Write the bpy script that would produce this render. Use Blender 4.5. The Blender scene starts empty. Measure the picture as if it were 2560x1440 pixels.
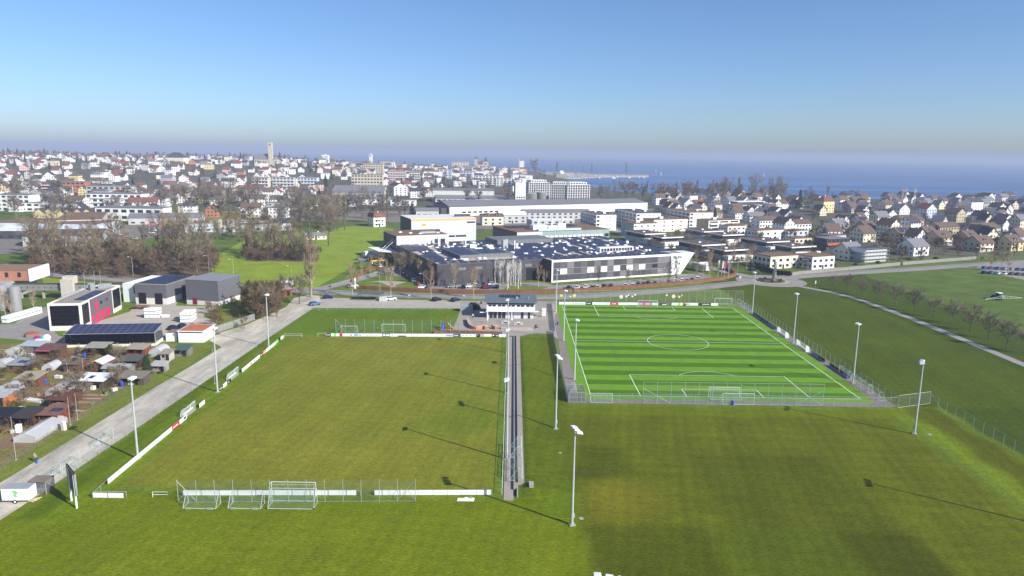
import bpy, math, random
import numpy as np
from mathutils import Vector, Matrix
R = math.radians
scene = bpy.context.scene
col = scene.collection
# ---------------------------------------------------------------- camera
CAM_H, FPX, TILT, ROLL = 56.32, 1776.1, R(10.794), R(.8147)
cam = bpy.data.cameras.new('camera'); cam_o = bpy.data.objects.new('camera', cam); col.objects.link(cam_o)
cam.sensor_width = 36; cam.lens = FPX / 2560 * 36; cam.clip_start = .5; cam.clip_end = 200000
cam_o.matrix_world = Matrix.Translation((0, 0, CAM_H)) @ Matrix.Rotation(R(90) - TILT, 4, 'X') @ Matrix.Rotation(ROLL, 4, 'Z')
scene.camera = cam_o
# ---------------------------------------------------------------- sky and sun
HAZE = .00022
SUN_EL, SUN_AZ = R(31.5), R(124)          # azimuth clockwise from +Y
world = bpy.data.worlds.new('World'); scene.world = world; world.use_nodes = True
wn = world.node_tree.nodes; wl = world.node_tree.links
sky = wn.new('ShaderNodeTexSky'); sky.sky_type = 'NISHITA'; sky.sun_disc = False
sky.sun_elevation = SUN_EL; sky.sun_rotation = SUN_AZ
sky.altitude = 400; sky.air_density = .85; sky.dust_density = 1.12; sky.ozone_density = 10.
bg = wn['Background']; tint = wn.new('ShaderNodeMix'); tint.data_type = 'RGBA'; tint.blend_type = 'MULTIPLY'; tint.inputs[0].default_value = 1
tint.inputs[7].default_value = (1.22, 1.0, .86, 1); wl.new(sky.outputs[0], tint.inputs[6]); wl.new(tint.outputs[2], bg.inputs[0]); bg.inputs[1].default_value = .135
sun = bpy.data.lights.new('sun', 'SUN'); sun.energy = 5.; sun.angle = R(.3); sun.color = (1, .95, .87)
sun_o = bpy.data.objects.new('sun', sun); col.objects.link(sun_o)
sdir = Vector((math.sin(SUN_AZ) * math.cos(SUN_EL), math.cos(SUN_AZ) * math.cos(SUN_EL), math.sin(SUN_EL)))
sun_o.rotation_euler = sdir.to_track_quat('Z', 'Y').to_euler(); sun_o.location = (60, -60, 200)
vs = scene.view_settings; vs.view_transform = 'Standard'; vs.look = 'None'; vs.exposure = .4; vs.gamma = 1; vs.use_curve_mapping = False
scene.cycles.max_bounces = 5; scene.cycles.transparent_max_bounces = 24; scene.cycles.volume_bounces = 0
scene.cycles.diffuse_bounces = 2; scene.cycles.use_denoising = True; scene.cycles.caustics_reflective = False; scene.cycles.caustics_refractive = False

# ---------------------------------------------------------------- pixels (2560 x 1440) to the ground
def ray(px, py):
    x, y = px - 1280, py - 720
    cr, sr = math.cos(ROLL), math.sin(ROLL)
    a, b = (cr * x + sr * y) / FPX, (sr * x - cr * y) / FPX
    st, ct = math.sin(TILT), math.cos(TILT)
    return a, ct + b * st, -st + b * ct
def G(px, py, z=0.):
    a, b, c = ray(px, py); s = (z - CAM_H) / c
    return Vector((a * s, b * s, z))
def g2(px, py, z=0.):
    p = G(px, py, z); return (p.x, p.y)
def height_of(base, top):
    b = G(*base); d = ray(*top); s = math.hypot(b.x, b.y) / math.hypot(d[0], d[1]); return CAM_H + d[2] * s

# ---------------------------------------------------------------- terrain
def ss(a, b, x):
    t = np.clip((x - a) / (b - a), 0, 1); return t * t * (3 - 2 * t)
SHX = [-4000, -900, -250, 0, 60, 100, 135, 150, 200, 400, 700, 1500, 4000]
SHY = [2900, 2700, 2500, 2350, 2250, 1900, 1500, 1200, 1100, 1060, 1010, 1010, 1300]
def terr(X, Y):
    X = np.asarray(X, float); Y = np.asarray(Y, float)
    lat = 1 - ss(-680, 20, X)
    h = 29 * ss(620, 1700, Y) * lat + 7 * ss(900, 1800, Y) * (1 - ss(20, 130, X)) * (1 - .8 * lat)
    h = h * (1 - ss(1800, 2600, Y))
    w = ss(-15, 35, np.interp(X, SHX, SHY) - Y)
    return h * w - 9 * (1 - w)
def T(px, py):
    """pixel to the terrain: march the ray until it goes under the ground"""
    a, b, c = ray(px, py); s = 200.
    while s < 6000:
        if CAM_H + c * s <= float(terr(a * s, b * s)): break
        s *= 1.004
    return Vector((a * s, b * s, float(terr(a * s, b * s))))
# ---------------------------------------------------------------- materials
def lin(c):
    return tuple(((v / 255) / 12.92 if v <= 10 else ((v / 255 + .055) / 1.055) ** 2.4) for v in c)
MATS = {}
def nodes(name):
    m = bpy.data.materials.new(name); m.use_nodes = True; n = m.node_tree.nodes; l = m.node_tree.links
    return m, n, l, n['Principled BSDF']
def mat(name, rgb, rough=.8, var=.12, scale=.6, metal=0., spec=.3, bump=0., bscale=6., lin_in=False):
    """plain surface with a soft uneven tone and, if asked, fine relief"""
    if name in MATS: return MATS[name]
    m, n, l, p = nodes(name); c = rgb if lin_in else lin(rgb)
    p.inputs['Roughness'].default_value = rough; p.inputs['Metallic'].default_value = metal
    p.inputs['Specular IOR Level'].default_value = spec
    tc = n.new('ShaderNodeTexCoord'); nz = n.new('ShaderNodeTexNoise'); nz.inputs['Scale'].default_value = scale
    nz.inputs['Detail'].default_value = 4; nz.inputs['Roughness'].default_value = .65
    geo = n.new('ShaderNodeNewGeometry'); l.new(geo.outputs['Position'], nz.inputs['Vector'])
    mr = n.new('ShaderNodeMapRange'); mr.inputs[1].default_value = .3; mr.inputs[2].default_value = .7
    mr.inputs[3].default_value = 1 - var; mr.inputs[4].default_value = 1 + var; l.new(nz.outputs[0], mr.inputs[0])
    mx = n.new('ShaderNodeVectorMath'); mx.operation = 'SCALE'; mx.inputs[0].default_value = c; l.new(mr.outputs[0], mx.inputs['Scale'])
    l.new(mx.outputs[0], p.inputs['Base Color'])
    if bump:
        nb = n.new('ShaderNodeTexNoise'); nb.inputs['Scale'].default_value = bscale; nb.inputs['Detail'].default_value = 3
        l.new(geo.outputs['Position'], nb.inputs['Vector']); bp = n.new('ShaderNodeBump'); bp.inputs['Strength'].default_value = bump; bp.inputs['Distance'].default_value = .1
        l.new(nb.outputs[0], bp.inputs['Height']); l.new(bp.outputs[0], p.inputs['Normal'])
    MATS[name] = m; return m
def math_node(n, l, op, a, b=None):
    k = n.new('ShaderNodeMath'); k.operation = op
    for i, v in enumerate((a, b)):
        if v is None: continue
        if hasattr(v, 'links'): l.new(v, k.inputs[i])
        else: k.inputs[i].default_value = v
    return k.outputs[0]
def facade(name, rgb, pitch=2.9, storey=2.9, glass=(60, 66, 78), x0=.3, x1=.66, z0=.36, z1=.8):
    """wall of a building too far off to tell window from window: plaster with a grid of dark openings"""
    if name in MATS: return MATS[name]
    m, n, l, p = nodes(name)
    tc = n.new('ShaderNodeTexCoord'); so = n.new('ShaderNodeSeparateXYZ'); l.new(tc.outputs['Object'], so.inputs[0])
    sn = n.new('ShaderNodeSeparateXYZ'); l.new(tc.outputs['Normal'], sn.inputs[0])
    side = math_node(n, l, 'GREATER_THAN', math_node(n, l, 'ABSOLUTE', sn.outputs[0]), .6)
    u = math_node(n, l, 'ADD', math_node(n, l, 'MULTIPLY', so.outputs[1], side), math_node(n, l, 'MULTIPLY', so.outputs[0], math_node(n, l, 'SUBTRACT', 1., side)))
    fu = math_node(n, l, 'FRACT', math_node(n, l, 'ADD', math_node(n, l, 'DIVIDE', u, pitch), 40.))
    fz = math_node(n, l, 'FRACT', math_node(n, l, 'DIVIDE', so.outputs[2], storey))
    a = math_node(n, l, 'MULTIPLY', math_node(n, l, 'GREATER_THAN', fu, x0), math_node(n, l, 'LESS_THAN', fu, x1))
    b = math_node(n, l, 'MULTIPLY', math_node(n, l, 'GREATER_THAN', fz, z0), math_node(n, l, 'LESS_THAN', fz, z1))
    w = math_node(n, l, 'MULTIPLY', a, b)
    mx = n.new('ShaderNodeMix'); mx.data_type = 'RGBA'; l.new(w, mx.inputs[0])
    oi = n.new('ShaderNodeObjectInfo'); hv = n.new('ShaderNodeHueSaturation'); hv.inputs['Color'].default_value = (*lin(rgb), 1)
    mr = n.new('ShaderNodeMapRange'); mr.inputs[3].default_value = .82; mr.inputs[4].default_value = 1.08; l.new(oi.outputs['Random'], mr.inputs[0]); l.new(mr.outputs[0], hv.inputs['Value'])
    l.new(hv.outputs[0], mx.inputs[6]); mx.inputs[7].default_value = (*lin(glass), 1)
    l.new(mx.outputs[2], p.inputs['Base Color']); p.inputs['Roughness'].default_value = .75; p.inputs['Specular IOR Level'].default_value = .3
    MATS[name] = m; return m
def sheer(name, rgb, alpha, rough=.6, rings=0.):
    """netting, wire mesh or clear film: threads far finer than a pixel, so a share of the light goes through"""
    if name in MATS: return MATS[name]
    m, n, l, p = nodes(name); p.inputs['Base Color'].default_value = (*lin(rgb), 1); p.inputs['Roughness'].default_value = rough
    tr = n.new('ShaderNodeBsdfTransparent'); ms = n.new('ShaderNodeMixShader'); out = n['Material Output']
    ms.inputs[0].default_value = alpha
    l.new(tr.outputs[0], ms.inputs[1]); l.new(p.outputs[0], ms.inputs[2]); l.new(ms.outputs[0], out.inputs['Surface'])
    MATS[name] = m; return m
def foliage(name, rgb, var=.3, trans=0.):
    if name in MATS: return MATS[name]
    m, n, l, p = nodes(name); oi = n.new('ShaderNodeObjectInfo'); geo = n.new('ShaderNodeNewGeometry')
    nz = n.new('ShaderNodeTexNoise'); nz.inputs['Scale'].default_value = .45; l.new(geo.outputs['Position'], nz.inputs['Vector'])
    ad = math_node(n, l, 'ADD', nz.outputs[0], math_node(n, l, 'MULTIPLY', oi.outputs['Random'], .5))
    mr = n.new('ShaderNodeMapRange'); mr.inputs[1].default_value = .35; mr.inputs[2].default_value = 1.15; mr.inputs[3].default_value = 1 - var; mr.inputs[4].default_value = 1 + var
    l.new(ad, mr.inputs[0]); mx = n.new('ShaderNodeVectorMath'); mx.operation = 'SCALE'; mx.inputs[0].default_value = lin(rgb); l.new(mr.outputs[0], mx.inputs['Scale'])
    l.new(mx.outputs[0], p.inputs['Base Color']); p.inputs['Roughness'].default_value = .9; p.inputs['Specular IOR Level'].default_value = .15
    MATS[name] = m; return m
def ground_mat(name, attr=True, rgb=(90, 110, 45), fine=.22, coarse=.2, mow=False):
    """grass: zone colour times blades, tufts and worn patches"""
    m, n, l, p = nodes(name); geo = n.new('ShaderNodeNewGeometry')
    def nz(scale, det, stretch=None):
        k = n.new('ShaderNodeTexNoise'); k.inputs['Scale'].default_value = scale; k.inputs['Detail'].default_value = det; k.inputs['Roughness'].default_value = .7
        if stretch:
            mp = n.new('ShaderNodeMapping'); mp.inputs['Scale'].default_value = stretch; l.new(geo.outputs['Position'], mp.inputs[0]); l.new(mp.outputs[0], k.inputs['Vector'])
        else: l.new(geo.outputs['Position'], k.inputs['Vector'])
        return k.outputs[0]
    def rng(s, lo, hi, a=.3, b=.7):
        k = n.new('ShaderNodeMapRange'); k.inputs[1].default_value = a; k.inputs[2].default_value = b; k.inputs[3].default_value = lo; k.inputs[4].default_value = hi; l.new(s, k.inputs[0]); return k.outputs[0]
    f = math_node(n, l, 'MULTIPLY', math_node(n, l, 'MULTIPLY', rng(nz(2.2, 8, (.7, 1.5, 1)), 1 - fine * 1.7, 1 + fine * 1.7, .34, .66), rng(nz(.6, 6, (.6, 1.3, 1)), 1 - fine * .7, 1 + fine * .7)), rng(nz(.09, 4), 1 - coarse, 1 + coarse))
    if mow:                                                  # wheel and mower runs, crossing
        sp = n.new('ShaderNodeSeparateXYZ'); l.new(geo.outputs['Position'], sp.inputs[0]); ws = nz(.05, 3)
        for ax, ay, per, am in ((.985, -.17, 2.3, .045), (.17, .985, 3.1, .022), (.985, -.17, 9.5, .035)):
            u = math_node(n, l, 'ADD', math_node(n, l, 'ADD', math_node(n, l, 'MULTIPLY', sp.outputs[0], ax * 6.283 / per), math_node(n, l, 'MULTIPLY', sp.outputs[1], ay * 6.283 / per)), math_node(n, l, 'MULTIPLY', ws, 5.))
            f = math_node(n, l, 'MULTIPLY', f, math_node(n, l, 'ADD', 1., math_node(n, l, 'MULTIPLY', math_node(n, l, 'SINE', u), am)))
    base = n.new('ShaderNodeVectorMath'); base.operation = 'SCALE'; l.new(f, base.inputs['Scale'])
    if attr:
        at = n.new('ShaderNodeAttribute'); at.attribute_name = 'tone'; l.new(at.outputs['Color'], base.inputs[0])
    else: base.inputs[0].default_value = lin(rgb)
    # dry straw flecks
    mx = n.new('ShaderNodeMix'); mx.data_type = 'RGBA'; l.new(rng(nz(.5, 5), 0, .35, .52, .78), mx.inputs[0]); l.new(base.outputs[0], mx.inputs[6])
    hs = n.new('ShaderNodeHueSaturation'); hs.inputs['Hue'].default_value = .485; hs.inputs['Saturation'].default_value = .85; hs.inputs['Value'].default_value = 1.3; l.new(base.outputs[0], hs.inputs['Color']); l.new(hs.outputs[0], mx.inputs[7])
    l.new(mx.outputs[2], p.inputs['Base Color']); p.inputs['Roughness'].default_value = .95; p.inputs['Specular IOR Level'].default_value = .1
    bp = n.new('ShaderNodeBump'); bp.inputs['Strength'].default_value = .5; bp.inputs['Distance'].default_value = .12; l.new(nz(3.5, 5), bp.inputs['Height']); l.new(bp.outputs[0], p.inputs['Normal'])
    MATS[name] = m; return m
# ---------------------------------------------------------------- mesh and object helpers
class MB:
    def __init__(s): s.v = []; s.f = []
    def add(s, vs, fs):
        k = len(s.v); s.v += [tuple(p) for p in vs]; s.f += [tuple(i + k for i in q) for q in fs]; return s
    def box(s, x0, y0, z0, x1, y1, z1):
        return s.add([(x0, y0, z0), (x1, y0, z0), (x1, y1, z0), (x0, y1, z0), (x0, y0, z1), (x1, y0, z1), (x1, y1, z1), (x0, y1, z1)],
                     [(3, 2, 1, 0), (4, 5, 6, 7), (0, 1, 5, 4), (1, 2, 6, 5), (2, 3, 7, 6), (3, 0, 4, 7)])
    def prism(s, pts, z0, z1):
        n = len(pts); return s.add([(x, y, z0) for x, y in pts] + [(x, y, z1) for x, y in pts],
            [tuple(range(n))[::-1], tuple(range(n, 2 * n))] + [(i, (i + 1) % n, n + (i + 1) % n, n + i) for i in range(n)])
    def tube(s, a, b, r0, r1=None, n=6, cap=True):
        r1 = r0 if r1 is None else r1; a = Vector(a); b = Vector(b); d = (b - a)
        if d.length < 1e-6: return s
        d.normalize(); u = d.orthogonal().normalized(); w = d.cross(u)
        vs = [a + (u * math.cos(6.2832 * i / n) + w * math.sin(6.2832 * i / n)) * r0 for i in range(n)] + [b + (u * math.cos(6.2832 * i / n) + w * math.sin(6.2832 * i / n)) * r1 for i in range(n)]
        fs = [(i, (i + 1) % n, n + (i + 1) % n, n + i) for i in range(n)]
        if cap: fs += [tuple(range(n))[::-1], tuple(range(n, 2 * n))]
        return s.add(vs, fs)
    def quad(s, a, b, c, d): return s.add([a, b, c, d], [(0, 1, 2, 3)])
    def profile(s, pts, y0, y1):
        """closed outline in x-z pushed along y"""
        n = len(pts); return s.add([(x, y0, z) for x, z in pts] + [(x, y1, z) for x, z in pts],
            [tuple(range(n)), tuple(range(n, 2 * n))[::-1]] + [((i + 1) % n, i, n + i, n + (i + 1) % n) for i in range(n)])
    def dome(s, c, rx, ry, rz, nu=10, nv=4, z0=0.):
        vs = []; fs = []
        for j in range(nv):
            t = math.pi / 2 * j / nv
            vs += [(c[0] + rx * math.cos(t) * math.cos(6.2832 * i / nu), c[1] + ry * math.cos(t) * math.sin(6.2832 * i / nu), c[2] + rz * math.sin(t)) for i in range(nu)]
        vs.append((c[0], c[1], c[2] + rz))
        for j in range(nv - 1): fs += [(j * nu + i, j * nu + (i + 1) % nu, (j + 1) * nu + (i + 1) % nu, (j + 1) * nu + i) for i in range(nu)]
        fs += [((nv - 1) * nu + i, (nv - 1) * nu + (i + 1) % nu, nv * nu) for i in range(nu)]
        fs.append(tuple(range(nu))[::-1]); return s.add(vs, fs)
    def mesh(s, name, m=None):
        me = bpy.data.meshes.new(name); me.from_pydata(s.v, [], s.f); me.update()
        if m: me.materials.append(m)
        return me
    def build(s, name, m, parent=None, loc=None, rz=0.): return put(name, s.mesh(name, m), parent, loc, rz)
KIDS = {}
def put(name, me, parent=None, loc=None, rz=0., sc=None, m=None):
    o = bpy.data.objects.new(name, me); col.objects.link(o)
    if parent: o.parent = parent; KIDS.setdefault(parent.name, []).append(o)
    if loc is not None: o.location = loc
    if rz: o.rotation_euler[2] = rz
    if sc is not None: o.scale = (sc, sc, sc) if isinstance(sc, (int, float)) else sc
    if m:
        o.material_slots[0].link = 'OBJECT'; o.material_slots[0].material = m
    return o
def tag(o, label=None, cat=None, group=None, kind=None):
    for k, v in (('label', label), ('category', cat), ('group', group), ('kind', kind)):
        if v: o[k] = v
    return o
def thing(name, label, cat, loc=(0, 0, 0), rz=0., group=None):
    return tag(put(name, None, None, loc, rz), label, cat, group)
def flat(name, pts, z, m, kind='structure', parent=None):
    me = bpy.data.meshes.new(name); me.from_pydata([(x, y, z) for x, y in pts], [], [tuple(range(len(pts)))]); me.update()
    if len(pts) > 2:
        a = sum(pts[i][0] * pts[(i + 1) % len(pts)][1] - pts[(i + 1) % len(pts)][0] * pts[i][1] for i in range(len(pts)))
        if a < 0: me.flip_normals()
    me.materials.append(m); o = put(name, me, parent)
    if kind and not parent: o['kind'] = kind
    return o
def smooth_line(pts, step=6.):
    """Catmull-Rom through the points"""
    P = [Vector((p[0], p[1])) for p in pts]; P = [P[0] * 2 - P[1]] + P + [P[-1] * 2 - P[-2]]; out = []
    for i in range(1, len(P) - 2):
        a, b, c, d = P[i - 1:i + 3]; n = max(1, int((c - b).length / step))
        for k in range(n):
            t = k / n; out.append(.5 * ((2 * b) + (c - a) * t + (2 * a - 5 * b + 4 * c - d) * t * t + (3 * b - a - 3 * c + d) * t ** 3))
    return out + [P[-2]]
def ribbon_pts(line, w0, w1):
    out = []
    for i, p in enumerate(line):
        d = (line[min(i + 1, len(line) - 1)] - line[max(i - 1, 0)]).normalized(); nrm = Vector((-d.y, d.x)); out.append((p + nrm * w0, p + nrm * w1))
    return out
def ribbon(name, line, w0, w1, z, m, kind='structure', parent=None, follow=False):
    b = MB(); q = ribbon_pts(line, w0, w1)
    zz = [z + (float(terr(p.x, p.y)) if follow else 0) for p in line]
    vs = []
    for (a, c), h in zip(q, zz): vs += [(a.x, a.y, h), (c.x, c.y, h)]
    b.add(vs, [(2 * i, 2 * i + 1, 2 * i + 3, 2 * i + 2) for i in range(len(q) - 1)])
    me = b.mesh(name, m)
    if me.polygons[0].normal.z < 0: me.flip_normals()
    o = put(name, me, parent)
    if kind and not parent: o['kind'] = kind
    return o
def copy_tree(o, parent=None):
    c = o.copy(); col.objects.link(c); c.parent = parent
    if parent: KIDS.setdefault(parent.name, []).append(c)
    for ch in KIDS.get(o.name, []): copy_tree(ch, c)
    return c
# ---------------------------------------------------------------- the land
rng = np.random.default_rng(7); random.seed(7)
def wob(X, Y, s, seed=0):
    """cheap smooth noise"""
    r = np.random.default_rng(seed); o = 0
    for k in range(7):
        a = r.uniform(0, 6.28); f = s * r.uniform(.5, 2.4); o = o + np.sin((X * math.cos(a) + Y * math.sin(a)) * f + r.uniform(0, 6.28))
    return o / 7
def grid_obj(name, X, Y, Z, C, m):
    ny, nx = X.shape; me = bpy.data.meshes.new(name)
    v = np.stack([X, Y, Z], -1).reshape(-1, 3); i = np.arange(ny * nx).reshape(ny, nx)
    q = np.stack([i[:-1, :-1], i[:-1, 1:], i[1:, 1:], i[1:, :-1]], -1).reshape(-1, 4)
    me.vertices.add(len(v)); me.vertices.foreach_set('co', v.ravel())
    me.loops.add(q.size); me.loops.foreach_set('vertex_index', q.ravel().astype(np.int32))
    me.polygons.add(len(q)); me.polygons.foreach_set('loop_start', np.arange(0, q.size, 4, dtype=np.int32)); me.polygons.foreach_set('loop_total', np.full(len(q), 4, np.int32))
    me.update(calc_edges=True); me.validate()
    if C is not None:
        at = me.color_attributes.new('tone', 'FLOAT_COLOR', 'POINT'); at.data.foreach_set('color', np.concatenate([C.reshape(-1, 3), np.ones((len(v), 1))], 1).astype(np.float32).ravel())
    me.polygons.foreach_set('use_smooth', np.ones(len(q), bool)); me.materials.append(m); o = put(name, me); o['kind'] = 'structure'; return o
L3 = lambda *c: np.array(lin(c))
grass_m = ground_mat('grass', coarse=.1, mow=True); land_m = ground_mat('land', fine=.18, coarse=.3)
# the wide land as rings round the viewpoint; it dips a little under the sports ground's own sheet
ang = np.linspace(-math.pi, math.pi, 361); rad = np.concatenate([[.5], np.geomspace(20, 4200, 190)])
A, RR = np.meshgrid(ang, rad); X, Y = RR * np.sin(A), RR * np.cos(A); Z = terr(X, Y)
inn = (X > -166) & (X < 171) & (Y > 58) & (Y < 348); Z = np.where(inn, -.35, Z - .02)
town = np.maximum(ss(430, 700, Y + .35 * X), ss(120, 150, X) * ss(358, 378, Y - .42 * (X - 150)))[..., None]; nn = (.5 + .5 * wob(X, Y, .02, 3))[..., None]
C = (1 - town) * (L3(92, 112, 46) * (.8 + .3 * nn)) + town * (L3(100, 95, 84) * nn + L3(84, 86, 62) * (1 - nn))
grid_obj('ground', X, Y, Z, C, land_m)
# sports ground, verges and meadows
X, Y = np.meshgrid(np.arange(-165, 170.5, 1.), np.arange(59, 347.5, 1.))
def msk(x0, x1, y0, y1, s=1.2, w=0.): 
    q = w * wob(X, Y, .35, 11) if w else 0
    return (ss(x0 - s, x0 + s, X + q) * (1 - ss(x1 - s, x1 + s, X + q)) * ss(y0 - s, y0 + s, Y + q) * (1 - ss(y1 - s, y1 + s, Y + q)))[..., None]
C = np.broadcast_to(L3(96, 118, 38), X.shape + (3,)).copy()
def lay(c, m): 
    global C
    C = C * (1 - m) + c * m
n1 = (.5 + .5 * wob(X, Y, .12, 1))[..., None]; n2 = (.5 + .5 * wob(X, Y, .5, 2))[..., None]
lay(L3(66, 82, 13), msk(99, 200, 40, 400, 1, .6))                       # right meadow, dark grass
lay(L3(74, 88, 13) * (.85 + .3 * n1), msk(89.5, 138, 156, 320, 1))
lay(L3(107, 125, 20), msk(86, 99, 60, 156, 1.5, 1.2)); lay(L3(72, 69, 11), msk(90, 97.6, 60, 156, 2.2, 1.5) * .7)
lay(L3(101, 115, 10), msk(-80, 12, 40, 110, 2)); lay(L3(108, 119, 19), msk(-80, 10, 40, 104, 2, 1) * n1)
ring = np.hypot(X + 8, (Y - 62) * 1.3)
lay(L3(110, 123, 25), msk(-60, 8, 40, 103) * (.5 + .5 * np.sin(ring * 1.9))[..., None] * .3)
lay(L3(100, 118, 15), msk(-76, -66, 100, 213, 1))                          # bright strip by the track
lay(L3(84, 103, 15), msk(-75.5, -72, 100, 213, .8)); lay(L3(92, 116, 24) * (.85 + .3 * n1), msk(-72, -19, 214, 250, 1))
pitch_l = msk(-66, -2.6, 111.5, 212, .8, .5)
lay(L3(109, 115, 30) * (.92 + .16 * n2) + L3(143, 134, 57) * .12 * n1, pitch_l)
lay(L3(94, 111, 25), pitch_l * (ss(.55, .8, n1)) * .8)
cx = ((X + 34) / 26) ** 2 + ((Y - 190) / 26) ** 2
lay(L3(125, 128, 46), pitch_l * (np.exp(-cx) * .55)[..., None]); lay(L3(131, 128, 43), pitch_l * (np.exp(-(((X + 34) / 22) ** 2 + ((Y - 128) / 16) ** 2)) * .5)[..., None])
lay(L3(120, 123, 38), pitch_l * ss(.3, .7, .5 + .5 * np.sin(X * 1.25 + .04 * Y))[..., None] * .18)   # mowing lines
lay(L3(93, 110, 13), msk(3, 11, 104, 214, 1.2, .5)); lay(L3(84, 98, 13) * (.85 + .35 * n1), msk(4, 13, 112, 214, 1.2, .6))
tr = msk(12, 93, 40, 153.5, 1.5, 1.5) * (1 - msk(84, 120, 40, 153.5, 3))
lay(L3(92, 100, 14) * (.9 + .2 * n2), tr)
d = X * .985 - (Y - 60) * .17                                             # mower runs lean a little
lay(L3(74, 86, 11), tr * ss(.2, .8, .5 + .5 * np.sin(d * .42))[..., None] * .3)
lay(L3(106, 109, 22), tr * ss(.4, .6, .5 + .5 * np.sin(d * 2.1))[..., None] * .25)
lay(L3(82, 89, 13), tr * ss(.4, .6, .5 + .5 * np.sin(Y * 1.5))[..., None] * .28)
lay(L3(73, 82, 12), tr * msk(34, 60, 40, 128, 2) * (.35 + .45 * n1)); lay(L3(70, 80, 6), tr * msk(12, 30, 40, 101, .8) * .7)
lay(L3(80, 96, 15), tr * msk(30, 50, 40, 100, .6) * .6); lay(L3(65, 72, 6), tr * msk(50, 62, 40, 100, .6) * .75)
lay(L3(126, 119, 31), tr * (np.exp(-(((X - 18) / 7) ** 2 + ((Y - 110) / 7) ** 2)) * .6)[..., None])
lay(L3(102, 115, 11), msk(12, 86, 148, 153.5, 1.5, 1) * .6); lay(L3(59, 72, 7), msk(12, 22, 117, 131, 2, 2) * .5)
lay(L3(109, 119, 48) * (.85 + .3 * n2), msk(-92, -85.5, 90, 200, 1, .8))  # verge between track and gardens
lay(L3(123, 115, 68) * (.75 + .5 * n2), msk(-170, -90.5, 100, 200, 1, 2)); lay(L3(96, 111, 40), msk(-170, -90.5, 100, 200, 1, 2) * ss(.45, .7, n1) * .9)
lay(L3(117, 119, 55), msk(-101, -86, 215, 262, 2, 1))
Z = np.zeros_like(X) + .75 * (ss(2.2, 2.6, X) * (1 - ss(3.4, 10.5, X))) * ss(104, 116, Y) * (1 - ss(208, 214, Y))
Z += .02 * wob(X, Y, .8, 9) * ss(86, 100, X) - .012
grid_obj('grass_field', X, Y, Z, C, grass_m)
# ---------------------------------------------------------------- lake (follows the curve of the earth)
m, n, l, p = nodes('lake_water'); MATS['lake'] = m
p.inputs['Base Color'].default_value = (*lin((22, 62, 120)), 1); p.inputs['Roughness'].default_value = .32; p.inputs['Specular IOR Level'].default_value = .5
geo = n.new('ShaderNodeNewGeometry'); mp = n.new('ShaderNodeMapping'); mp.inputs['Scale'].default_value = (.0012, .012, 1); l.new(geo.outputs['Position'], mp.inputs[0])
nz = n.new('ShaderNodeTexNoise'); nz.inputs['Scale'].default_value = 1; nz.inputs['Detail'].default_value = 5; l.new(mp.outputs[0], nz.inputs['Vector'])
cr = n.new('ShaderNodeValToRGB'); cr.color_ramp.elements[0].position = .42; cr.color_ramp.elements[0].color = (*lin((32, 72, 128)), 1); cr.color_ramp.elements[1].position = .72; cr.color_ramp.elements[1].color = (*lin((92, 130, 178)), 1)
l.new(nz.outputs[0], cr.inputs[0]); l.new(cr.outputs[0], p.inputs['Base Color'])
nb = n.new('ShaderNodeTexNoise'); nb.inputs['Scale'].default_value = .35; nb.inputs['Detail'].default_value = 4; l.new(geo.outputs['Position'], nb.inputs['Vector'])
bp = n.new('ShaderNodeBump'); bp.inputs['Strength'].default_value = .25; bp.inputs['Distance'].default_value = .4; l.new(nb.outputs[0], bp.inputs['Height']); l.new(bp.outputs[0], p.inputs['Normal'])
A, RR = np.meshgrid(np.linspace(R(-75), R(75), 90), np.geomspace(900, 31000, 110)); X, Y = RR * np.sin(A), RR * np.cos(A)
o = grid_obj('lake', X, Y, -3.2 - RR ** 2 / (2 * 6.37e6), None, m)
# ---------------------------------------------------------------- roads, track, hard ground
def paving(name, rgb, v=.16, streak=0., rough=.92):
    m, n, l, p = nodes(name); geo = n.new('ShaderNodeNewGeometry'); a = n.new('ShaderNodeTexNoise'); a.inputs['Scale'].default_value = .22; a.inputs['Detail'].default_value = 8; a.inputs['Roughness'].default_value = .7
    mp = n.new('ShaderNodeMapping'); mp.inputs['Scale'].default_value = (1, 1 - streak, 1); l.new(geo.outputs['Position'], mp.inputs[0]); l.new(mp.outputs[0], a.inputs['Vector'])
    b = n.new('ShaderNodeTexNoise'); b.inputs['Scale'].default_value = 3.; b.inputs['Detail'].default_value = 4; l.new(geo.outputs['Position'], b.inputs['Vector'])
    s = math_node(n, l, 'ADD', math_node(n, l, 'MULTIPLY', a.outputs[0], .75), math_node(n, l, 'MULTIPLY', b.outputs[0], .25))
    mr = n.new('ShaderNodeMapRange'); mr.inputs[1].default_value = .35; mr.inputs[2].default_value = .65; mr.inputs[3].default_value = 1 - v; mr.inputs[4].default_value = 1 + v; l.new(s, mr.inputs[0])
    mx = n.new('ShaderNodeVectorMath'); mx.operation = 'SCALE'; mx.inputs[0].default_value = lin(rgb); l.new(mr.outputs[0], mx.inputs['Scale']); l.new(mx.outputs[0], p.inputs['Base Color']); p.inputs['Roughness'].default_value = rough; p.inputs['Specular IOR Level'].default_value = .2
    MATS[name] = m; return m
asph = paving('asphalt', (146, 142, 136), .16); gravel = paving('gravel', (184, 177, 162), .42, .7); conc = paving('concrete_paving', (170, 164, 152), .14); kerb_m = mat('kerb_stone', (165, 162, 155)); path_m = paving('path', (150, 146, 144), .2)
white_p = mat('road_paint', (225, 225, 220), var=.1); beige_pave = paving('terrace_paving', (158, 152, 142), .12)
main_road = smooth_line([(-330, 352), (-235, 321), (-162, 299), (-91, 283), (-47, 276), (-10, 274.5), (14, 276), (33, 280.5), (54, 288.5), (75, 298), (99, 311.5), (108, 317)])
ribbon('main_road', main_road, -3.6, 3.6, .02, asph)
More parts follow.
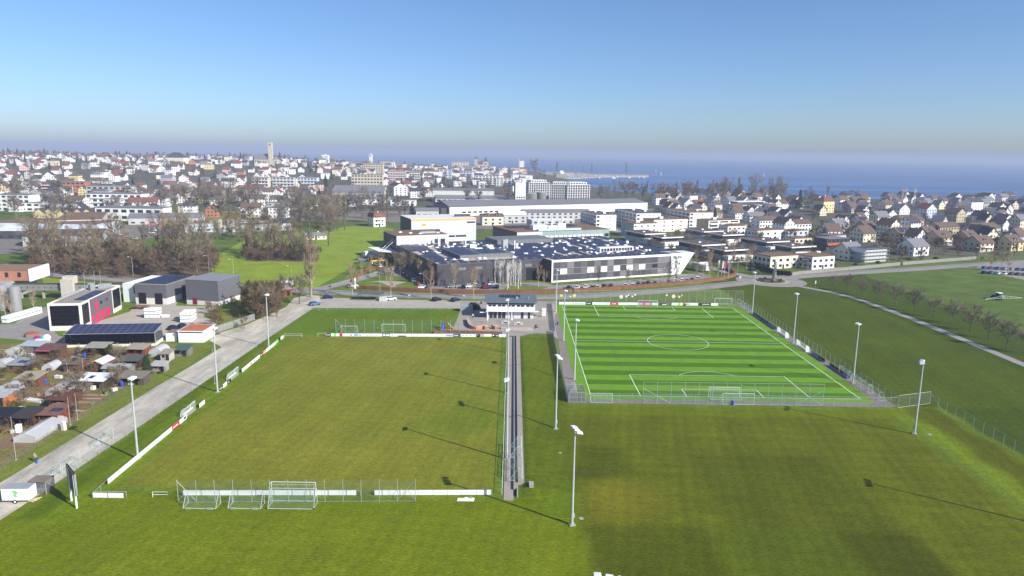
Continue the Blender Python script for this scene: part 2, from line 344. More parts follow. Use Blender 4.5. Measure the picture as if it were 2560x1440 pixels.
ribbon('pavement', main_road, 3.75, 5.4, .12, paving('pavement', (148, 146, 143), .1)); ribbon('kerb', main_road, 3.6, 3.75, .14, kerb_m)
east = smooth_line([(127, 329), (144, 337.5), (178, 351), (212, 364), (250, 380), (286, 394), (360, 424), (520, 500)]); ribbon('east_road', east, -3.8, 3.8, .024, asph); ribbon('footway', east, 3.95, 5.6, .12, MATS['pavement']); ribbon('kerb', east, 3.8, 3.95, .14, kerb_m)
north = smooth_line([(114, 332), (103, 352), (93, 392), (84, 440), (79, 500), (76, 560)]); ribbon('north_road', north, -3.2, 3.2, .028, asph)
C0 = (119, 322); circ = lambda r, k=48: [(C0[0] + r * math.cos(6.2832 * i / k), C0[1] + r * 1.0 * math.sin(6.2832 * i / k)) for i in range(k)]
flat('roundabout', circ(15.5), .036, asph); flat('roundabout_apron', circ(8.2), .05, conc); MB().prism(circ(6.2), .02, .35).build('roundabout_island', mat('island_soil', (96, 86, 70), var=.25, scale=1.5))['kind'] = 'structure'
for nm, ln in (('main_road', main_road), ('east_road', east)):
    b = MB(); q = ribbon_pts(ln, -.07, .07); acc = 0
    for i in range(len(q) - 1):
        if i % 2 == 0: b.quad(*[(v.x, v.y, .045) for v in (q[i][0], q[i][1], q[i + 1][1], q[i + 1][0])])
    me = b.mesh('lane_marking', white_p); put('lane_marking', me)['kind'] = 'structure'
park = flat('car_park', [(-71.5, 251.5), (-19, 254), (-9, 262), (-12, 268), (-40, 268), (-72, 270), (-80, 276), (-84, 268)], .012, paving('car_park', (172, 166, 154), .14))
b = MB()
for i in range(19): b.box(-66 + i * 2.6, 258.2, .02, -65.9 + i * 2.6, 258.8, .026); b.box(-66 + i * 2.6, 263.6, .02, -65.9 + i * 2.6, 264.2, .026)
b.build('bay_marking', white_p)['kind'] = 'structure'
track = [(-94, 80), (-87.5, 100), (-86.4, 113), (-85.6, 131), (-85, 161), (-84, 181), (-83.6, 198), (-90, 205), (-91, 213), (-86, 226), (-84, 240), (-82, 252), (-84, 268), (-76, 274), (-72, 262), (-71.9, 250), (-73.8, 208), (-75.2, 163), (-76.5, 127), (-77.2, 108), (-79, 80)]
flat('gravel_track', track, .02, gravel)
flat('yard', [(-133, 201), (-100, 203), (-91.5, 206), (-91, 213), (-96, 225), (-106, 238), (-106, 251), (-122, 252), (-126, 262), (-140, 262), (-133, 241), (-137, 221)], .016, paving('yard_concrete', (176, 168, 154), .12))
flat('works_road', [(-170, 208), (-146, 203), (-130, 198), (-128, 203), (-137, 208), (-144, 216), (-150, 236), (-158, 262), (-166, 262), (-166, 240), (-160, 222), (-172, 216)], .018, asph)
fac_way = smooth_line([(-86, 279), (-78, 290), (-68, 312), (-60, 335), (-53, 356), (-46, 372)]); ribbon('factory_drive', fac_way, -3.2, 3.2, .032, asph)
flat('factory_forecourt', [(-62, 330), (-52, 318), (-38, 310), (-38, 288), (-20, 285.5), (16, 287), (48, 297), (84, 313), (96, 326), (92, 342), (80, 336), (74, 328), (18, 303), (14, 310), (-32, 302), (-54, 352), (-46, 368), (-56, 366)], .01, asph)
flat('lawn', [(-61, 300), (-40, 301), (-38.5, 286), (-62, 287), (-72, 290)], .022, ground_mat('lawn', False, (112, 124, 52))); flat('lawn', [(-4, 289), (12, 291.5), (16, 300), (-2, 301)], .022, MATS['lawn'])
flat('lawn_path', [(-64, 303), (-58, 305), (-52, 296), (-50, 288), (-47, 288), (-50, 298), (-46, 306), (-58, 308)], .03, conc)
path = smooth_line([(127, 309), (131, 303), (136, 295), (140, 280), (142, 262), (143, 243), (143.6, 191), (144, 130), (144, 70)]); ribbon('field_path', path, -1.5, 1.5, .02, path_m)
flat('clubhouse_terrace', [g2(*p) for p in ((1128, 832), (1148, 785), (1152, 752), (1345, 752), (1392, 752), (1386, 800), (1395, 850), (1380, 835), (1340, 833), (1300, 840), (1262, 840))], .02, beige_pave)
# meadow and park lawns farther back
mead = ground_mat('meadow', False, (130, 148, 48), .2, .2); flat('meadow', [g2(*p) for p in ((520, 700), (610, 720), (785, 722), (860, 680), (905, 645), (950, 622), (966, 600), (985, 572), (940, 566), (860, 566), (800, 580), (700, 585), (620, 595), (540, 640))], .006, mead)
flat('verge', [g2(*p) for p in ((105, 693), (330, 716), (330, 728), (240, 720), (108, 707))], .012, mead)
flat('park_lawn', [g2(*p) for p in ((400, 522), (500, 514), (640, 530), (720, 545), (640, 560), (500, 552), (400, 545))], .006, ground_mat('park_grass', False, (128, 124, 66), .12, .2))
flat('east_car_park', [g2(*p) for p in ((2440, 670), (2475, 682), (2560, 700), (2760, 725), (2760, 655), (2470, 655))], .014, asph)
works = paving('works_ground', (128, 122, 112), .2); flat('works_ground', [g2(*p) for p in ((-60, 640), (60, 632), (100, 610), (420, 592), (540, 585), (700, 566), (690, 556), (560, 556), (420, 562), (200, 560), (-60, 575))], .004, works)
flat('works_ground', [g2(*p) for p in ((600, 540), (760, 552), (850, 548), (1000, 556), (1090, 552), (1100, 515), (1000, 505), (860, 508), (660, 512), (560, 518))], .004, works); flat('works_ground', [g2(*p) for p in ((1000, 560), (1240, 574), (1500, 580), (1560, 562), (1640, 520), (1400, 545), (1120, 537))], .004, works)
# ---------------------------------------------------------------- artificial turf with its lines
PX, PY, PW, PL = 51.03, 210.9, 64., 100.
def turf_mat():
    m, n, l, p = nodes('artificial_turf'); geo = n.new('ShaderNodeNewGeometry'); s = n.new('ShaderNodeSeparateXYZ'); l.new(geo.outputs['Position'], s.inputs[0])
    st = math_node(n, l, 'FRACT', math_node(n, l, 'ADD', math_node(n, l, 'DIVIDE', math_node(n, l, 'SUBTRACT', s.outputs[1], PY), 8.), 20.25))
    dark = math_node(n, l, 'LESS_THAN', st, .5)
    inside = math_node(n, l, 'LESS_THAN', math_node(n, l, 'ABSOLUTE', math_node(n, l, 'SUBTRACT', s.outputs[0], PX)), 31.95)
    dk = math_node(n, l, 'MULTIPLY', dark, inside)
    mx = n.new('ShaderNodeMix'); mx.data_type = 'RGBA'; l.new(dk, mx.inputs[0]); mx.inputs[6].default_value = (*lin((104, 147, 36)), 1); mx.inputs[7].default_value = (*lin((74, 115, 14)), 1)
    nz = n.new('ShaderNodeTexNoise'); nz.inputs['Scale'].default_value = .35; nz.inputs['Detail'].default_value = 7; l.new(geo.outputs['Position'], nz.inputs['Vector'])
    mr = n.new('ShaderNodeMapRange'); mr.inputs[1].default_value = .3; mr.inputs[2].default_value = .7; mr.inputs[3].default_value = .9; mr.inputs[4].default_value = 1.1; l.new(nz.outputs[0], mr.inputs[0])
    vm = n.new('ShaderNodeVectorMath'); vm.operation = 'SCALE'; l.new(mx.outputs[2], vm.inputs[0]); l.new(mr.outputs[0], vm.inputs['Scale']); l.new(vm.outputs[0], p.inputs['Base Color'])
    p.inputs['Roughness'].default_value = .9; p.inputs['Specular IOR Level'].default_value = .15; return m
grey_path = paving('pitch_surround', (136, 126, 120), .1)
flat('pitch_surround', [(13.2, 155.6), (89, 155.6), (89.3, 269), (15.4, 264.6)], .012, grey_path)
flat('turf_pitch', [(16.2, 158.2), (85.6, 158.2), (86.6, 266.4), (16.6, 264)], .022, turf_mat())
line_w = mat('line_white', (232, 236, 228), var=.06); line_y = mat('line_yellow', (176, 176, 50), var=.1); line_b = mat('line_blue', (40, 90, 90), var=.1)
def lines(name, segs, w, m, z=.03):
    b = MB()
    for (x0, y0, x1, y1) in segs:
        d = Vector((x1 - x0, y1 - y0)).normalized(); k = Vector((-d.y, d.x)) * w / 2; e = d * w / 2
        pts = [(x0 - e.x + k.x, y0 - e.y + k.y), (x0 - e.x - k.x, y0 - e.y - k.y), (x1 + e.x - k.x, y1 + e.y - k.y), (x1 + e.x + k.x, y1 + e.y + k.y)]
        b.add([(PX + x, PY + y, z) for x, y in pts], [(0, 1, 2, 3)])
    me = b.mesh(name, m); o = put(name, me); o['kind'] = 'structure'; return o
hw, hl = PW / 2, PL / 2
seg = [(-hw, -hl, hw, -hl), (-hw, hl, hw, hl), (-hw, -hl, -hw, hl), (hw, -hl, hw, hl), (-hw, 0, hw, 0)]
for s in (-1, 1):
    for (a, dd) in ((20.16, 16.5), (9.16, 5.5)): seg += [(-a, s * hl, -a, s * (hl - dd)), (a, s * hl, a, s * (hl - dd)), (-a, s * (hl - dd), a, s * (hl - dd))]
    th0 = math.acos(5.5 / 9.15)
    for i in range(16):
        t0, t1 = -th0 + 2 * th0 * i / 16, -th0 + 2 * th0 * (i + 1) / 16
        seg.append((9.15 * math.sin(t0), s * (hl - 11 - 9.15 * math.cos(t0)), 9.15 * math.sin(t1), s * (hl - 11 - 9.15 * math.cos(t1))))
for i in range(56): seg.append((9.15 * math.cos(6.2832 * i / 56), 9.15 * math.sin(6.2832 * i / 56), 9.15 * math.cos(6.2832 * (i + 1) / 56), 9.15 * math.sin(6.2832 * (i + 1) / 56)))
lines('pitch_line', seg, .16, line_w)
lines('pitch_line', [(-hw, y, hw, y) for y in (-3.6, 3.6, -42, 42)], .12, line_y, .027); lines('pitch_line', [(x, -28, x, 28) for x in (-21, 21)], .1, line_b, .026)
# ---------------------------------------------------------------- sports ground furniture
galv = mat('galvanised_steel', (176, 180, 182), .5, .08, metal=.3); white_mtl = mat('white_painted_metal', (236, 238, 236), .45, .04); dark_mtl = mat('dark_metal', (52, 54, 58), .5)
lamp_w = mat('lamp_housing', (238, 240, 244), .35, .03); lamp_g = mat('lamp_glass', (70, 84, 110), .15, .05, spec=.6)
conc_m = mat('concrete', (164, 160, 150), .9, .14, 1.2, bump=.15); white_board = mat('board_white', (238, 240, 240), .4, .03); wire_m = sheer('chain_link', (150, 158, 158), .1); wire_g = sheer('ball_net', (120, 140, 130), .1); net_m = sheer('goal_net', (150, 190, 170), .09)
wood_m = mat('wood_plank', (132, 96, 62), .8, .2, 2.)
def shared(f, *a):
    k = (f.__name__,) + a
    if k not in SH: SH[k] = f(*a)
    return SH[k]
SH = {}
def post_mesh(h, r, m): return MB().tube((0, 0, -.1), (0, 0, h), r, n=5).mesh('post', MATS[m])
MATS.update(galv=galv, white_mtl=white_mtl, dark_mtl=dark_mtl, wood=wood_m, conc=conc_m)
def fence(name, label, pts, step, h, wire=None, r=.04, pm='galv', rails=(1.,), cat='fence', group=None, rail_r=.025, z0=0., brace=()):
    t = thing(name, label, cat, (pts[0][0], pts[0][1], z0), group=group); o = Vector((pts[0][0], pts[0][1]))
    w = MB(); rl = [MB() for _ in rails]; pm_ = shared(post_mesh, h, r, pm)
    for i in range(len(pts) - 1):
        a, b = Vector(pts[i]) - o, Vector(pts[i + 1]) - o; n = max(1, round((b - a).length / step))
        for k in range(n + (i == len(pts) - 2)):
            p = a.lerp(b, k / n); put('post', pm_, t, (p.x, p.y, 0))
        w.add([(a.x, a.y, .03), (b.x, b.y, .03), (b.x, b.y, h * .97), (a.x, a.y, h * .97)], [(0, 1, 2, 3)])
        for f, q in zip(rails, rl): q.tube((a.x, a.y, h * f - .02), (b.x, b.y, h * f - .02), rail_r, n=5)
    if wire: w.build('wire_mesh', wire, t)
    for q in rl: q.build('rail', MATS[pm], t)
    for (x0, y0, z_0, x1, y1, z_1) in brace: MB().tube((x0 - o.x, y0 - o.y, z_0), (x1 - o.x, y1 - o.y, z_1), .035, n=5).build('brace', MATS[pm], t)
    return t
# floodlight masts
def mast_mesh(): return MB().tube((0, 0, .1), (0, 0, 7.5), .21, .17, 8).tube((0, 0, 7.5), (0, 0, 15.4), .17, .12, 8).mesh('pole', mat('mast_steel', (196, 202, 204), .45, .06, metal=.25))
def lamp_mesh():
    b = MB(); b.profile([(-.5, .0), (-.42, .2), (.3, .26), (.5, .12), (.5, .0)], -.36, .36); return b.mesh('lamp', lamp_w)
def glass_mesh(): return MB().box(-.46, -.32, -.03, .46, .32, -.004).mesh('lamp_glass', lamp_g)
def mast(base, face, lamps, label, group=None, world=False, h=15.4):
    p = Vector((base[0], base[1], 0)) if world else G(*base)
    t = thing('floodlight_mast', label, 'floodlight', p, face, group)
    put('pole', shared(mast_mesh), t, sc=(1, 1, h / 15.4)); MB().box(-.45, -.45, -.05, .45, .45, .16).build('foot', conc_m, t)
    n = len(lamps); MB().box(-.05, -n * .5, h - .12, .05, n * .5, h).build('crossarm', galv, t)
    if n > 2: MB().box(.16, -.15, 1.2, .36, .15, 1.9).build('switch_box', galv, t)
    for k, (dy, rz) in enumerate(lamps):
        q = put('lamp', shared(lamp_mesh), t, (.25, dy, h + .02)); q.rotation_euler = (0, .22, rz); put('lamp_glass', shared(glass_mesh), q)
    return t
L2 = [(-.45, -.25), (.45, .25)]; LL3 = [(-1.15, -.25), (0, 0), (1.15, .25)]
mast((345, 1147), 0, L2, 'tall floodlight mast beside white boards with round shadow over gravel track', 'floodlights along the gravel track')
mast((544, 980), 0, L2, 'tall floodlight mast standing between the two small dugouts')
mast((672, 868), 0, L2, 'tall floodlight mast at the far end of the track side boards')
for q in ((1267, 1148), (1269, 983), (1269, 882)): mast(q, math.pi, L2, 'tall floodlight mast rising from the concrete spectator terrace', 'floodlights on the spectator terrace')
mast((1430, 1312), .3, LL3, 'tall three lamp floodlight mast on open grass beyond the terrace end')
mast((1389, 1072), .2, LL3, 'tall three lamp floodlight mast on grass strip beside goal cage')
mast((2286, 1085), math.pi - .5, LL3, 'tall three lamp floodlight mast inside the right fence corner')
p = G(1522, 1449, 15.4); mast((p.x, p.y), 1.3, LL3, 'three lamp floodlight on the near training grass', world=True)
p = G(2168, 1206); mast((p.x + 21.2, p.y - 14.4), 2.8, LL3, 'three lamp floodlight outside the training ground whose long shadow crosses the grass', world=True)
for q in ((1436, 949), (1409, 851), (1390, 782)): mast(q, 0, L2, 'floodlight mast on the grey path left of the striped turf', 'floodlights left of the turf pitch')
for q in ((1880, 787), (1983, 858), (2132, 958)): mast(q, math.pi, L2, 'floodlight mast by the dark boards right of the striped turf', 'floodlights right of the turf pitch')
# fences
fence('chain_link_fence', 'chain link fence between gravel track and bright grass strip', [(-77.2, 105.5), (-76.2, 127), (-75, 163), (-73.6, 208), (-71.8, 246)], 3., 1.9, wire_m, rails=(.99,), rail_r=.015)
fence('chain_link_fence', 'chain link fence along the car park behind the small lawn', [(-71.7, 246.2), (-60, 249.6), (-45, 250), (-19.6, 251)], 3., 1.6, wire_m, rails=(.99,), rail_r=.015)
fence('ball_fence', 'tall ball fence behind the training goals with slanted end braces', [g2(446, 1256), g2(1039, 1253)], 2.93, 3.9, wire_g, .045, rails=(.02,), cat='fence',
      brace=[(*g2(444, 1254), 3.7, *g2(492, 1255), .1), (*g2(444, 1254), .1, *g2(470, 1245), 1.3), (*g2(1039, 1252), 3.7, *g2(992, 1253), .1), (*g2(1039, 1252), .1, *g2(1020, 1240), 1.)])
fence('ball_fence', 'tall ball fence behind the far goal of the grass pitch', [g2(840, 832), g2(1150, 834)], 2.95, 4.4, wire_g, .045, rails=(.02,), cat='fence', brace=[(*g2(840, 831), 4.2, *g2(866, 832), .1), (*g2(840, 831), .1, *g2(856, 826), 2.)])
fence('ball_fence', 'high mesh fence along the road behind the striped turf', [(16.4, 264.8), (89.5, 269.4)], 3., 5.2, wire_m, .045, rails=(.99, .02), cat='fence')
fence('ball_fence', 'high braced mesh fence behind the near turf goals', [(30.5, 155.9), (72, 156.1)], 3.2, 5.2, wire_g, .05, rails=(.99, .02), cat='fence', brace=[(30.5, 155.9, 3.6, 36.9, 155.9, .1), (30.5, 155.9, .1, 33.6, 155.9, 1.8), (72, 156.1, 3.6, 65.6, 156, .1), (72, 156.1, .1, 69, 156, 1.8)])
fence('chain_link_fence', 'low mesh fence running past both ends of the near turf goal', [(13.4, 155.6), (89, 155.6)], 2.9, 2.4, wire_m, .035, rails=(.99,), rail_r=.018)
fence('chain_link_fence', 'long mesh fence beside the dark boards right of the turf', [(89.4, 269), (89, 155.7)], 3., 2.6, wire_m, .035, rails=(.99,), rail_r=.015)
fence('chain_link_fence', 'mesh fence corner with a slanted brace behind right floodlight', [(89.1, 155.4), (98, 158.4)], 3., 3., wire_m, .045, rails=(.99, .02), brace=[(89.1, 155.4, 3., 83, 156, .1)])
fence('chain_link_fence', 'mesh fence between dark green meadow and training ground', [(98, 158.2), (98.5, 140), (98.9, 128), (99.2, 95), (99.5, 60)], 3., 2.6, wire_m, .035, rails=(.99,), rail_r=.015, brace=[(98, 158.2, 2.6, 98.3, 154, .1)])
fence('railing', 'blue grey solid railing between clubhouse terrace and turf pitch', [(15, 264), (14.4, 238), (14., 222)], 2., 1.3, sheer('railing_panel', (170, 182, 196), .7), .04, rails=(.99,), cat='railing')
fence('railing', 'pale panelled railing on the grass bank left of the grey path', [(13.2, 221), (13.1, 188), (13.3, 156)], 2., 1.5, MATS['railing_panel'], .04, rails=(.99,), cat='railing')
fence('handrail', 'white handrail between the grass pitch and spectator terrace', [(-1.3, 213.5), (-1.2, 110.5)], 4., 1.05, None, .035, 'white_mtl', (1.,), 'handrail', rail_r=.035)
fence('handrail', 'low grey tube rail along the car park by the road', [(-70, 270.6), (-18, 268.8)], 4., .9, None, .04, 'dark_mtl', (1.,), 'handrail', rail_r=.03)
# goals
goal_grey = mat('goal_frame_grey', (188, 196, 194), .5, .05)
def goal(loc, rz, w, h, d, label, group=None, slope=.5, tip=0., fm=None):
    t = thing('football_goal', label, 'goal', loc, rz, group); x = w / 2; r = .045
    if tip: t.rotation_euler[0] = tip
    for s in (-1, 1): MB().tube((s * x, 0, 0), (s * x, 0, h), r, n=6).build('post', fm or white_mtl, t)
    MB().tube((-x - r, 0, h), (x + r, 0, h), r, n=6).build('crossbar', fm or white_mtl, t)
    top = d * slope; b = MB()
    for s in (-1, 1): b.tube((s * x, 0, h), (s * x, top, h), .035, n=5).tube((s * x, top, h), (s * x, d, 0.05), .035, n=5).tube((s * x, 0, .05), (s * x, d, .05), .035, n=5)
    b.tube((-x, d, .05), (x, d, .05), .05, n=5).tube((-x, top, h), (x, top, h), .03, n=5); b.build('back_frame', fm or goal_grey, t)
    nb = MB().quad((-x, top, h), (x, top, h), (x, d, .05), (-x, d, .05)).quad((-x, 0, h), (x, 0, h), (x, top, h), (-x, top, h))
    for s in (-1, 1): nb.quad((s * x, 0, .05), (s * x, 0, h), (s * x, top, h), (s * x, d, .05))
    nb.build('net', net_m, t); return t
pi = math.pi
goal(Vector((-35.6, 109., 0)), pi, 7.32, 2.44, 1.8, 'full size white goal just beyond the near white boards')
goal(Vector((-37.3, 218.2, 0)), 0, 7.32, 2.44, 2., 'full size white goal at the far boards of the grass pitch')
goal(G(873, 831), 0, 5., 2., 1.5, 'junior white goal behind the far ball fence')
for q, w in (((507, 1262), 5.2), ((618, 1262), 5.2)):
    t = goal(G(*q) + Vector((0, .6, 0)), pi, w, 2., 1.9, 'junior training goal with weights on its ground bar behind near ball fence', 'junior goals by the ball fence', .3, fm=goal_grey)
    for s in (-1, 1): MB().box(s * 1.7 - .4, 1.9, 0, s * 1.7 + .4, 2.15, .22).build('weight', galv, t)
t = goal(G(733, 1262) + Vector((0, .8, 0)), pi, 7.32, 2.44, 2.2, 'full size training goal with small wheels behind near ball fence', slope=.3, fm=goal_grey)
for s in (-1, 1): MB().tube((s * 3.7 - .05, 2.2, .12), (s * 3.7 + .05, 2.2, .12), .14, n=8).build('wheel', dark_mtl, t)
goal(Vector((PX, PY + hl, 0)), 0, 7.32, 2.44, 2., 'white turf goal before the pink board at road end')
goal(Vector((PX - .4, PY - hl, 0)), pi, 7.32, 2.44, 2., 'white turf goal standing on the near goal line')
goal(Vector((PX + 1.6, 156.6, 0)), pi, 7.32, 2.44, .6, 'white spare goal parked on grey path behind the near turf goal')
goal(Vector((21, 156.6, 0)), pi, 5., 2., .9, 'junior goal with green net by the near left turf corner')
goal(Vector((81.5, 268, 0)), 0, 6.6, 2.3, .8, 'spare goal parked beside the far right turf corner')
for y in (266.5, 258.6): goal(Vector((87.2, y, 0)), -pi / 2, 5., 2.1, 1.4, 'junior goal parked on grey path near the far turf corner flag', 'goals parked at far turf corner', fm=goal_grey)
for y in (178.5, 171.5, 168., 162.5): goal(Vector((86.9, y, 0)), -pi / 2, 5., 2.1, 1.5, 'junior goal with green net parked below the dark boards on grey path', 'goals parked at near turf corner', fm=goal_grey)
goal(Vector((15.4, 161.5, 0)), pi / 2, 4., 2.2, 2.2, 'goal with green net stored in the cage left of turf', slope=.3)
for i, y in enumerate((114.8, 119.4, 124.4)): goal(Vector((2.2, y + 2.3, .45)), pi / 2, 4.6, 2.2, 2.2, 'white goal with green net stored on the spectator terrace steps', 'goals stored on the terrace', .35)
for i, y in enumerate((113, 118.5, 129.5)): goal(Vector((-78.2, y, 0)), pi / 2, 5., 2.1, 1.6, 'thin framed goal with net parked on the gravel track by fence', 'goals parked on the track', .3, fm=goal_grey)
# boards round the pitches: barrier > board > print
PR = {}
def pm(c):
    k = 'print_%d_%d_%d' % c; return mat(k, c, .45, .05)
def barrier(label, a, b, panels, h=.95, name='pitch_barrier', back=True, group=None):
    """panels: (start m, end m, colour, prints) along a->b, seen from its left-hand normal reversed"""
    a, b = Vector(a), Vector(b); d = b - a; t = thing(name, label, 'advertising board', (a.x, a.y, 0), math.atan2(d.y, d.x), group); L = d.length
    pmh = shared(post_mesh, h + .03, .04, 'galv')
    for i in range(int(L / 2.6) + 1): put('post', pmh, t, (i * L / int(L / 2.6), .06, 0))
    MB().tube((0, .06, h + .03), (L, .06, h + .03), .035, n=5).build('rail', galv, t)
    for (s, e, c, pr) in panels:
        o = MB().box(s + .015, -.02, .06, e - .015, .015, h).build('board', pm(c), t)
        for (u0, u1, v0, v1, pc) in pr:
            w = e - s; MB().box(s + u0 * w, -.026, h * v0, s + u1 * w, -.0205, h * v1).build('print', pm(pc), o)
    return t
W_, K_, RD, BL, GN, GY = (240, 242, 242), (26, 26, 30), (196, 40, 74), (110, 160, 215), (130, 230, 110), (120, 124, 128)
def text_bars(c, n=5, u0=.15, u1=.85, v0=.35, v1=.65, seed=1):
    r = random.Random(seed); out = []; u = u0
    for k in range(n):
        w = (u1 - u0) / n; out.append((u, u + w * r.uniform(.55, .85), v0, v1, c)); u += w
    return out
def px_panels(a, b, spec):
    """spec: pixel columns of the board joints"""
    x0, x1 = a[0], b[0]; L = (Vector(g2(*b)) - Vector(g2(*a))).length
    return [((s - x0) / (x1 - x0) * L, (e - x0) / (x1 - x0) * L, c, pr) for (s, e, c, pr) in spec]
a, b = (815, 841), (1265, 843)
barrier('long row of sponsor boards at the far end of the grass pitch', g2(*a), g2(*b), px_panels(a, b, [
    (815, 827, K_, text_bars(W_, 2)), (827, 856, W_, [(.26, .46, 0.08, 1, GN), (.74, .98, .08, 1, RD)]), (856, 895, W_, [(.05, .12, .4, .7, (240, 150, 130)), (.5, .6, .3, .7, (60, 130, 200)), (.75, .98, .25, .8, BL)]),
    (895, 955, W_, text_bars((70, 72, 76), 3, .02, .14) + text_bars((190, 190, 196), 4, .35, .85)), (955, 974, (60, 120, 90), [(.1, .4, .2, .85, W_), (.48, .94, .2, .8, W_)]), (974, 994, W_, [(.3, .4, .4, .7, (90, 90, 90))]), (994, 1014, (236, 232, 230), [(.02, .98, .08, .4, (84, 70, 72))]),
    (1014, 1053, W_, []), (1053, 1093, W_, []), (1093, 1132, W_, [(.55, .98, .25, .75, (160, 150, 205))]), (1132, 1151, (84, 90, 98), text_bars(W_, 4, .08, .7)), (1151, 1190, W_, [(u, u + .07, .45, .7, (90, 92, 100)) for u in (.1, .35, .6, .85)]),
    (1190, 1209, (190, 170, 178), [(0, .5, .08, 1, K_), (.1, .3, .5, .85, W_)]), (1209, 1229, W_, [(0, 1, .08, .45, (200, 232, 110))]), (1229, 1247, K_, [(.1, .35, .4, .8, W_), (.55, .95, .3, .7, (190, 190, 190))]), (1247, 1265, W_, text_bars((200, 196, 205), 5))]))
barrier('row of blank white boards before the near ball fence', g2(456, 1239), g2(901, 1238.5), [(i * 2.85 + .02, i * 2.85 + 2.85, W_, []) for i in range(10)], .9)
barrier('shorter row of blank white boards ending at the terrace', g2(936, 1238.5), g2(1229, 1237.5), [(i * 2.42 + .02, i * 2.42 + 2.42, W_, []) for i in range(8)], .9)
LX = lambda y: -68.1 - (y - 112) * .0113
def left_run(label, y0, y1, cols): 
    n = len(cols); L = y1 - y0
    return barrier(label, (LX(y0), y0), (LX(y1), y1), [(L * i / n, L * (i + 1) / n, c, pr) for i, (c, pr) in enumerate(cols)])
left_run('long run of white boards beside the tall track side floodlight', 112.1, 142.4, [(W_, [])] * 3 + [(W_, text_bars((200, 200, 205), 4, .3, .7))] + [(W_, [])] * 3 + [(RD, text_bars(W_, 4)), (W_, text_bars((190, 196, 215), 3, .1, .5) + [(.6, .9, .3, .8, K_)])])
left_run('single white board between two track side dugouts', 148.8, 151.6, [(W_, [])])
left_run('short run of black and white boards next to middle track side floodlight', 159.6, 167., [(K_, text_bars(W_, 3)), (W_, []), (K_, text_bars(W_, 2, .2, .6))])
left_run('long run of white boards with red and black panels by far track side', 174.5, 204, [(W_, []), (W_, []), (W_, [(.2, .7, .2, .7, (225, 80, 70))]), (W_, [(.1, .6, .3, .8, BL)]), (W_, []), (K_, text_bars(W_, 4)), ((232, 130, 100), text_bars(W_, 2)), (W_, []), (W_, [(.3, .5, .2, .7, BL)]), (W_, []), (GN, [])])
left_run('single white board at the far track side corner', 206.4, 209, [(W_, [])])
fence('handrail', 'short tube rail with legs at the far left pitch corner', [g2(712, 843), g2(755, 843)], 4, 1.05, None, .04, 'white_mtl', (1., .45), 'handrail', rail_r=.035); fence('handrail', 'short tube rail beside the black end board', [g2(795, 841), g2(815, 841)], 4, 1.05, None, .04, 'white_mtl', (1.,), 'handrail', rail_r=.035)
fence('handrail', 'low tube frame on grass near the lone white barrier', [g2(382, 1243), g2(420, 1243)], 5, .95, None, .04, 'white_mtl', (1., .5), 'handrail', rail_r=.035)
t = thing('crowd_barrier', 'lone white double barrier on grass by the scoreboard', 'barrier', G(231, 1245))
MB().box(0, 0, .08, 2.45, .05, .92).build('board', white_board, t); MB().box(2.6, 0, .08, 5.1, .05, .92).build('board', white_board, t); MB().tube((0, .5, .95), (5.3, .5, .95), .05).tube((0, .5, 0), (0, .5, .95), .05).tube((5.3, .5, 0), (5.3, .5, .95), .05).build('frame', galv, t)
fence('handrail', 'tube rail slanting from the lone white barrier to the long boards', [(-67.8, 107.2), (-68.1, 112.1)], 2.6, 1., None, .04, 'galv', (1.,), 'handrail', rail_r=.04)
a, b = (1397, 761.5), (1795, 764.5)
barrier('long row of sponsor boards behind the far turf goal', g2(*a), g2(*b), px_panels(a, b, [(1397, 1430, W_, []), (1430, 1463, W_, text_bars((150, 140, 140), 6, .05, .9, .35, .6)), (1463, 1480, K_, text_bars(W_, 4)), (1480, 1502, W_, text_bars((205, 205, 210), 4)), (1502, 1524, W_, text_bars((190, 215, 225), 3)), (1524, 1545, (212, 66, 100), text_bars(W_, 3, .25, .75)), (1545, 1570, W_, []), (1570, 1595, W_, []),
    (1595, 1629, (226, 70, 176), text_bars((245, 200, 235), 2, .05, .95, .3, .75)), (1629, 1645, (196, 240, 214), []), (1645, 1678, (84, 66, 78), [(.3, .6, .2, .5, W_), (.6, .85, .3, .8, (150, 140, 150))]), (1678, 1694, W_, text_bars((225, 215, 225), 3)), (1694, 1712, W_, [(0, .35, .06, 1, GN), (.68, 1, .06, 1, (222, 70, 84))]), (1712, 1745, W_, [(.05, .4, .35, .8, (170, 180, 195))]), (1745, 1777, (44, 28, 34), text_bars(W_, 6, .3, .9)), (1777, 1795, W_, [])]), 1.)
for lb, y0, y1, cs in (('run of dark blue boards beside the far right turf floodlight', 252, 228, [(70, 84, 120), (30, 34, 52), (50, 64, 110), (44, 56, 92), (110, 140, 180), (120, 150, 190)]), ('short run of pale and navy boards below the second dugout', 200, 191, [(130, 150, 170), (40, 44, 96)]), ('short run of navy red and blue boards near the right turf corner', 188, 176, [(40, 44, 92), (120, 44, 64), (120, 150, 200)])):
    n = len(cs); L = y0 - y1; barrier(lb, (87.6, y1), (87.6, y0), [(L * (n - 1 - i) / n, L * (n - i) / n, c, []) for i, c in enumerate(cs)], .95)
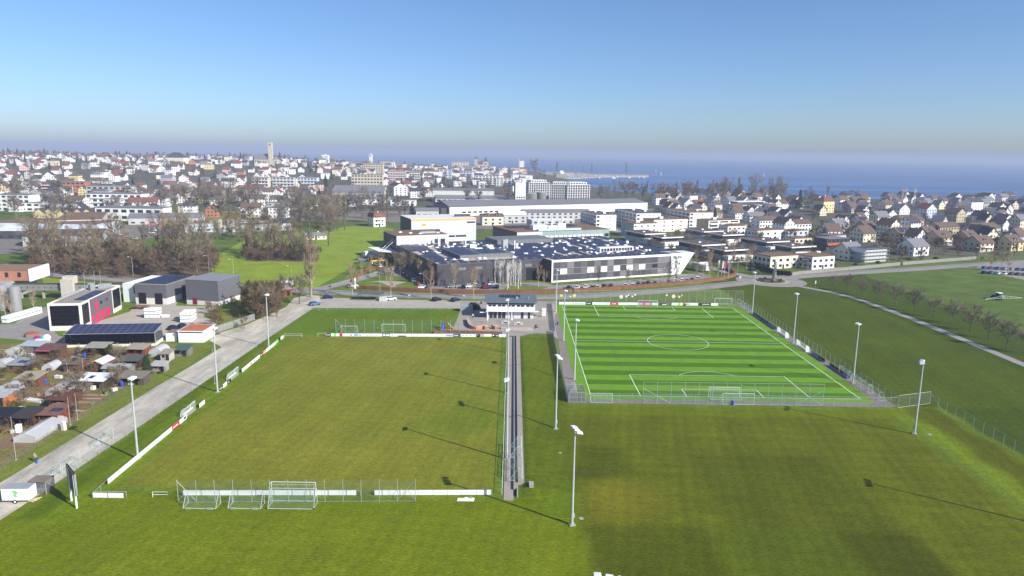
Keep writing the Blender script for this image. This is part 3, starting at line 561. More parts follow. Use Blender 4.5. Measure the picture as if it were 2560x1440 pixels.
# dugouts
film = sheer('clear_plastic', (225, 232, 235), .3, .15)
def dugout(loc, rz, w, label, group=None, white=False):
    t = thing('dugout', label, 'dugout', loc, rz, group); prof = [(1.25, 0), (1.2, .7), (1., 1.4), (.55, 1.85), (0, 2.)]
    b = MB(); vs = [(s * w / 2, y, z) for s in (-1, 1) for y, z in prof]; k = len(prof)
    b.add(vs, [(i, i + 1, k + i + 1, k + i) for i in range(k - 1)]); b.build('shell', film, t)
    for s in (-1, 1):
        q = [(s * w / 2, y, z) for y, z in prof] + [(s * w / 2, 0, 0)]; MB().add(q, [tuple(range(len(q)))]).build('end_panel', white_board if white else film, t)
        f = MB()
        for i in range(k - 1): f.tube((s * w / 2, *prof[i]), (s * w / 2, *prof[i + 1]), .04, n=5)
        f.build('hoop', white_mtl, t)
    MB().tube((-w / 2, 0, 2.), (w / 2, 0, 2.), .04, n=5).build('front_bar', white_mtl, t)
    MB().box(-w / 2, .55, .4, w / 2, .95, .48).build('bench', white_board, t); MB().box(-w / 2 - .1, 0, -.02, w / 2 + .1, 1.3, .06).build('floor_slab', conc_m, t); return t
dugout((-68.9, 145.5, 0), pi / 2, 4.6, 'clear plastic dugout between long white boards and single board'); dugout((-69.1, 170.8, 0), pi / 2, 4.6, 'clear plastic dugout between black and white boards and far boards')
dugout((86.4, 221, 0), -pi / 2, 7., 'white ended dugout before the right turf floodlight', white=True); dugout((86.4, 205, 0), -pi / 2, 7., 'white ended dugout below the halfway line by pale boards', white=True)
# spectator terrace: three concrete steps with their backs to the bank
t = thing('spectator_terrace', 'long stepped concrete spectator terrace beside the grass pitch', 'terrace', (0, 109, 0)); L = 105
MB().box(-.9, -.5, -.05, .75, L, .06).build('walkway', paving('terrace_walk', (158, 150, 140), .1), t)
for (x0, x1, z1, y0) in ((.75, 1.5, .45, 3), (1.5, 2.6, .85, 5.)):
    for i in range(15):
        a_, b_ = y0 + (L - y0) * i / 15, y0 + (L - y0) * (i + 1) / 15; MB().box(x0, a_ + .01, -.05, x1, b_ - .01, z1).build('step', MATS['terrace_walk'], t)
MB().box(1.3, .6, -.02, 1.5, 3, .5).build('end_wall', conc_m, t)
t = thing('concrete_block', 'upright pale concrete block on grass beyond terrace end', 'block', G(1328, 1222)); MB().box(-.35, -.7, -.05, .35, .7, .95).build('body', conc_m, t); MB().box(-.4, -.75, .95, .4, .75, 1.02).build('cap', kerb_m, t)
t = thing('rain_mat', 'white notched sheet lying on grass near the terrace end', 'sheet', G(1142, 1253)); MB().prism([(0, 0), (2.8, 0), (2.9, 1.1), (2.5, 1.2), (2.3, .9), (2., 1.3), (1.3, 1.35), (1.1, 1.), (.1, 1.)], .01, .07).build('panel', white_board, t); MB().box(2.0, .95, .05, 2.45, 1.4, .2).build('crate', mat('crate_green', (120, 150, 120)), t)
# scoreboard
p0, p1 = G(192, 1270), G(183.5, 1258); d = (p1 - p0); t = thing('scoreboard', 'tall dark scoreboard on white posts seen from its edge', 'scoreboard', p0, math.atan2(d.y, d.x)); L = d.length; Wd = 5.2
for x in (0, L + 1.2): MB().box(x - .14, -.12, -.05, x + .14, .12, 5.6).build('post', white_mtl, t)
MB().box(-.5, -.22, 2.2, Wd - .5, -.02, 5.9).build('panel', mat('score_navy', (30, 34, 60), .4), t); f = MB()
for (x0, z0, x1, z1) in ((-.5, 2.2, -.42, 5.9), (Wd - .58, 2.2, Wd - .5, 5.9), (-.5, 2.2, Wd - .5, 2.28), (-.5, 5.82, Wd - .5, 5.9)): f.box(x0, -.25, z0, x1, .01, z1)
f.build('frame', galv, t); MB().box(.4, -.24, 3.2, 2., -.222, 3.7).build('display', mat('score_tan', (150, 132, 90)), t)
# trailer and wire hut
t = thing('trailer', 'white box trailer with green leaf emblem by the track end', 'trailer', G(40, 1259), .05)
MB().box(-2.1, 0, .55, 2.1, 2.1, 2.5).build('box_body', mat('trailer_white', (238, 240, 238), .4, .03), t); MB().box(-2.1, 0, 2.5, 2.1, 2.1, 2.56).build('roof', galv, t)
for y in (-.05, 1.95): MB().tube((-.1, y, .32), (-.1, y + .2, .32), .33, n=12).build('wheel', mat('tyre', (28, 28, 30), .9), t); MB().tube((-.1, y - .02, .32), (-.1, y + .22, .32), .17, n=8).build('rim', white_mtl, t)
MB().prism([(-.3, 0), (.3, 0), (.2, -.02), (-.2, -.02)], .5, .56).build('drawbar', galv, t)
e = MB()
for cx, cz, r, c in ((-.1, 2.05, .28, 0), (.15, 1.85, .3, 0), (-.05, 1.5, .26, 0), (.1, 1.25, .22, 0)): e.add([(cx + r * math.cos(6.2832 * i / 10) * 1.2, -.012, cz + r * .6 * math.sin(6.2832 * i / 10)) for i in range(10)], [tuple(range(10))])
e.build('emblem', pm((120, 205, 110)), t)
t = thing('wire_hut', 'open wire cage hut beside the white box trailer', 'hut', G(95, 1236)); 
for x in (-1.4, 1.4):
    for y in (0, 2.2): MB().tube((x, y, 0), (x, y, 2.2), .05).build('post', galv, t)
MB().box(-1.5, -.1, 2.2, 1.5, 2.3, 2.28).build('roof', mat('hut_roof', (130, 118, 108)), t); b = MB()
for x in (-1.4, 1.4): b.quad((x, 0, 0), (x, 2.2, 0), (x, 2.2, 2.2), (x, 0, 2.2))
b.quad((-1.4, 2.2, 0), (1.4, 2.2, 0), (1.4, 2.2, 2.2), (-1.4, 2.2, 2.2)).quad((-1.4, 0, 0), (1.4, 0, 0), (1.4, 0, 2.2), (-1.4, 0, 2.2)); b.build('wire_mesh', sheer('cage', (120, 120, 120), .45), t)
t = thing('timber_pile', 'few loose timber offcuts on grass beside the trailer', 'timber', G(76, 1252))
for i in range(4): q = MB().box(-.9, -.07, 0, .9, .07, .12).build('beam', mat('pale_timber', (200, 186, 160)), t, (i * .12, i * .3 - .3, .02)); q.rotation_euler[2] = .25 * i - .2
# people
def person(loc, rz, pose, trousers, jacket, label, hair=(70, 60, 52), skin=(206, 160, 132)):
    o = thing('person', label, 'person', loc, rz)
    m, n, l, p = nodes('clothes'); tc = n.new('ShaderNodeTexCoord'); s = n.new('ShaderNodeSeparateXYZ'); l.new(tc.outputs['Object'], s.inputs[0]); rp = n.new('ShaderNodeValToRGB'); rp.color_ramp.interpolation = 'CONSTANT'
    zs = pose['bands']; E_ = rp.color_ramp.elements; E_[0].position = 0; E_[0].color = (*lin((40, 36, 34)), 1); E_[1].position = zs[0] / 2; E_[1].color = (*lin(trousers), 1)
    for z, c in zip(zs[1:], (jacket, skin, hair)): e = E_.new(z / 2); e.color = (*lin(c), 1)
    l.new(math_node(n, l, 'DIVIDE', s.outputs[2], 2.), rp.inputs[0]); l.new(rp.outputs[0], p.inputs['Base Color']); p.inputs['Roughness'].default_value = .9
    me = bpy.data.meshes.new('body'); me.from_pydata(pose['v'], pose['e'], []); me.materials.append(m); b = put('body', me, o)
    sk = b.modifiers.new('skin', 'SKIN'); sv = me.skin_vertices[0].data if me.skin_vertices else None
    if sv is None: me.attributes; 
    for i, r in enumerate(pose['r']):
        if me.skin_vertices: me.skin_vertices[0].data[i].radius = (r, r)
    if me.skin_vertices: me.skin_vertices[0].data[0].use_root = True
    b.modifiers.new('sub', 'SUBSURF').levels = 1; return o
def pose(lean=0., arm=0.):
    f = lambda x, y, z: (x, y + lean * max(0, z - .9) ** 1.2, z - .25 * lean * max(0, z - .9))
    v = [f(0, 0, .95), f(0, 0, 1.2), f(0, 0, 1.42), f(0, 0, 1.52), f(0, -.02, 1.63), f(0, 0, 1.74), f(-.1, 0, .9), f(-.11, -.03, .5), f(-.11, .02, .08), f(-.12, -.14, .04), f(.1, 0, .9), f(.12, -.06, .5), f(.12, .04, .08), f(.13, -.12, .04),
         f(-.2, 0, 1.4), f(-.27, -.05, 1.12), f(-.25, -.2 - arm, .95), f(-.25, -.24 - arm, .86), f(.2, 0, 1.4), f(.27, -.05, 1.12), f(.25, -.2 - arm, .95), f(.25, -.24 - arm, .86)]
    e = [(0, 1), (1, 2), (2, 3), (3, 4), (4, 5), (0, 6), (6, 7), (7, 8), (8, 9), (0, 10), (10, 11), (11, 12), (12, 13), (2, 14), (14, 15), (15, 16), (16, 17), (2, 18), (18, 19), (19, 20), (20, 21)]
    r = [.15, .15, .16, .06, .1, .09, .1, .07, .05, .045, .1, .07, .05, .045, .07, .055, .045, .04, .07, .055, .045, .04]
    return dict(v=v, e=e, r=r, bands=(.1, .92, 1.5 - .1 * lean, 1.7 - .2 * lean))
person(G(91, 1155), 1.2, pose(.55, .1), (48, 50, 62), (140, 132, 128), 'stooping person in grey jacket with a blue bucket beside the track', (190, 180, 170))
t = thing('bucket', 'small light blue bucket beside the stooping person', 'bucket', G(93, 1157) + Vector((.35, -.3, 0))); MB().tube((0, 0, 0), (0, 0, .45), .2, .26, 10).build('pail', mat('bucket_blue', (90, 140, 225), .4), t); MB().tube((-.26, 0, .46), (.26, 0, .46), .02).build('handle', dark_mtl, t)
person(G(1182, 796), 0, pose(), (96, 70, 60), (214, 204, 196), 'standing person in pale top and brown trousers on clubhouse terrace')
# ---------------------------------------------------------------- clubhouse
win_dark = mat('window_glass', (46, 52, 62), .12, .1, spec=.6); plaster = mat('white_plaster', (238, 238, 234), .8, .05); metal_roof = mat('roof_metal', (122, 134, 136), .45, .06, metal=.2); navy_pv = mat('solar_glass', (50, 55, 84), .45, .18, .35, spec=.4); pv_black = mat('solar_black', (15, 16, 27), .3, .12, .3, spec=.4)
def unit_box(m): return MB().box(-.5, -.5, -.5, .5, .5, .5).mesh('panel', MATS[m])
MATS.update(win_dark=win_dark, plaster=plaster, navy_pv=navy_pv, pv_black=pv_black, white_board=white_board)
def panel(name, parent, m, x0, y0, z0, x1, y1, z1):
    return put(name, shared(unit_box, m), parent, ((x0 + x1) / 2, (y0 + y1) / 2, (z0 + z1) / 2), 0, (x1 - x0, y1 - y0, z1 - z0))
c = thing('clubhouse', 'white two storey clubhouse with grey ribbed metal roof and solar panels', 'clubhouse', (-8.6, 238.4, 0)); Wc, Dc = 16.6, 8.6
MB().box(.5, .9, 0, Wc - .5, Dc, 2.75).build('ground_floor', mat('grey_plaster', (214, 214, 216), .8, .05), c)
MB().box(0, 0, 2.75, Wc, Dc, 5.1).build('upper_floor', plaster, c); MB().box(.05, .1, 5.1, Wc - .05, Dc - .05, 5.75).build('eaves_band', mat('slate_band', (62, 72, 84), .5), c)
MB().box(-.3, -.5, 2.62, Wc + 1.4, .9, 2.76).build('canopy', white_mtl, c)
rf = MB().add([(-.7, -.9, 5.8), (Wc + .7, -.9, 5.8), (Wc + .7, Dc + .8, 6.9), (-.7, Dc + .8, 6.9), (-.7, -.9, 5.95), (Wc + .7, -.9, 5.95), (Wc + .7, Dc + .8, 7.05), (-.7, Dc + .8, 7.05)], [(3, 2, 1, 0), (4, 5, 6, 7), (0, 1, 5, 4), (1, 2, 6, 5), (2, 3, 7, 6), (3, 0, 4, 7)]).build('roof', metal_roof, c)
for i in range(34):
    x = -.6 + i * .53; MB().add([(x, -.9, 5.95), (x + .1, -.9, 5.95), (x + .1, Dc + .8, 7.05), (x, Dc + .8, 7.05), (x, -.9, 6.04), (x + .1, -.9, 6.04), (x + .1, Dc + .8, 7.14), (x, Dc + .8, 7.14)], [(4, 5, 6, 7), (0, 1, 5, 4), (1, 2, 6, 5), (3, 0, 4, 7)]).build('seam', metal_roof, rf)
for i in range(4): MB().add([(4.4 + i * 1.8, 4.6, 6.75), (6.1 + i * 1.8, 4.6, 6.75), (6.1 + i * 1.8, 6.6, 7.25), (4.4 + i * 1.8, 6.6, 7.25), (4.4 + i * 1.8, 4.6, 6.65), (6.1 + i * 1.8, 4.6, 6.65), (6.1 + i * 1.8, 6.6, 7.15), (4.4 + i * 1.8, 6.6, 7.15)], [(0, 1, 2, 3), (0, 4, 5, 1), (1, 5, 6, 2), (2, 6, 7, 3), (3, 7, 4, 0)]).build('solar_panel', navy_pv, rf)
MB().box(10, 3.4, 6.2, 10.8, 4.1, 7.1).build('vent', galv, c); MB().tube((14.4, 3., 6.2), (14.4, 3., 7.4), .16).build('flue', galv, c)
for i in range(5):
    for k in (0, 1): panel('window', c, 'win_dark', .6 + i * 3.25 + k * 1.4, -.03, 4.35, 1.75 + i * 3.25 + k * 1.4, .03, 5.0)
for x0, x1 in ((.9, 2.1), (2.3, 3.5), (3.9, 5.1), (5.3, 6.5), (8.2, 9.2), (11.8, 12.7), (14.2, 15.)): panel('door', c, 'win_dark', x0, .86, .05, x1, .95, 2.4)
MB().box(-2.4, .6, 2.2, -.1, 3.4, 2.3).build('awning', mat('awning_navy', (44, 48, 78), .6), c); MB().box(-2.4, .55, 1.9, -.1, .62, 2.25).build('awning_edge', white_board, c)
st = thing('stair_tower', 'white outside stair with square landing right of the clubhouse', 'stair', G(1355, 793)); 
for i in range(9): MB().box(-2.6 + i * .28, .4, 2.75 - (9 - i) * .0 - i * .3, -2.3 + i * .28, 1.5, 2.81 - i * .3).build('tread', galv, st)
MB().box(0, 0, 2.4, 1.3, 1.6, 2.9).build('landing', white_board, st)
for x in (0, 1.2): 
    for y in (0, 1.5): MB().box(x, y, 0, x + .1, y + .1, 2.4).build('leg', white_mtl, st)
for k in range(4): MB().box(.1, -.04, .5 + k * .45, 1.2, 0, .85 + k * .45).build('screen', white_board, st)
def parasol(q):
    t = thing('parasol', 'closed white parasol standing in front of the clubhouse', 'parasol', G(*q), group='closed parasols'); MB().tube((0, 0, 0), (0, 0, 4.2), .05).build('pole', galv, t); MB().tube((0, 0, 1.1), (0, 0, 3.9), .34, .1, 8).tube((0, 0, 3.9), (0, 0, 4.3), .1, .02, 8).build('canopy', white_board, t); MB().box(-.4, -.4, 0, .4, .4, .1).build('base', conc_m, t)
parasol((1218, 808)); parasol((1279, 808))
brick = mat('orange_brick', (196, 134, 104), .9, .12, 3.)
t = thing('garden_wall', 'curved low orange brick wall on the clubhouse terrace', 'wall', G(1169, 801)); pts = [Vector(g2(*q)) - Vector(g2(1169, 801)) for q in ((1169, 801), (1171, 814), (1178, 821), (1190, 824), (1208, 822))]; ln = smooth_line(pts, .8); q = ribbon_pts(ln, -.18, .18)
for i in range(len(q) - 1): MB().prism([tuple(v) for v in (q[i][0], q[i][1], q[i + 1][1], q[i + 1][0])], -.05, 1.05).build('wall_segment', brick, t); MB().prism([tuple(v) for v in (q[i][0], q[i][1], q[i + 1][1], q[i + 1][0])], 1.05, 1.12).build('coping', mat('coping', (214, 190, 166)), t)
for i, (x, lab) in enumerate(((1212, 'wedge shaped orange brick planter next to the curved wall'), (1237, 'tall orange brick planter beside the concrete steps'))):
    t = thing('brick_planter', lab, 'planter', G(x, 824)); MB().prism([(-1.2, 1.9), (0, 0), (1., 0), (1.1, 1.)], -.05, 1.1).build('body', brick, t); MB().prism([(-1.2, 1.9), (0, 0), (1., 0), (1.1, 1.)], 1.1, 1.16).build('coping', MATS['coping'], t)
t = thing('terrace_steps', 'wide pale concrete steps down from the clubhouse terrace', 'steps', G(1252, 826))
for k in range(3): MB().box(0, k * 1.1, -.02, 10.6, k * 1.1 + 1.05, .12 + k * .12).build('step', mat('step_concrete', (182, 172, 156), .9), t)
t = thing('ball_sculpture', 'large brown stone ball sculpture on a plinth by the steps', 'sculpture', G(1341, 822)); MB().box(-.6, -.4, 0, .6, .6, .25).build('plinth', conc_m, t); b = MB(); b.dome((0, 0, .85), .65, .65, .65, 14, 6).dome((0, 0, .85), .65, .65, -.65, 14, 6); b.build('ball', mat('brown_stone', (126, 84, 76), .4), t)
for q in ((1264, 808), (1296, 811)):
    t = thing('terrace_table', 'white table with chairs on the clubhouse terrace', 'table', G(*q), group='terrace tables'); MB().box(-.7, -.5, .7, .7, .5, .75).build('top', white_board, t)
    for x in (-.6, .6): MB().box(x - .04, -.4, 0, x + .04, .4, .7).build('leg', white_board, t)
    for s in (-1, 1): MB().box(s * 1.1 - .22, -.22, .4, s * 1.1 + .22, .22, .45).box(s * 1.3 - .03, -.22, .45, s * 1.3 + .03, .22, .9).box(s * 1.1 - .2, -.2, 0, s * 1.1 + .2, .2, .4).build('chair', white_board, t)
t = thing('storage_container', 'grey ribbed storage container by the terrace edge', 'container', G(1151, 779)); cm = mat('container_grey', (158, 168, 172), .5, .05)
for i in range(14): MB().box(i * .31, 0, .1, i * .31 + .2, .05, 2.1).build('rib', cm, t)
MB().box(0, .05, 0, 4.3, 2.3, 2.2).build('body', cm, t)
for q, c_, lb in (((1265, 795), (50, 60, 190), 'blue advertising bin at clubhouse door'), ((1331, 796), (60, 80, 200), 'blue and white stand at the clubhouse corner'), ((1394, 812), (40, 50, 200), 'blue bin by the turf railing'), ((1386, 786), (214, 180, 80), 'yellow bin by the turf railing'), ((1831, 1012), (40, 60, 210), 'blue bin behind the near turf goal'), ((1203, 760), (44, 52, 84), 'dark navy container bin by the car park rail')):
    t = thing('bin', lb, 'bin', G(*q)); MB().tube((0, 0, 0), (0, 0, .95), .28, .33, 8).build('drum', mat('bin_%d_%d_%d' % c_, c_, .5), t); MB().tube((0, 0, .95), (0, 0, 1.02), .35, .3, 8).build('rim', dark_mtl, t)
# playground slide
t = thing('slide', 'playground slide with blue chute and timber frame on red mat', 'slide', G(1108, 828)); flatm = MB().prism([(-2.6, -.3), (1.2, -1.2), (4.2, 2.2), (2., 3.4), (-.6, 2.8)], 0, .03).build('safety_mat', mat('red_rubber', (196, 110, 90), .95), t)
MB().add([(-.3, 0, .25), (.3, 0, .25), (.3, 2.6, 2.1), (-.3, 2.6, 2.1)], [(0, 1, 2, 3)]).add([(-.33, 0, .25), (-.33, 2.6, 2.1), (-.33, 2.6, 2.4), (-.33, 0, .5)], [(0, 1, 2, 3)]).add([(.33, 0, .25), (.33, 2.6, 2.1), (.33, 2.6, 2.4), (.33, 0, .5)], [(0, 1, 2, 3)]).build('chute', mat('slide_blue', (74, 110, 205), .35), t)
for x in (-.5, 1.1):
    for y in (2.6, 3.6): MB().tube((x, y, 0), (x, y, 4.), .08, n=5).build('post', wood_m, t)
MB().box(-.6, 2.5, 2.05, 1.2, 3.7, 2.15).build('platform', wood_m, t); MB().tube((-.6, 3.1, 4.), (1.3, 3.1, 4.), .09).build('ridge_beam', wood_m, t); MB().add([(1.1, 2.6, 2.1), (1.1, 3.6, 2.1), (3.2, 3.6, 0.05), (3.2, 2.6, .05)], [(0, 1, 2, 3)]).build('climbing_ramp', mat('ramp_wood', (170, 150, 128)), t)
# flower ornaments on the far fence
def flower_mesh(k):
    b = MB(); 
    for i in range(6): a = i * 1.047; b.add([(.5 * math.cos(a) + .32 * math.cos(j * .785), 0, .5 * math.sin(a) + .32 * math.sin(j * .785)) for j in range(8)], [tuple(range(8))])
    b.add([(.3 * math.cos(j * .785), -.03, .3 * math.sin(j * .785)) for j in range(8)], [tuple(range(8))]); return b.mesh('petals', MATS[k])
for k, c_ in (('fl_y', (236, 222, 150)), ('fl_w', (240, 244, 226)), ('fl_p', (234, 214, 196))): MATS[k] = mat(k, c_, .6)
for (px_, py_, s, k, w) in [(1403, 739, .8, 'fl_y', 'yellow'), (1426, 741, .5, 'fl_y', 'yellow'), (1436, 739, .9, 'fl_y', 'yellow'), (1553, 742, 1., 'fl_w', 'white'), (1566, 741, .6, 'fl_w', 'white'), (1571, 738, .4, 'fl_w', 'white'), (1581, 741, .5, 'fl_w', 'white'), (1588, 737, .55, 'fl_w', 'white'), (1667, 738, .6, 'fl_p', 'pale pink'), (1684, 741, 1., 'fl_p', 'pale pink'), (1698, 742, .65, 'fl_p', 'pale pink'), (1705, 739, .4, 'fl_p', 'pale pink')]:
    a_, b_, c_ = ray(px_, py_); y = 264.6 + (a_ * 265 / b_ - 16.4) * .063; s_ = (y - .05) / b_
    t = thing('flower_ornament', 'big %s flower ornament hung on the mesh fence by road' % w, 'ornament', (a_ * s_, y - .06, CAM_H + c_ * s_), group='%s flower ornaments' % w); put('petals', shared(flower_mesh, k), t, sc=s * .95); MB().tube((0, .06, 0), (0, .06, .25), .03).build('hook', galv, t)
# store cage by the turf
t = thing('store_cage', 'galvanised store cage with gate at the near left turf corner', 'cage', (13.6, 156, 0))
for x in (0, 1.8, 3.6):
    for y in (0, 5.5): MB().tube((x, y, 0), (x, y, 2.4), .05, n=5).build('post', galv, t)
b = MB()
for y in (0, 5.5): b.quad((0, y, 0), (3.6, y, 0), (3.6, y, 2.4), (0, y, 2.4))
for x in (0, 3.6): b.quad((x, 0, 0), (x, 5.5, 0), (x, 5.5, 2.4), (x, 0, 2.4))
b.build('wire_mesh', MATS['cage'], t); f = MB()
for z in (.05, 1.2, 2.4): f.tube((0, 0, z), (3.6, 0, z), .035, n=5).tube((0, 0, z), (0, 5.5, z), .035, n=5).tube((3.6, 0, z), (3.6, 5.5, z), .035, n=5).tube((0, 5.5, z), (3.6, 5.5, z), .035, n=5)
f.build('frame', galv, t)
for q in ((1365, 1075), (1399, 1132), (1453, 1296), (1367, 973), (1327, 1006), (2325, 1086)):
    t = thing('drain_cover', 'small round concrete drain cover set in the grass', 'drain cover', G(*q), group='drain covers in the grass'); MB().tube((0, 0, -.02), (0, 0, .03), .42, n=10).build('slab', conc_m, t); MB().tube((0, 0, .03), (0, 0, .045), .28, n=10).build('lid', galv, t)
# ---------------------------------------------------------------- allotment gardens
def rgbmat(pre, c, **k): return mat('%s_%d_%d_%d' % ((pre,) + c), c, **k)
soil = paving('soil', (126, 104, 80), .25); garden_path = paving('garden_path', (176, 162, 128), .15)
for i, (x0, x1, y0, y1) in enumerate([(-123, -113, 131, 146), (-112, -100, 152, 163), (-104, -92.5, 150, 158), (-101, -92, 138, 148), (-133, -124, 128, 140), (-118, -107, 172, 180), (-104, -97, 186, 190), (-140, -131, 150, 158), (-98, -92, 160, 168), (-110, -102, 122, 132), (-150, -140, 186, 192), (-128, -120, 182, 188), (-122, -108, 116, 124), (-99, -92.5, 126, 136), (-140, -128, 112, 122)]):
    flat('garden_bed', [(x0, y0), (x1, y0 + .5), (x1 - .4, y1), (x0 + .3, y1 - .4)], .012 + .0005 * i, soil)
    if i % 2 == 0:
        for k in range(3): flat('bed_row', [(x0 + .6, y0 + 1 + k * 2.4), (x1 - .6, y0 + 1.2 + k * 2.4), (x1 - .6, y0 + 1.7 + k * 2.4), (x0 + .6, y0 + 1.5 + k * 2.4)], .024, garden_path)
for ln in ([(-131, 108), (-124, 130), (-121, 160), (-119, 192)], [(-152, 170), (-121, 166)], [(-108, 148), (-92, 146)]): ribbon('garden_path', smooth_line(ln), -.35, .35, .02, garden_path)
def shed(label, px0, py0, px1, d, h, kind, roof, wall, pv=0, porch=0., name='garden_shed'):
    a = G(px0, py0); w = max(2., G(px1, py0).x - a.x); wm = rgbmat('shed_wall', wall, var=.2, scale=2.); rm = rgbmat('shed_roof', roof, var=.16, scale=1.2)
    t = thing(name, label, 'shed', a, random.uniform(-.05, .05)); y0 = porch
    MB().box(0, y0, -.05, w, d, h).build('wall', wm, t); e = .35
    if porch:
        for x in (.1, w - .1, w / 2): MB().box(x - .06, .05, 0, x + .06, .17, h).build('post', wm, t)
        MB().box(.1, .06, .0, w * .45, .12, .9).build('parapet', wm, t)
    if kind == 'mono': rz = lambda y: h + .02 + .5 * (y + e) / (d + 2 * e); q = [(-e, -e), (w + e, -e), (w + e, d + e), (-e, d + e)]; vs = [(x, y, rz(y)) for x, y in q] + [(x, y, rz(y) + .1) for x, y in q]; fs = [(3, 2, 1, 0), (4, 5, 6, 7), (0, 1, 5, 4), (1, 2, 6, 5), (2, 3, 7, 6), (3, 0, 4, 7)]; r = MB().add(vs, fs).build('roof', rm, t); MB().add([(0, d, h), (w, d, h), (w, d, h + .5), (0, d, h + .5)], [(0, 3, 2, 1)]).build('gable', wm, t)
    elif kind == 'gx':   # ridge along x
        rg = h + .75; rz = lambda y: h + .05 + (rg - h) * (1 - abs(y - d / 2) / (d / 2 + e)); b = MB(); P_ = [(-e, h - .08), (d / 2, rg), (d + e, h - .08), (d + e, h + .04), (d / 2, rg + .12), (-e, h + .04)]
        b.add([(x, y, z) for x in (-e, w + e) for y, z in P_], [tuple(range(6))[::-1], tuple(range(6, 12))] + [(i, (i + 1) % 6, 6 + (i + 1) % 6, 6 + i) for i in range(6)]); r = b.build('roof', rm, t); MB().add([(x, y, z) for x in (0., w) for y, z in ((0, h), (d, h), (d / 2, rg))], [(0, 2, 1), (3, 4, 5)]).build('gable', wm, t)
    else:               # ridge along y
        rg = h + .8; rz = lambda y: h + .3; b = MB(); b.profile([(-e, h - .08), (-e, h + .04), (w / 2, rg + .12), (w + e, h + .04), (w + e, h - .08), (w / 2, rg)], -e, d + e); r = b.build('roof', rm, t); MB().add([(x, y, z) for y in (0., d) for x, z in ((0, h), (w, h), (w / 2, rg))], [(0, 1, 2), (3, 5, 4)]).build('gable', wm, t)
    for k in range(pv):
        x = w * .35 + k * 1.25; y0_, y1_ = d * .25, d * .25 + 1.6
        if kind == 'gx': y1_ = min(y1_, d / 2 - .05)
        MB().add([(x, y0_, rz(y0_) + .18), (x + 1.1, y0_, rz(y0_) + .18), (x + 1.1, y1_, rz(y1_) + .18), (x, y1_, rz(y1_) + .18)], [(0, 1, 2, 3)]).build('solar_panel', navy_pv, r)
    panel('door', t, 'win_dark', w * .6, y0 - .04, 0, w * .6 + .85, y0 + .02, 1.9)
    panel('window', t, 'win_dark', w * .15, y0 - .04, 1., w * .15 + .8, y0 + .02, 1.7)
    return t
BR, DB, GR = (96, 70, 58), (70, 54, 46), (150, 148, 142)
shed('brown roofed garden shed with pink awning posts', 92, 894, 147, 4.2, 2.2, 'mono', (104, 78, 72), BR, 0, 1.2)
shed('grey corrugated lean-to roof joined behind pink awning shed', 52, 884, 112, 3.4, 2.2, 'mono', (166, 172, 180), (120, 112, 104))
shed('garden shed with pale grey roof beside small conifer', 213, 889, 264, 4., 2.2, 'mono', (150, 146, 134), DB, 0, 1.4)
shed('red brown garden shed with tan flat roof near dark carport', 316, 892, 362, 4., 2.2, 'mono', (156, 148, 132), (130, 72, 52), 0, .8)
shed('low grey roofed garden shed with two solar panels', 17, 932, 73, 5., 2., 'mono', (142, 146, 152), (112, 86, 62), 2)
shed('brown gabled garden shed with one solar panel and side carport', 160, 931, 200, 4.6, 2.2, 'gx', (104, 92, 80), (104, 76, 58), 1)
shed('red fronted gabled shed with shiny silver roof', 226, 930, 258, 5., 2.2, 'gy', (206, 210, 216), (138, 66, 48))
shed('garden shed under dark slatted pergola roof', 300, 922, 345, 4., 2.1, 'mono', (86, 90, 88), DB, 0, 1.)
shed('grey glazed roofed shed in front of slatted pergola', 258, 940, 322, 3.6, 2., 'gx', (150, 156, 152), (128, 128, 122))
shed('weathered garden shed with pale flat roof beside polytunnel', 40, 970, 93, 4.2, 2.2, 'mono', (158, 150, 134), (112, 74, 58), 0, 1.)
shed('shed with white sheet metal roof and dark solar panel', 190, 974, 262, 4.4, 2.2, 'mono', (226, 228, 232), (108, 100, 92), 1, 1.4)
shed('rambling low dark shed with flat patched roof by verge', 294, 965, 356, 4., 2., 'mono', (128, 120, 108), (92, 82, 72), 0, 1.2)
shed('brown gabled summerhouse with white eaves and red brown roof', 123, 1023, 163, 6.4, 2.2, 'gx', (92, 62, 56), (98, 62, 48), 0, 1.)
shed('brown roofed shed with two solar panels above glasshouse', 99, 1063, 146, 5.2, 2.2, 'mono', (124, 88, 76), (118, 62, 46), 2, 1.2)
shed('black roofed shed with white awning rail', 30, 1070, 74, 5., 2.2, 'mono', (62, 60, 60), (84, 58, 46), 0, 1.4)
shed('small orange walled shed with grey roof at garden edge', -20, 1015, 13, 4., 2., 'mono', (168, 170, 172), (176, 112, 70))
shed('dark solar roofed lean-to beside black roofed shed', -30, 1066, 26, 4., 2., 'mono', (36, 38, 48), (84, 62, 52))
shed('green roofed market stall shed by the gravel track', 434, 893, 468, 4., 2., 'mono', (74, 98, 84), (120, 120, 112), 0, 1.2)
shed('small pale timber shed beside the green roofed stall', 402, 903, 424, 3., 2., 'mono', (150, 142, 126), (186, 180, 168))
shed('low open fronted shed with pale roof along the verge', 378, 930, 412, 2.6, 1.6, 'mono', (172, 170, 166), (150, 146, 138), 0, .8)
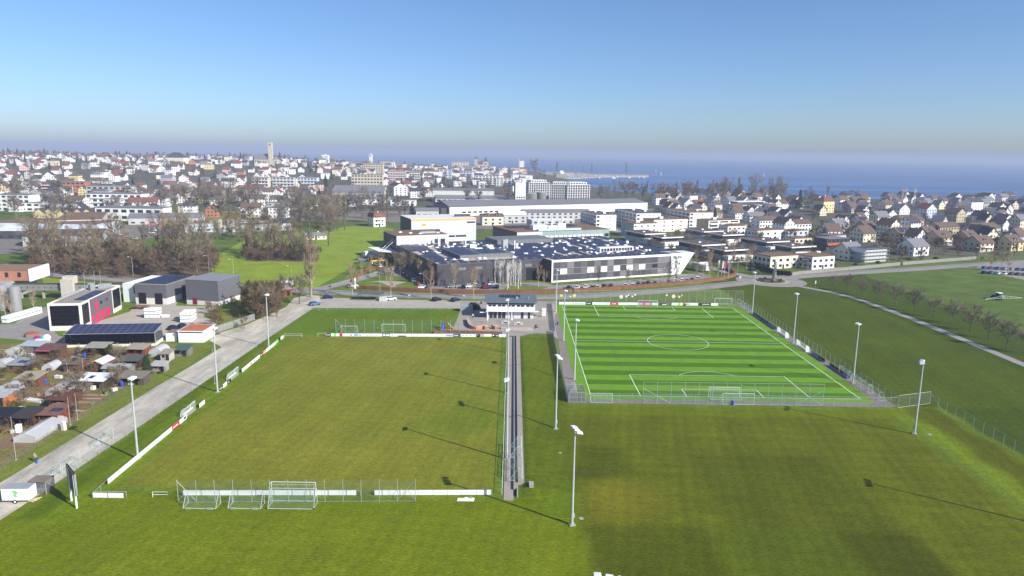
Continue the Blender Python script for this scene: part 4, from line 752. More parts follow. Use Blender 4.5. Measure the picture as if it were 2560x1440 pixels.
def tunnel(label, px0, py0, w, L, h, rz=0., glass=False):
    a = G(px0, py0); t = thing('polytunnel', label, 'greenhouse', a, rz); N = 8
    pr = [(-w / 2, 0), (-w / 2, h * .6), (0, h), (w / 2, h * .6), (w / 2, 0)] if glass else [(-w / 2 * math.cos(math.pi * i / N), h * math.sin(math.pi * i / N)) for i in range(N + 1)]
    fm = sheer('tunnel_film', (216, 220, 222), .62, .3); k = len(pr)
    MB().add([(x, y, z) for y in (0, L) for x, z in pr], [(i, i + 1, k + i + 1, k + i) for i in range(k - 1)]).build('cover', fm, t)
    for y in (0., L): MB().add([(x, y, z) for x, z in pr], [tuple(range(k))]).build('end_panel', fm, t)
    for i in range(int(L / 1.6) + 1):
        f = MB(); y = L * i / int(L / 1.6)
        for j in range(k - 1): f.tube((pr[j][0], y, pr[j][1]), (pr[j + 1][0], y, pr[j + 1][1]), .03, n=4)
        f.build('hoop', galv, t)
    return t
tunnel('short clear polytunnel at the far garden corner', 28, 891, 4.4, 5., 2.2); tunnel('long pale polytunnel beside the weathered shed', 12, 984, 4.2, 10, 2.); tunnel('long clear polytunnel along the garden path', 135, 991, 4.2, 12.5, 2.1, .02)
tunnel('gabled glasshouse with ridge beside the verge', 62, 1107, 4., 10.5, 1.9, .02, True); tunnel('small clear polytunnel beside the yellow bush', 118, 926, 3., 4., 1.7); tunnel('pale rounded polytunnel behind red brown shed', 388, 890, 4., 5., 2.2); tunnel('low grey polytunnel at the garden edge by lean-to', -3, 918, 4., 5., 1.8)
def barrel_mesh(): 
    b = MB(); b.tube((0, 0, 0), (0, 0, .45), .27, .31, 10).tube((0, 0, .45), (0, 0, .95), .31, .27, 10); return b.mesh('drum', mat('barrel_blue', (40, 84, 190), .4))
def lid_mesh(): return MB().tube((0, 0, .95), (0, 0, 1.0), .28, .26, 10).mesh('lid', mat('barrel_lid', (60, 100, 205), .4))
for q in ((191, 888), (212, 894), (145, 885), (114, 960), (182, 973), (305, 966), (184, 1022), (332, 928), (18, 1004)):
    t = thing('water_barrel', 'blue plastic water barrel in the allotment gardens', 'barrel', G(*q), group='blue water barrels'); put('drum', shared(barrel_mesh), t, sc=1.25); put('lid', shared(lid_mesh), t, sc=1.25)
def clutter(q, c, lb, s=(1., .7, .8)): t = thing('garden_crate', lb, 'crate', G(*q), random.uniform(-.4, .4)); MB().box(-s[0] / 2, -s[1] / 2, 0, s[0] / 2, s[1] / 2, s[2]).build('body', rgbmat('crate', c, rough=.6), t); MB().box(-s[0] / 2 - .04, -s[1] / 2 - .04, s[2], s[0] / 2 + .04, s[1] / 2 + .04, s[2] + .06).build('lid', rgbmat('crate_lid', tuple(min(255, v + 12) for v in c), rough=.6), t)
for q, c, lb, s in (((38, 905), (40, 130, 84), 'green garden tank by the low grey shed', (2.2, 1.4, 1.1)), ((80, 894), (170, 176, 182), 'grey water tank beside pink awning posts', (1.2, 1., 1.1)), ((121, 888), (170, 220, 180), 'pale green cabinet under the pink awning', (1.2, .8, 1.6)), ((147, 945), (228, 228, 224), 'white bath tub by brown carport', (1.8, .8, .6)), ((147, 1024), (232, 230, 222), 'white covered garden seat before the brown summerhouse', (1.1, .9, 1.4)), ((160, 1075), (226, 220, 204), 'cream cabinet at the corner of two panel shed', (.8, .6, 1.7)), ((228, 973), (236, 234, 226), 'white chest below the white sheet roof', (2., .8, .8)), ((48, 1080), (236, 238, 240), 'white wrapped garden chair by the glasshouse', (.9, .9, 1.5)), ((85, 1002), (228, 226, 220), 'white fleece covered bed by the long polytunnel', (5., 1.4, .3)), ((240, 926), (226, 226, 226), 'white garden furniture before the red fronted shed', (1.2, .7, .9)), ((332, 960), (236, 236, 236), 'white tin sheet stack leaning near the verge', (2., 1.2, .4))): clutter(q, c, lb, s)
t = thing('awning', 'bright pink awning over posts in the allotment', 'awning', G(89, 896)); MB().add([(0, 0, 2.1), (4., 0, 2.1), (4., 2.4, 2.5), (0, 2.4, 2.5), (0, 0, 2.0), (4, 0, 2.)], [(0, 1, 2, 3), (4, 5, 1, 0)]).build('canopy', mat('pink_canvas', (196, 84, 128)), t)
for x in (.1, 3.9): MB().tube((x, .1, 0), (x, .1, 2.1), .05).build('post', wood_m, t)
for (bx, by), (tx, ty) in (((176, 1063), (169, 993)), ((194, 1050), (187, 984)), ((171, 950), (163, 906)), ((209, 933), (207, 894)), ((40, 1150), (30, 1042)), ((537, 960), (530, 850))):
    h_ = max(4., min(9, height_of((bx, by), (tx, ty)))); t = thing('bean_pole', 'tall thin grey pole standing among the allotment beds', 'pole', G(bx, by), group='thin poles in the gardens'); MB().tube((0, 0, 0), (0, 0, h_), .06, .04, 6).build('shaft', galv, t); MB().box(-.15, -.15, 0, .15, .15, .12).build('foot', conc_m, t)
fence('garden_fence', 'low wire garden fence along the grass verge', [(-90.2, 112), (-90.4, 140), (-90.5, 165), (-89.8, 176), (-97, 194)], 3., 1.2, wire_m, .045, 'wood', (.98,), rail_r=.02)

rg_ = random.Random(12); timber_f = mat('bed_timber', (120, 96, 70), .9, .2, 2.)
def gspot():
    while True:
        p = G(rg_.uniform(0, 420), rg_.uniform(885, 1100))
        if -150 < p.x < -92.5 and 112 < p.y < 192: return p
for i in range(34):
    w_, d_ = rg_.uniform(1.6, 3.4), rg_.uniform(1., 1.6); t = thing('raised_bed', 'timber edged raised bed of bare soil in the allotments', 'garden bed', gspot(), rg_.uniform(-.1, .1), 'raised garden beds'); MB().box(0, 0, 0, w_, .1, .4).box(0, d_ - .1, 0, w_, d_, .4).box(0, .1, 0, .1, d_ - .1, .4).box(w_ - .1, .1, 0, w_, d_ - .1, .4).build('frame', timber_f, t); MB().box(.1, .1, 0, w_ - .1, d_ - .1, .33).build('soil', soil, t)
for i in range(30):
    c_, nm = rg_.choice([((226, 224, 216), 'white'), ((92, 88, 84), 'dark grey'), ((150, 120, 84), 'wooden'), ((96, 130, 100), 'green'), ((176, 176, 172), 'light grey')]); s = rg_.uniform(.5, 1.2); t = thing('garden_box', 'small %s storage box among the garden beds' % nm, 'box', gspot(), rg_.uniform(0, 3), '%s garden boxes' % nm); MB().box(-s / 2, -.3, 0, s / 2, .3, .6).build('body', rgbmat('box', c_, rough=.7), t); MB().box(-s / 2 - .03, -.33, .6, s / 2 + .03, .33, .66).build('lid', rgbmat('box', c_, rough=.7), t)
def stakes_mesh(): 
    b = MB(); r = random.Random(4)
    for k in range(9): x = k * .35; b.tube((x, 0, 0), (x + r.uniform(-.1, .1), r.uniform(-.2, .2), r.uniform(1.4, 2.1)), .025, n=4)
    return b.tube((0, 0, 1.4), (2.8, 0, 1.4), .02, n=4).mesh('canes', timber_f)
for i in range(18): t = thing('bean_row', 'row of bare bean canes tied over a bed', 'plant support', gspot(), rg_.choice((0, 1.57)) + rg_.uniform(-.1, .1), 'rows of bean canes'); put('canes', shared(stakes_mesh), t); MB().box(-.1, -.25, 0, 2.95, .25, .06).build('soil_ridge', soil, t)
# ---------------------------------------------------------------- works yard left of the track
def frame_of(p0, p1, z=0.): d = Vector((p1[0] - p0[0], p1[1] - p0[1])); return (p0[0], p0[1], z), math.atan2(d.y, d.x), d.length
wall_w = mat('render_white', (226, 222, 212), .8, .08, .8, bump=.05); clad_g = mat('cladding_grey', (104, 104, 110), .55, .05, .8); clad_l = mat('cladding_light', (140, 140, 146), .5, .05); red_m = mat('door_red', (206, 52, 92), .5); roof_g = mat('roof_gravel', (150, 144, 134), .95, .2, 1.5); dark_open = mat('opening_dark', (26, 27, 32), .6)
MATS.update(wall_w=wall_w, clad_g=clad_g, clad_l=clad_l, red_m=red_m, dark_open=dark_open)
# building clad in black solar panels, red doors
loc, rz, L = frame_of((-143, 213.4), (-133.6, 214.8)); t = thing('works_building', 'white works building clad in black solar panels with red doors', 'building', (loc[0], loc[1], 0), rz); W1, D1, H1 = 9.6, 31., 8.3
MB().box(0, 0, -.1, W1, D1, H1).build('wall', wall_w, t); rf = MB().box(.4, .4, H1, W1 - .4, D1 - .4, H1 + .05).build('roof', roof_g, t)
MB().box(0, 0, H1, W1, .35, H1 + .35).box(0, D1 - .35, H1, W1, D1, H1 + .35).box(0, .35, H1, .35, D1 - .35, H1 + .35).box(W1 - .35, .35, H1, W1, D1 - .35, H1 + .35).build('parapet', wall_w, rf)
for i in range(6):
    for k in range(5): panel('solar_panel', t, 'pv_black', .7 + i * 1.37, -.08, 1.6 + k * 1.27, 2.04 + i * 1.37, 0, 2.84 + k * 1.27)
for y0, n in ((.6, 3), (24.2, 4)):
    for i in range(n):
        for k in range(5): panel('solar_panel', t, 'pv_black', W1, y0 + i * 1.55, 1.6 + k * 1.27, W1 + .08, y0 + i * 1.55 + 1.5, 2.84 + k * 1.27)
MB().box(W1, 6.2, 0, W1 + .06, 23.4, H1 + .1).build('cladding', clad_g, t)
for y0, y1, z0, z1 in ((6.6, 7.8, .1, 3.), (9.2, 12.2, .1, 3.3), (13.6, 16.6, .1, 3.3), (18., 21., .1, 3.3), (9.4, 12., 4.2, 6.8)): panel('door', t, 'red_m', W1 + .05, y0, z0, W1 + .13, y1, z1)
for y0, y1 in ((13.6, 15.4), (18, 20)): panel('window', t, 'win_dark', W1 + .05, y0, 5.4, W1 + .12, y1, 6.4)
for k in range(5): panel('solar_panel', rf, 'navy_pv', W1 - 4.4, 6 + k * 3.1, H1 + .25, W1 - .8, 8.9 + k * 3.1, H1 + .3)
b = MB()
for k in range(9): b.tube((1.2, 5 + k * 2, H1), (1.2, 5 + k * 2, H1 + 1.1), .05).tube((2.8, 5 + k * 2, H1), (2.8, 5 + k * 2, H1 + 1.6), .05)
for x, z in ((1.2, 1.1), (1.2, .6), (2.8, 1.6), (2.8, 1.)): b.tube((x, 5, H1 + z), (x, 21, H1 + z), .05)
b.build('collector_frame', galv, rf)
for x, y, s, h_ in ((2, 24, 1.4, 2.2), (4.5, 26, 1.8, 1.6), (3.4, 22.5, 1., 2.6), (6, 28, 1.5, 1.3)): MB().box(x, y, H1, x + s, y + s, H1 + h_).build('roof_unit', galv, rf)
for x, y in ((1.6, 23), (3.2, 26.8), (4.6, 28)): MB().tube((x, y, H1), (x, y, H1 + 6.), .06).build('aerial', galv, rf)
# open carport hall with solar roof
loc, rz, L = frame_of((-126.7, 195.2), (-102.8, 198.4)); t = thing('solar_hall', 'low open hall with black solar front and solar roof', 'carport', (loc[0], loc[1], 0), rz)
for i in range(8): MB().tube((L * i / 7, 0, 0), (L * i / 7, 0, 4.), .1).build('column', galv, t); MB().tube((L * i / 7, 6.4, 0), (L * i / 7, 6.4, 5.), .1).build('column', galv, t)
rf = MB().add([(-.3, -.4, 3.9), (L + .3, -.4, 3.9), (L + .3, 7, 5.), (-.3, 7, 5.), (-.3, -.4, 4.0), (L + .3, -.4, 4.), (L + .3, 7, 5.1), (-.3, 7, 5.1)], [(3, 2, 1, 0), (4, 5, 6, 7), (0, 1, 5, 4), (1, 2, 6, 5), (2, 3, 7, 6), (3, 0, 4, 7)]).build('roof', galv, t)
for i in range(12):
    for k in range(4):
        x0, x1, y0, y1 = L * i / 12 + .04, L * (i + 1) / 12 - .04, -.3 + k * 1.8, 1.42 + k * 1.8; zf = lambda y: 4.02 + (y + .4) / 7.4 * 1.1
        MB().add([(x0, y0, zf(y0)), (x1, y0, zf(y0)), (x1, y1, zf(y1)), (x0, y1, zf(y1))], [(0, 1, 2, 3)]).build('solar_panel', navy_pv, rf)
for i in range(16):
    for k in range(2): panel('solar_panel', t, 'pv_black', L * i / 16 + .03, -.16, 1.25 + k * 1.3, L * (i + 1) / 16 - .03, -.1, 2.5 + k * 1.3)
MB().box(-.1, -.06, 0, L + .1, .06, .75).build('plinth_wall', wall_w, t); MB().box(L - .1, 0, 0, L + .1, 6.4, .9).build('plinth_wall', wall_w, t); MB().box(0, 6.3, 0, L, 6.4, 3.).build('back_wall', dark_open, t)
MB().quad((L, 0, .8), (L, 6.4, .8), (L, 6.4, 4.9), (L, 0, 3.9)).build('mesh_side', MATS['cage'], t)
# grey hall with two gates, tall windowless hall
loc, rz, L = frame_of((-137.9, 254.6), (-125.8, 253.4)); t = thing('grey_hall', 'dark grey hall with white base two open gates and roof panels', 'hall', (loc[0], loc[1], 0), rz); D2, H2 = 20., 7.2
MB().box(0, 0, 2.3, L, D2, H2).build('cladding', clad_g, t); MB().box(.03, .03, -.1, L - .03, D2 - .03, 2.3).build('base_wall', wall_w, t); rf = MB().box(-.1, -.1, H2, L + .1, D2 + .1, H2 + .15).build('roof', roof_g, t)
for x0 in (1.3, 7.6): panel('gate', t, 'dark_open', x0, -.06, 0, x0 + 2.9, .02, 4.1)
panel('gate', t, 'dark_open', L - .04, 10., 0, L + .06, 15., 5.2)
for i in range(6): panel('solar_panel', rf, 'navy_pv', .6 + i * 1.9, 1., H2 + .3, 2.1 + i * 1.9, D2 - 1., H2 + .36)
MB().box(-6., 2, -.1, -.05, D2, 6.9).build('annex', plaster, t); panel('window', t, 'win_dark', -1.8, 1.95, 3.4, -.3, 2.03, 6.4)
loc, rz, L = frame_of((-119.2, 254.6), (-106.3, 251.9)); t = thing('grey_hall', 'tall windowless grey hall with small dark red door', 'hall', (loc[0], loc[1], 0), rz); D3, H3 = 14., 9.2
MB().box(0, 0, 1.7, L, D3, H3).build('cladding', clad_g, t); MB().box(.03, .03, -.1, L - .03, D3 - .03, 1.7).build('base_wall', wall_w, t); MB().box(-.1, -.1, H3, L + .1, D3 + .1, H3 + .12).build('roof', clad_l, t); panel('door', t, 'red_dark', 2.6, -.06, 0, 4.4, .02, 2.3) if 'red_dark' in MATS else None
MATS['red_dark'] = mat('door_dark_red', (132, 36, 60), .5); panel('door', t, 'red_dark', 2.6, -.06, .2, 4.4, .02, 2.6)
# white shed with orange roof
t = thing('white_shed', 'white flat roofed shed with rust orange roof surface', 'shed', (-98, 202.4, 0), .02); MB().box(0, 0, -.1, 7.4, 8.2, 3.3).build('wall', plaster, t); rf = MB().box(-.25, -.25, 3.3, 7.65, 8.45, 3.5).build('roof', white_board, t); MB().box(.1, .1, 3.5, 7.3, 8.1, 3.54).build('roof_surface', mat('rust_sedum', (186, 110, 74), .95, .2, 1.5), rf); panel('window', t, 'win_dark', .4, -.03, 2.9, 7., .03, 3.1)
MB().box(-4.2, 1.2, -.1, -1., 5.6, 2.5).build('annex', plaster, t); MB().box(-4.2, 1.2, 2.5, -1., 5.6, 2.58).build('annex_roof', mat('annex_roof', (140, 112, 92)), t); MB().box(-1., 2., 0, 0, 2.1, 2.3).build('gate', clad_l, t)
# stacked white liquid containers
def tank_mesh(): return MB().box(-.58, -.48, .14, .58, .48, 1.1).mesh('tank', mat('tank_white', (232, 236, 238), .45, .04))
def pallet_mesh(): return MB().box(-.6, -.5, 0, .6, .5, .05).box(-.6, -.5, .1, .6, .5, .14).box(-.6, -.5, .05, -.48, .5, .1).box(.48, -.5, .05, .6, .5, .1).mesh('pallet', mat('pallet_dark', (66, 62, 60)))
def label_mesh(): return MB().box(-.14, -.495, .55, .14, -.485, .8).mesh('label_plate', mat('tank_plate', (70, 72, 78)))
def tanks(o, rz, nx, ny, nz, lb, gp):
    for k in range(nz):
        for j in range(ny):
            for i in range(nx):
                if k == nz - 1 and (i + j * 3) % 4 == 3 and nz > 2: continue
                x, y = i * 1.25, j * 1.1; t = thing('container_tank', lb, 'tank', (o[0] + x * math.cos(rz) - y * math.sin(rz), o[1] + x * math.sin(rz) + y * math.cos(rz), k * 1.15), rz, gp); put('tank', shared(tank_mesh), t); put('pallet', shared(pallet_mesh), t); put('label_plate', shared(label_mesh), t)
tanks((-122.6, 232.4), .1, 4, 2, 3, 'white square container tank in the stack before the grey hall', 'tank stack in the yard'); tanks((-117.2, 233.), .1, 2, 1, 1, 'white square container tank standing apart beside the yard stack', 'lone yard tanks')
tanks((-108., 226.8), .15, 3, 5, 3, 'white square container tank in the tall stack beside the windowless hall', 'tall tank stack'); tanks((-162.6, 222.8), pi / 2 - .1, 12, 2, 2, 'white square container tank in the long row by the steel silos', 'long tank row'); tanks((-169., 217.), pi / 2 - .1, 8, 2, 2, 'white square container tank in the row below the silo building', 'row of tanks by the silo building')
# steel silos and silo building
steel = mat('stainless_steel', (196, 196, 198), .3, .06, .5, metal=.55)
for q, r, h_, lb in (((-170.5, 238.5), 1.75, 8.6, 'tall shiny steel silo nearest the conveyor bridge'), ((-176.6, 241.), 1.6, 8.6, 'second shiny steel silo beside the dairy building')):
    t = thing('steel_silo', lb, 'silo', (*q, 0)); MB().tube((0, 0, .5), (0, 0, h_), r, n=20).build('drum', steel, t); MB().dome((0, 0, h_), r, r, .5, 20, 3).build('cap', steel, t); MB().tube((0, 0, 0), (0, 0, .5), r * .9, n=12).build('skirt', conc_m, t); MB().box(-r - .5, -.25, 0, -r, .25, h_).build('ladder', galv, t)
t = thing('dairy_building', 'long works building with orange cantilevered upper floor and white lower front', 'building', (-212, 246, 0), .12)
MB().box(0, 6, -.1, 26, 30, 6.2).build('wall', mat('works_grey', (168, 168, 168)), t); o = MB().box(6, 14, 6.2, 32, 27, 10.2).build('upper_floor', mat('orange_panel', (172, 122, 98), .7, .08), t); MB().box(5.8, 13.8, 10.2, 32.2, 27.2, 10.5).build('roof', mat('works_roof', (140, 112, 92), .9, .2, 1.5), o); MB().box(31.7, 13.6, 6., 32.4, 27.4, 10.7).build('white_frame', white_board, o)
for i in range(5): panel('window', o, 'win_dark', 10 + i * 4.4, 13.94, 7.6, 11.2 + i * 4.4, 14.02, 9.4)
MB().box(0, 5.9, 6.2, 18, 13, 8.8).build('white_storey', plaster, t); panel('window', t, 'win_dark', 2, 5.84, 6.8, 8, 5.92, 8.2); MB().box(0, 0, 6.0, 20, 5.8, 6.3).build('platform', galv, t)
fr = MB()
for i in range(10): fr.tube((i * 2.2, 0, 6.3), (i * 2.2, 0, 7.4), .05)
fr.tube((0, 0, 7.4), (20, 0, 7.4), .06).tube((0, 0, 6.9), (20, 0, 6.9), .05).build('guard_rail', galv, t)
for x in (1, 10, 19): MB().box(x, .3, 0, x + .4, .7, 6.).build('column', galv, t)
t = thing('conveyor_bridge', 'long grey conveyor bridge on a concrete tower', 'bridge', (-186, 259.5, 0), .06); MB().box(0, 0, 3.2, 44, 2., 5.6).build('gallery', mat('gallery_grey', (136, 136, 134)), t); MB().box(-.1, -.1, 5.6, 44.1, 2.1, 5.75).build('roof', mat('dark_roofing', (72, 66, 64)), t); MB().box(18, -1.4, 0, 22.4, -.05, 7.6).build('tower', mat('raw_concrete', (196, 190, 178), .9, .1, .8), t); MB().box(18.2, -.05, 5.8, 22.2, 2.8, 8.6).build('tower_head', MATS['raw_concrete'], t)
for x in (2, 10, 30, 40): MB().box(x, .6, 0, x + .6, 1.4, 3.2).build('leg', conc_m, t)
for i in range(14): MB().tube((3.2 + i * 2.1, -.04, 4.4), (3.2 + i * 2.1, .01, 4.4), .42, n=10).build('round_panel', mat('round_panel', (112, 112, 112)), t)
# tarpaulin skip heap, tables with mats, rust mounds
t = thing('debris_boat', 'rust red covered skip with bags of colour beside the works road', 'skip', G(86, 842)); MB().prism([(-3., 0), (-1.6, -1.3), (1.5, -1.4), (3.2, -.4), (2.6, 1.2), (-1., 1.6)], 0, .9).build('body', mat('skip_grey', (150, 142, 132)), t); MB().dome((-.5, 0, .9), 2.2, 1.1, .7).build('load', mat('rust_load', (158, 84, 64), .9, .2, 2), t); MB().dome((2., -1.6, 0), 1., .7, .9).build('bag', mat('magenta_bag', (150, 44, 130)), t); MB().dome((3.2, -1.5, 0), .7, .6, .8).build('bag', mat('teal_bag', (72, 140, 160)), t); MB().dome((4.6, -1.3, 0), 1.2, .9, 1.2).build('bag', white_board, t)
tanks((-137.6, 199.8), .1, 3, 1, 1, 'white square container tank beside the rust red skip', 'tanks by the skip')
t = thing('timber_table', 'low trestle with two brown coir mats in the yard', 'table', G(326, 774)); 
for i in range(2): MB().box(i * 2.9, 0, .9, i * 2.9 + 2.6, 3.2, 1.).build('mat', mat('coir_mat', (124, 92, 58), .95, .2, 3), t)
for x in (.2, 5.2): 
    for y in (.2, 2.9): MB().box(x, y, 0, x + .1, y + .1, .9).build('leg', wood_m, t)
t = thing('tarpaulin_heap', 'heap under dark blue tarpaulin behind the white shed', 'tarpaulin', G(432, 824)); 
for k, (x, y, r, h_) in enumerate(((0, 0, 2., 1.6), (2.4, 1.4, 2., 1.9), (4.6, 3., 1.8, 1.4), (1.4, 3., 1.8, 1.2))): MB().dome((x, y, 0), r, r * .8, h_, 8, 3).build('sheet', mat('tarp_navy', (34, 40, 66), .4, .2, 2), t)
fence('works_fence', 'steel mesh works fence above the wild bank', [(-91.4, 214.4), (-88.3, 224), (-86.2, 232)], 1.6, 2.2, sheer('steel_mesh', (186, 192, 196), .4), .04, rails=(.98,), cat='fence')
t = thing('long_barn', 'low brick barn with grey tiled roof by the road', 'barn', (-99., 262.6, 0), .72)
MB().box(0, 0, -.1, 17, 6.4, 2.6).build('wall', mat('barn_red', (132, 74, 58), .9, .15, 2.), t); b = MB(); P_ = [(-.5, 2.5), (3.2, 4.4), (6.9, 2.5), (6.9, 2.65), (3.2, 4.55), (-.5, 2.65)]; b.add([(x, y, z) for x in (-.5, 17.5) for y, z in P_], [tuple(range(6))[::-1], tuple(range(6, 12))] + [(i, (i + 1) % 6, 6 + (i + 1) % 6, 6 + i) for i in range(6)]); b.build('roof', mat('barn_tile', (138, 126, 118), .9, .15, 1.5), t)
for i in range(6): panel('door', t, 'dark_open', 1.2 + i * 2.7, -.04, 0, 2.4 + i * 2.7, .02, 2.)
# ---------------------------------------------------------------- factory quarter (turned 24 degrees)
AF = R(23.8); clad_d = mat('cladding_dark', (84, 86, 92), .5, .06, .5); sheen = mat('steel_sheet', (150, 148, 146), .32, .08, .6, metal=.5); brown_roof = mat('gravel_brown', (124, 98, 78), .95, .2, 1.2, bump=.2); light_clad = mat('cladding_pale', (206, 208, 210), .5, .04); roof_pale = mat('roof_foil', (184, 174, 158), .9, .2, 1.); dark_side = mat('dark_wall_and_shade', (74, 74, 82), .6, .06)  # dark_side: dark walls, and shade painted on left faces of pale buildings
for i in range(6): MATS['fp%d' % i] = mat('facade_panel_%d' % i, [(98, 96, 98), (88, 86, 90), (110, 108, 110), (122, 120, 122), (92, 92, 98), (140, 138, 138)][i], .38, .05, .4, metal=.35)
MATS.update(clad_d=clad_d, light_clad=light_clad, brown_roof=brown_roof, sheen=sheen, dark_side=dark_side, galv=galv)
t = thing('factory', 'vast dark grey factory with solar roof and white framed front', 'factory', (-31.8, 297.2, 0), AF); FW, FD, FH = 122., 72., 9.2
lx = lambda px, py, z: (lambda v: (v.x * math.cos(AF) + v.y * math.sin(AF), -v.x * math.sin(AF) + v.y * math.cos(AF)))(G(px, py, z) - Vector((-31.8, 297.2, 0)))
MB().box(0, 0, -.1, FW, FD, FH).build('wall', clad_d, t); rf = MB().box(.3, .3, FH, FW - .3, FD - .3, FH + .06).build('roof', roof_pale, t)
MB().box(0, 0, FH, FW, .3, FH + .3).box(0, FD - .3, FH, FW, FD, FH + .3).box(0, .3, FH, .3, FD - .3, FH + .3).box(FW - .3, .3, FH, FW, FD - .3, FH + .3).build('parapet', clad_d, rf)
wing = MB().box(50, -8.4, -.1, 119.5, .05, 9.7).build('office_wing', dark_side, t); MB().box(50.3, -8.1, 9.7, 121, -.2, 9.76).build('wing_roof', roof_pale, wing)
b = MB(); b.box(50, -8.6, 9., 121, -8.1, 10.).box(50, -8.6, 0, 50.7, -8.1, 9.).box(50.7, -8.6, -.05, 119, -8.1, .7).build('white_frame', white_board, wing)
MB().add([(113.6, -8.7, 0), (119.4, -8.7, 0), (127, -8.7, 10.05), (113.6, -8.7, 10.05), (113.6, 0, 0), (119.4, 0, 0), (127, 0, 10.05), (113.6, 0, 10.05)], [(0, 1, 2, 3), (7, 6, 5, 4), (1, 5, 6, 2), (3, 2, 6, 7), (0, 3, 7, 4)]).build('slanted_end', white_board, wing)
r_ = random.Random(3); zz = [(.75, 3.2), (3.5, 6.), (6.3, 8.9)]
for i in range(18):
    for k, (z0, z1) in enumerate(zz):
        bright = k == 1 and i in (1, 5, 7, 9, 11, 13); c_ = 'white_board' if bright else 'fp%d' % r_.randrange(6)
        panel('facade_panel', wing, c_, 50.9 + i * 3.45, -8.5, z0, 50.9 + i * 3.45 + 3.4, -8.38, z1)
for z in (3.35, 6.15): panel('ledge', wing, 'galv', 50.8, -8.8, z - .08, 113.2, -8.4, z + .06)
panel('window', wing, 'win_dark', 103, -8.56, 3.9, 106, -8.49, 5.7)
for i in range(9):
    for k in range(3): panel('facade_panel', t, 'fp%d' % (1 if (i + k) % 3 else 4), .2 + i * 5.5, -.08, .1 + k * 3., .2 + i * 5.5 + 5.42, .0, 2.95 + k * 3.)
for x in (9.5, 17, 25.5, 33.5, 41): panel('window', t, 'sheen', x, -.14, 6.3, x + 3.4, -.08, 7.5)
panel('gateway', t, 'dark_open', 41.5, -.12, 0, 49.9, -.075, 5.6)
for i in range(22): panel('window', t, 'win_dark', -.08, 3 + i * 3.1, 6.6, .0, 4.6 + i * 3.1, 7.8)
for i in range(12): panel('facade_panel', t, 'fp1', -.09, 2 + i * 5.6, .1, -.01, 7.4 + i * 5.6, 5.6)
# solar rows on the roof
sky_l = []
for j in range(5):
    for i in range(8): sky_l.append((11 + i * 14.4 + (j % 2) * 5, 10 + j * 13.4))
def dome_mesh(): return MB().box(-.9, -.9, 0, .9, .9, .35).dome((0, 0, .35), .85, .85, .4, 8, 3).mesh('skylight', mat('skylight_white', (226, 230, 236), .3, .04))
mx0, my0 = lx(1150, 648, 9.2); mx1 = mx0 + 26; my1 = my0 + 26
bx0, by0 = 50., 56.
for i in range(46):
    x0 = 1.2 + i * 2.62; y = 5.4
    while y < FD - 3:
        y1 = min(y + 11.6, FD - 1.2)
        inm = (mx0 - 2.4 < x0 < mx1 and my0 - 1 < y + 6 < my1) or (x0 > 48 and x0 < 80 and y > 52)
        hit = [s for s in sky_l if abs(s[0] - x0 - 1.1) < 1.9 and y - 1 < s[1] < y1 + 1]
        if hit and not inm:
            for (a_, b_) in ((y, hit[0][1] - 1.6), (hit[0][1] + 1.6, y1)):
                if b_ - a_ > 1.2: panel('solar_row', rf, 'navy_pv', x0, a_, FH + .3, x0 + 2.32, b_, FH + .36)
        elif not inm and r_.random() > .1: panel('solar_row', rf, 'navy_pv', x0, y + r_.uniform(0, 1.2), FH + .3, x0 + 2.32, y1, FH + .36)
        y += 12.
for i in range(26):
    for k in range(2): panel('solar_row', rf, 'navy_pv', 2 + i * 4.6, 1. + k * 2., FH + .3, 5.6 + i * 4.6, 2.6 + k * 2., FH + .36)
for i in range(15): panel('solar_row', wing, 'navy_pv', 52.5 + i * 4.6, -7, 10.0, 56.4 + i * 4.6, -4.6, 10.06); panel('solar_row', wing, 'navy_pv', 52.5 + i * 4.6, -3.8, 10., 56.4 + i * 4.6, -1.4, 10.06)
def hatch_mesh(): return MB().box(-.7, -.5, 0, .7, .5, .5).mesh('roof_hatch', white_board)
for k in range(90):
    x, y = r_.uniform(2, FW - 3), r_.uniform(5, FD - 2)
    if not (mx0 - 3 < x < mx1 + 1 and my0 - 1 < y < my1 + 1) and not (48 < x < 84 and y > 50): q = put('roof_hatch', shared(hatch_mesh), rf, (x, y, FH + .3), sc=(r_.uniform(.5, 1.5), r_.uniform(.5, 1.2), r_.uniform(.5, 1.6)))
for s in sky_l: put('skylight', shared(dome_mesh), rf, (s[0], s[1], FH + .05))
mo = MB().box(mx0, my0, FH, mx1, my1, FH + 1.7).build('roof_block', mat('penthouse_grey', (116, 118, 120), .6), rf); panel('solar_row', mo, 'navy_pv', mx0 + 1, my0 + 1, FH + 1.8, mx0 + 10, my1 - 1, FH + 1.86); panel('solar_row', mo, 'navy_pv', mx0 + 12, my0 + 3, FH + 1.8, mx1 - 2, my1 - 1, FH + 1.86)
MB().box(50, 54, FH, 82, FD - .5, FH + 2.2).build('roof_block', MATS['penthouse_grey'], rf)
for (px_, py_, w, d_, h_) in ((1176, 630, 3, 2.4, 3.6), (1187, 632, 4, 2, 2.2), (1219, 630, 3, 2, 3.), (1224, 632, 2.4, 2, 2.4), (1258, 622, 2.6, 2.6, 4.4), (1290, 622, 1.2, 1.2, 1.6), (1522, 628, 2., 2., 1.6), (1566, 610, 1.4, 1.4, 1.6), (1096, 617, 1., 1., 2.), (1119, 628, 1., 1., 2.6), (1603, 640, 2, 1.4, 1.2)):
    x, y = lx(px_, py_, 9.2); MB().box(x, y, FH, x + w, y + d_, FH + h_).build('roof_unit', white_board if w != 2.6 else galv, rf)
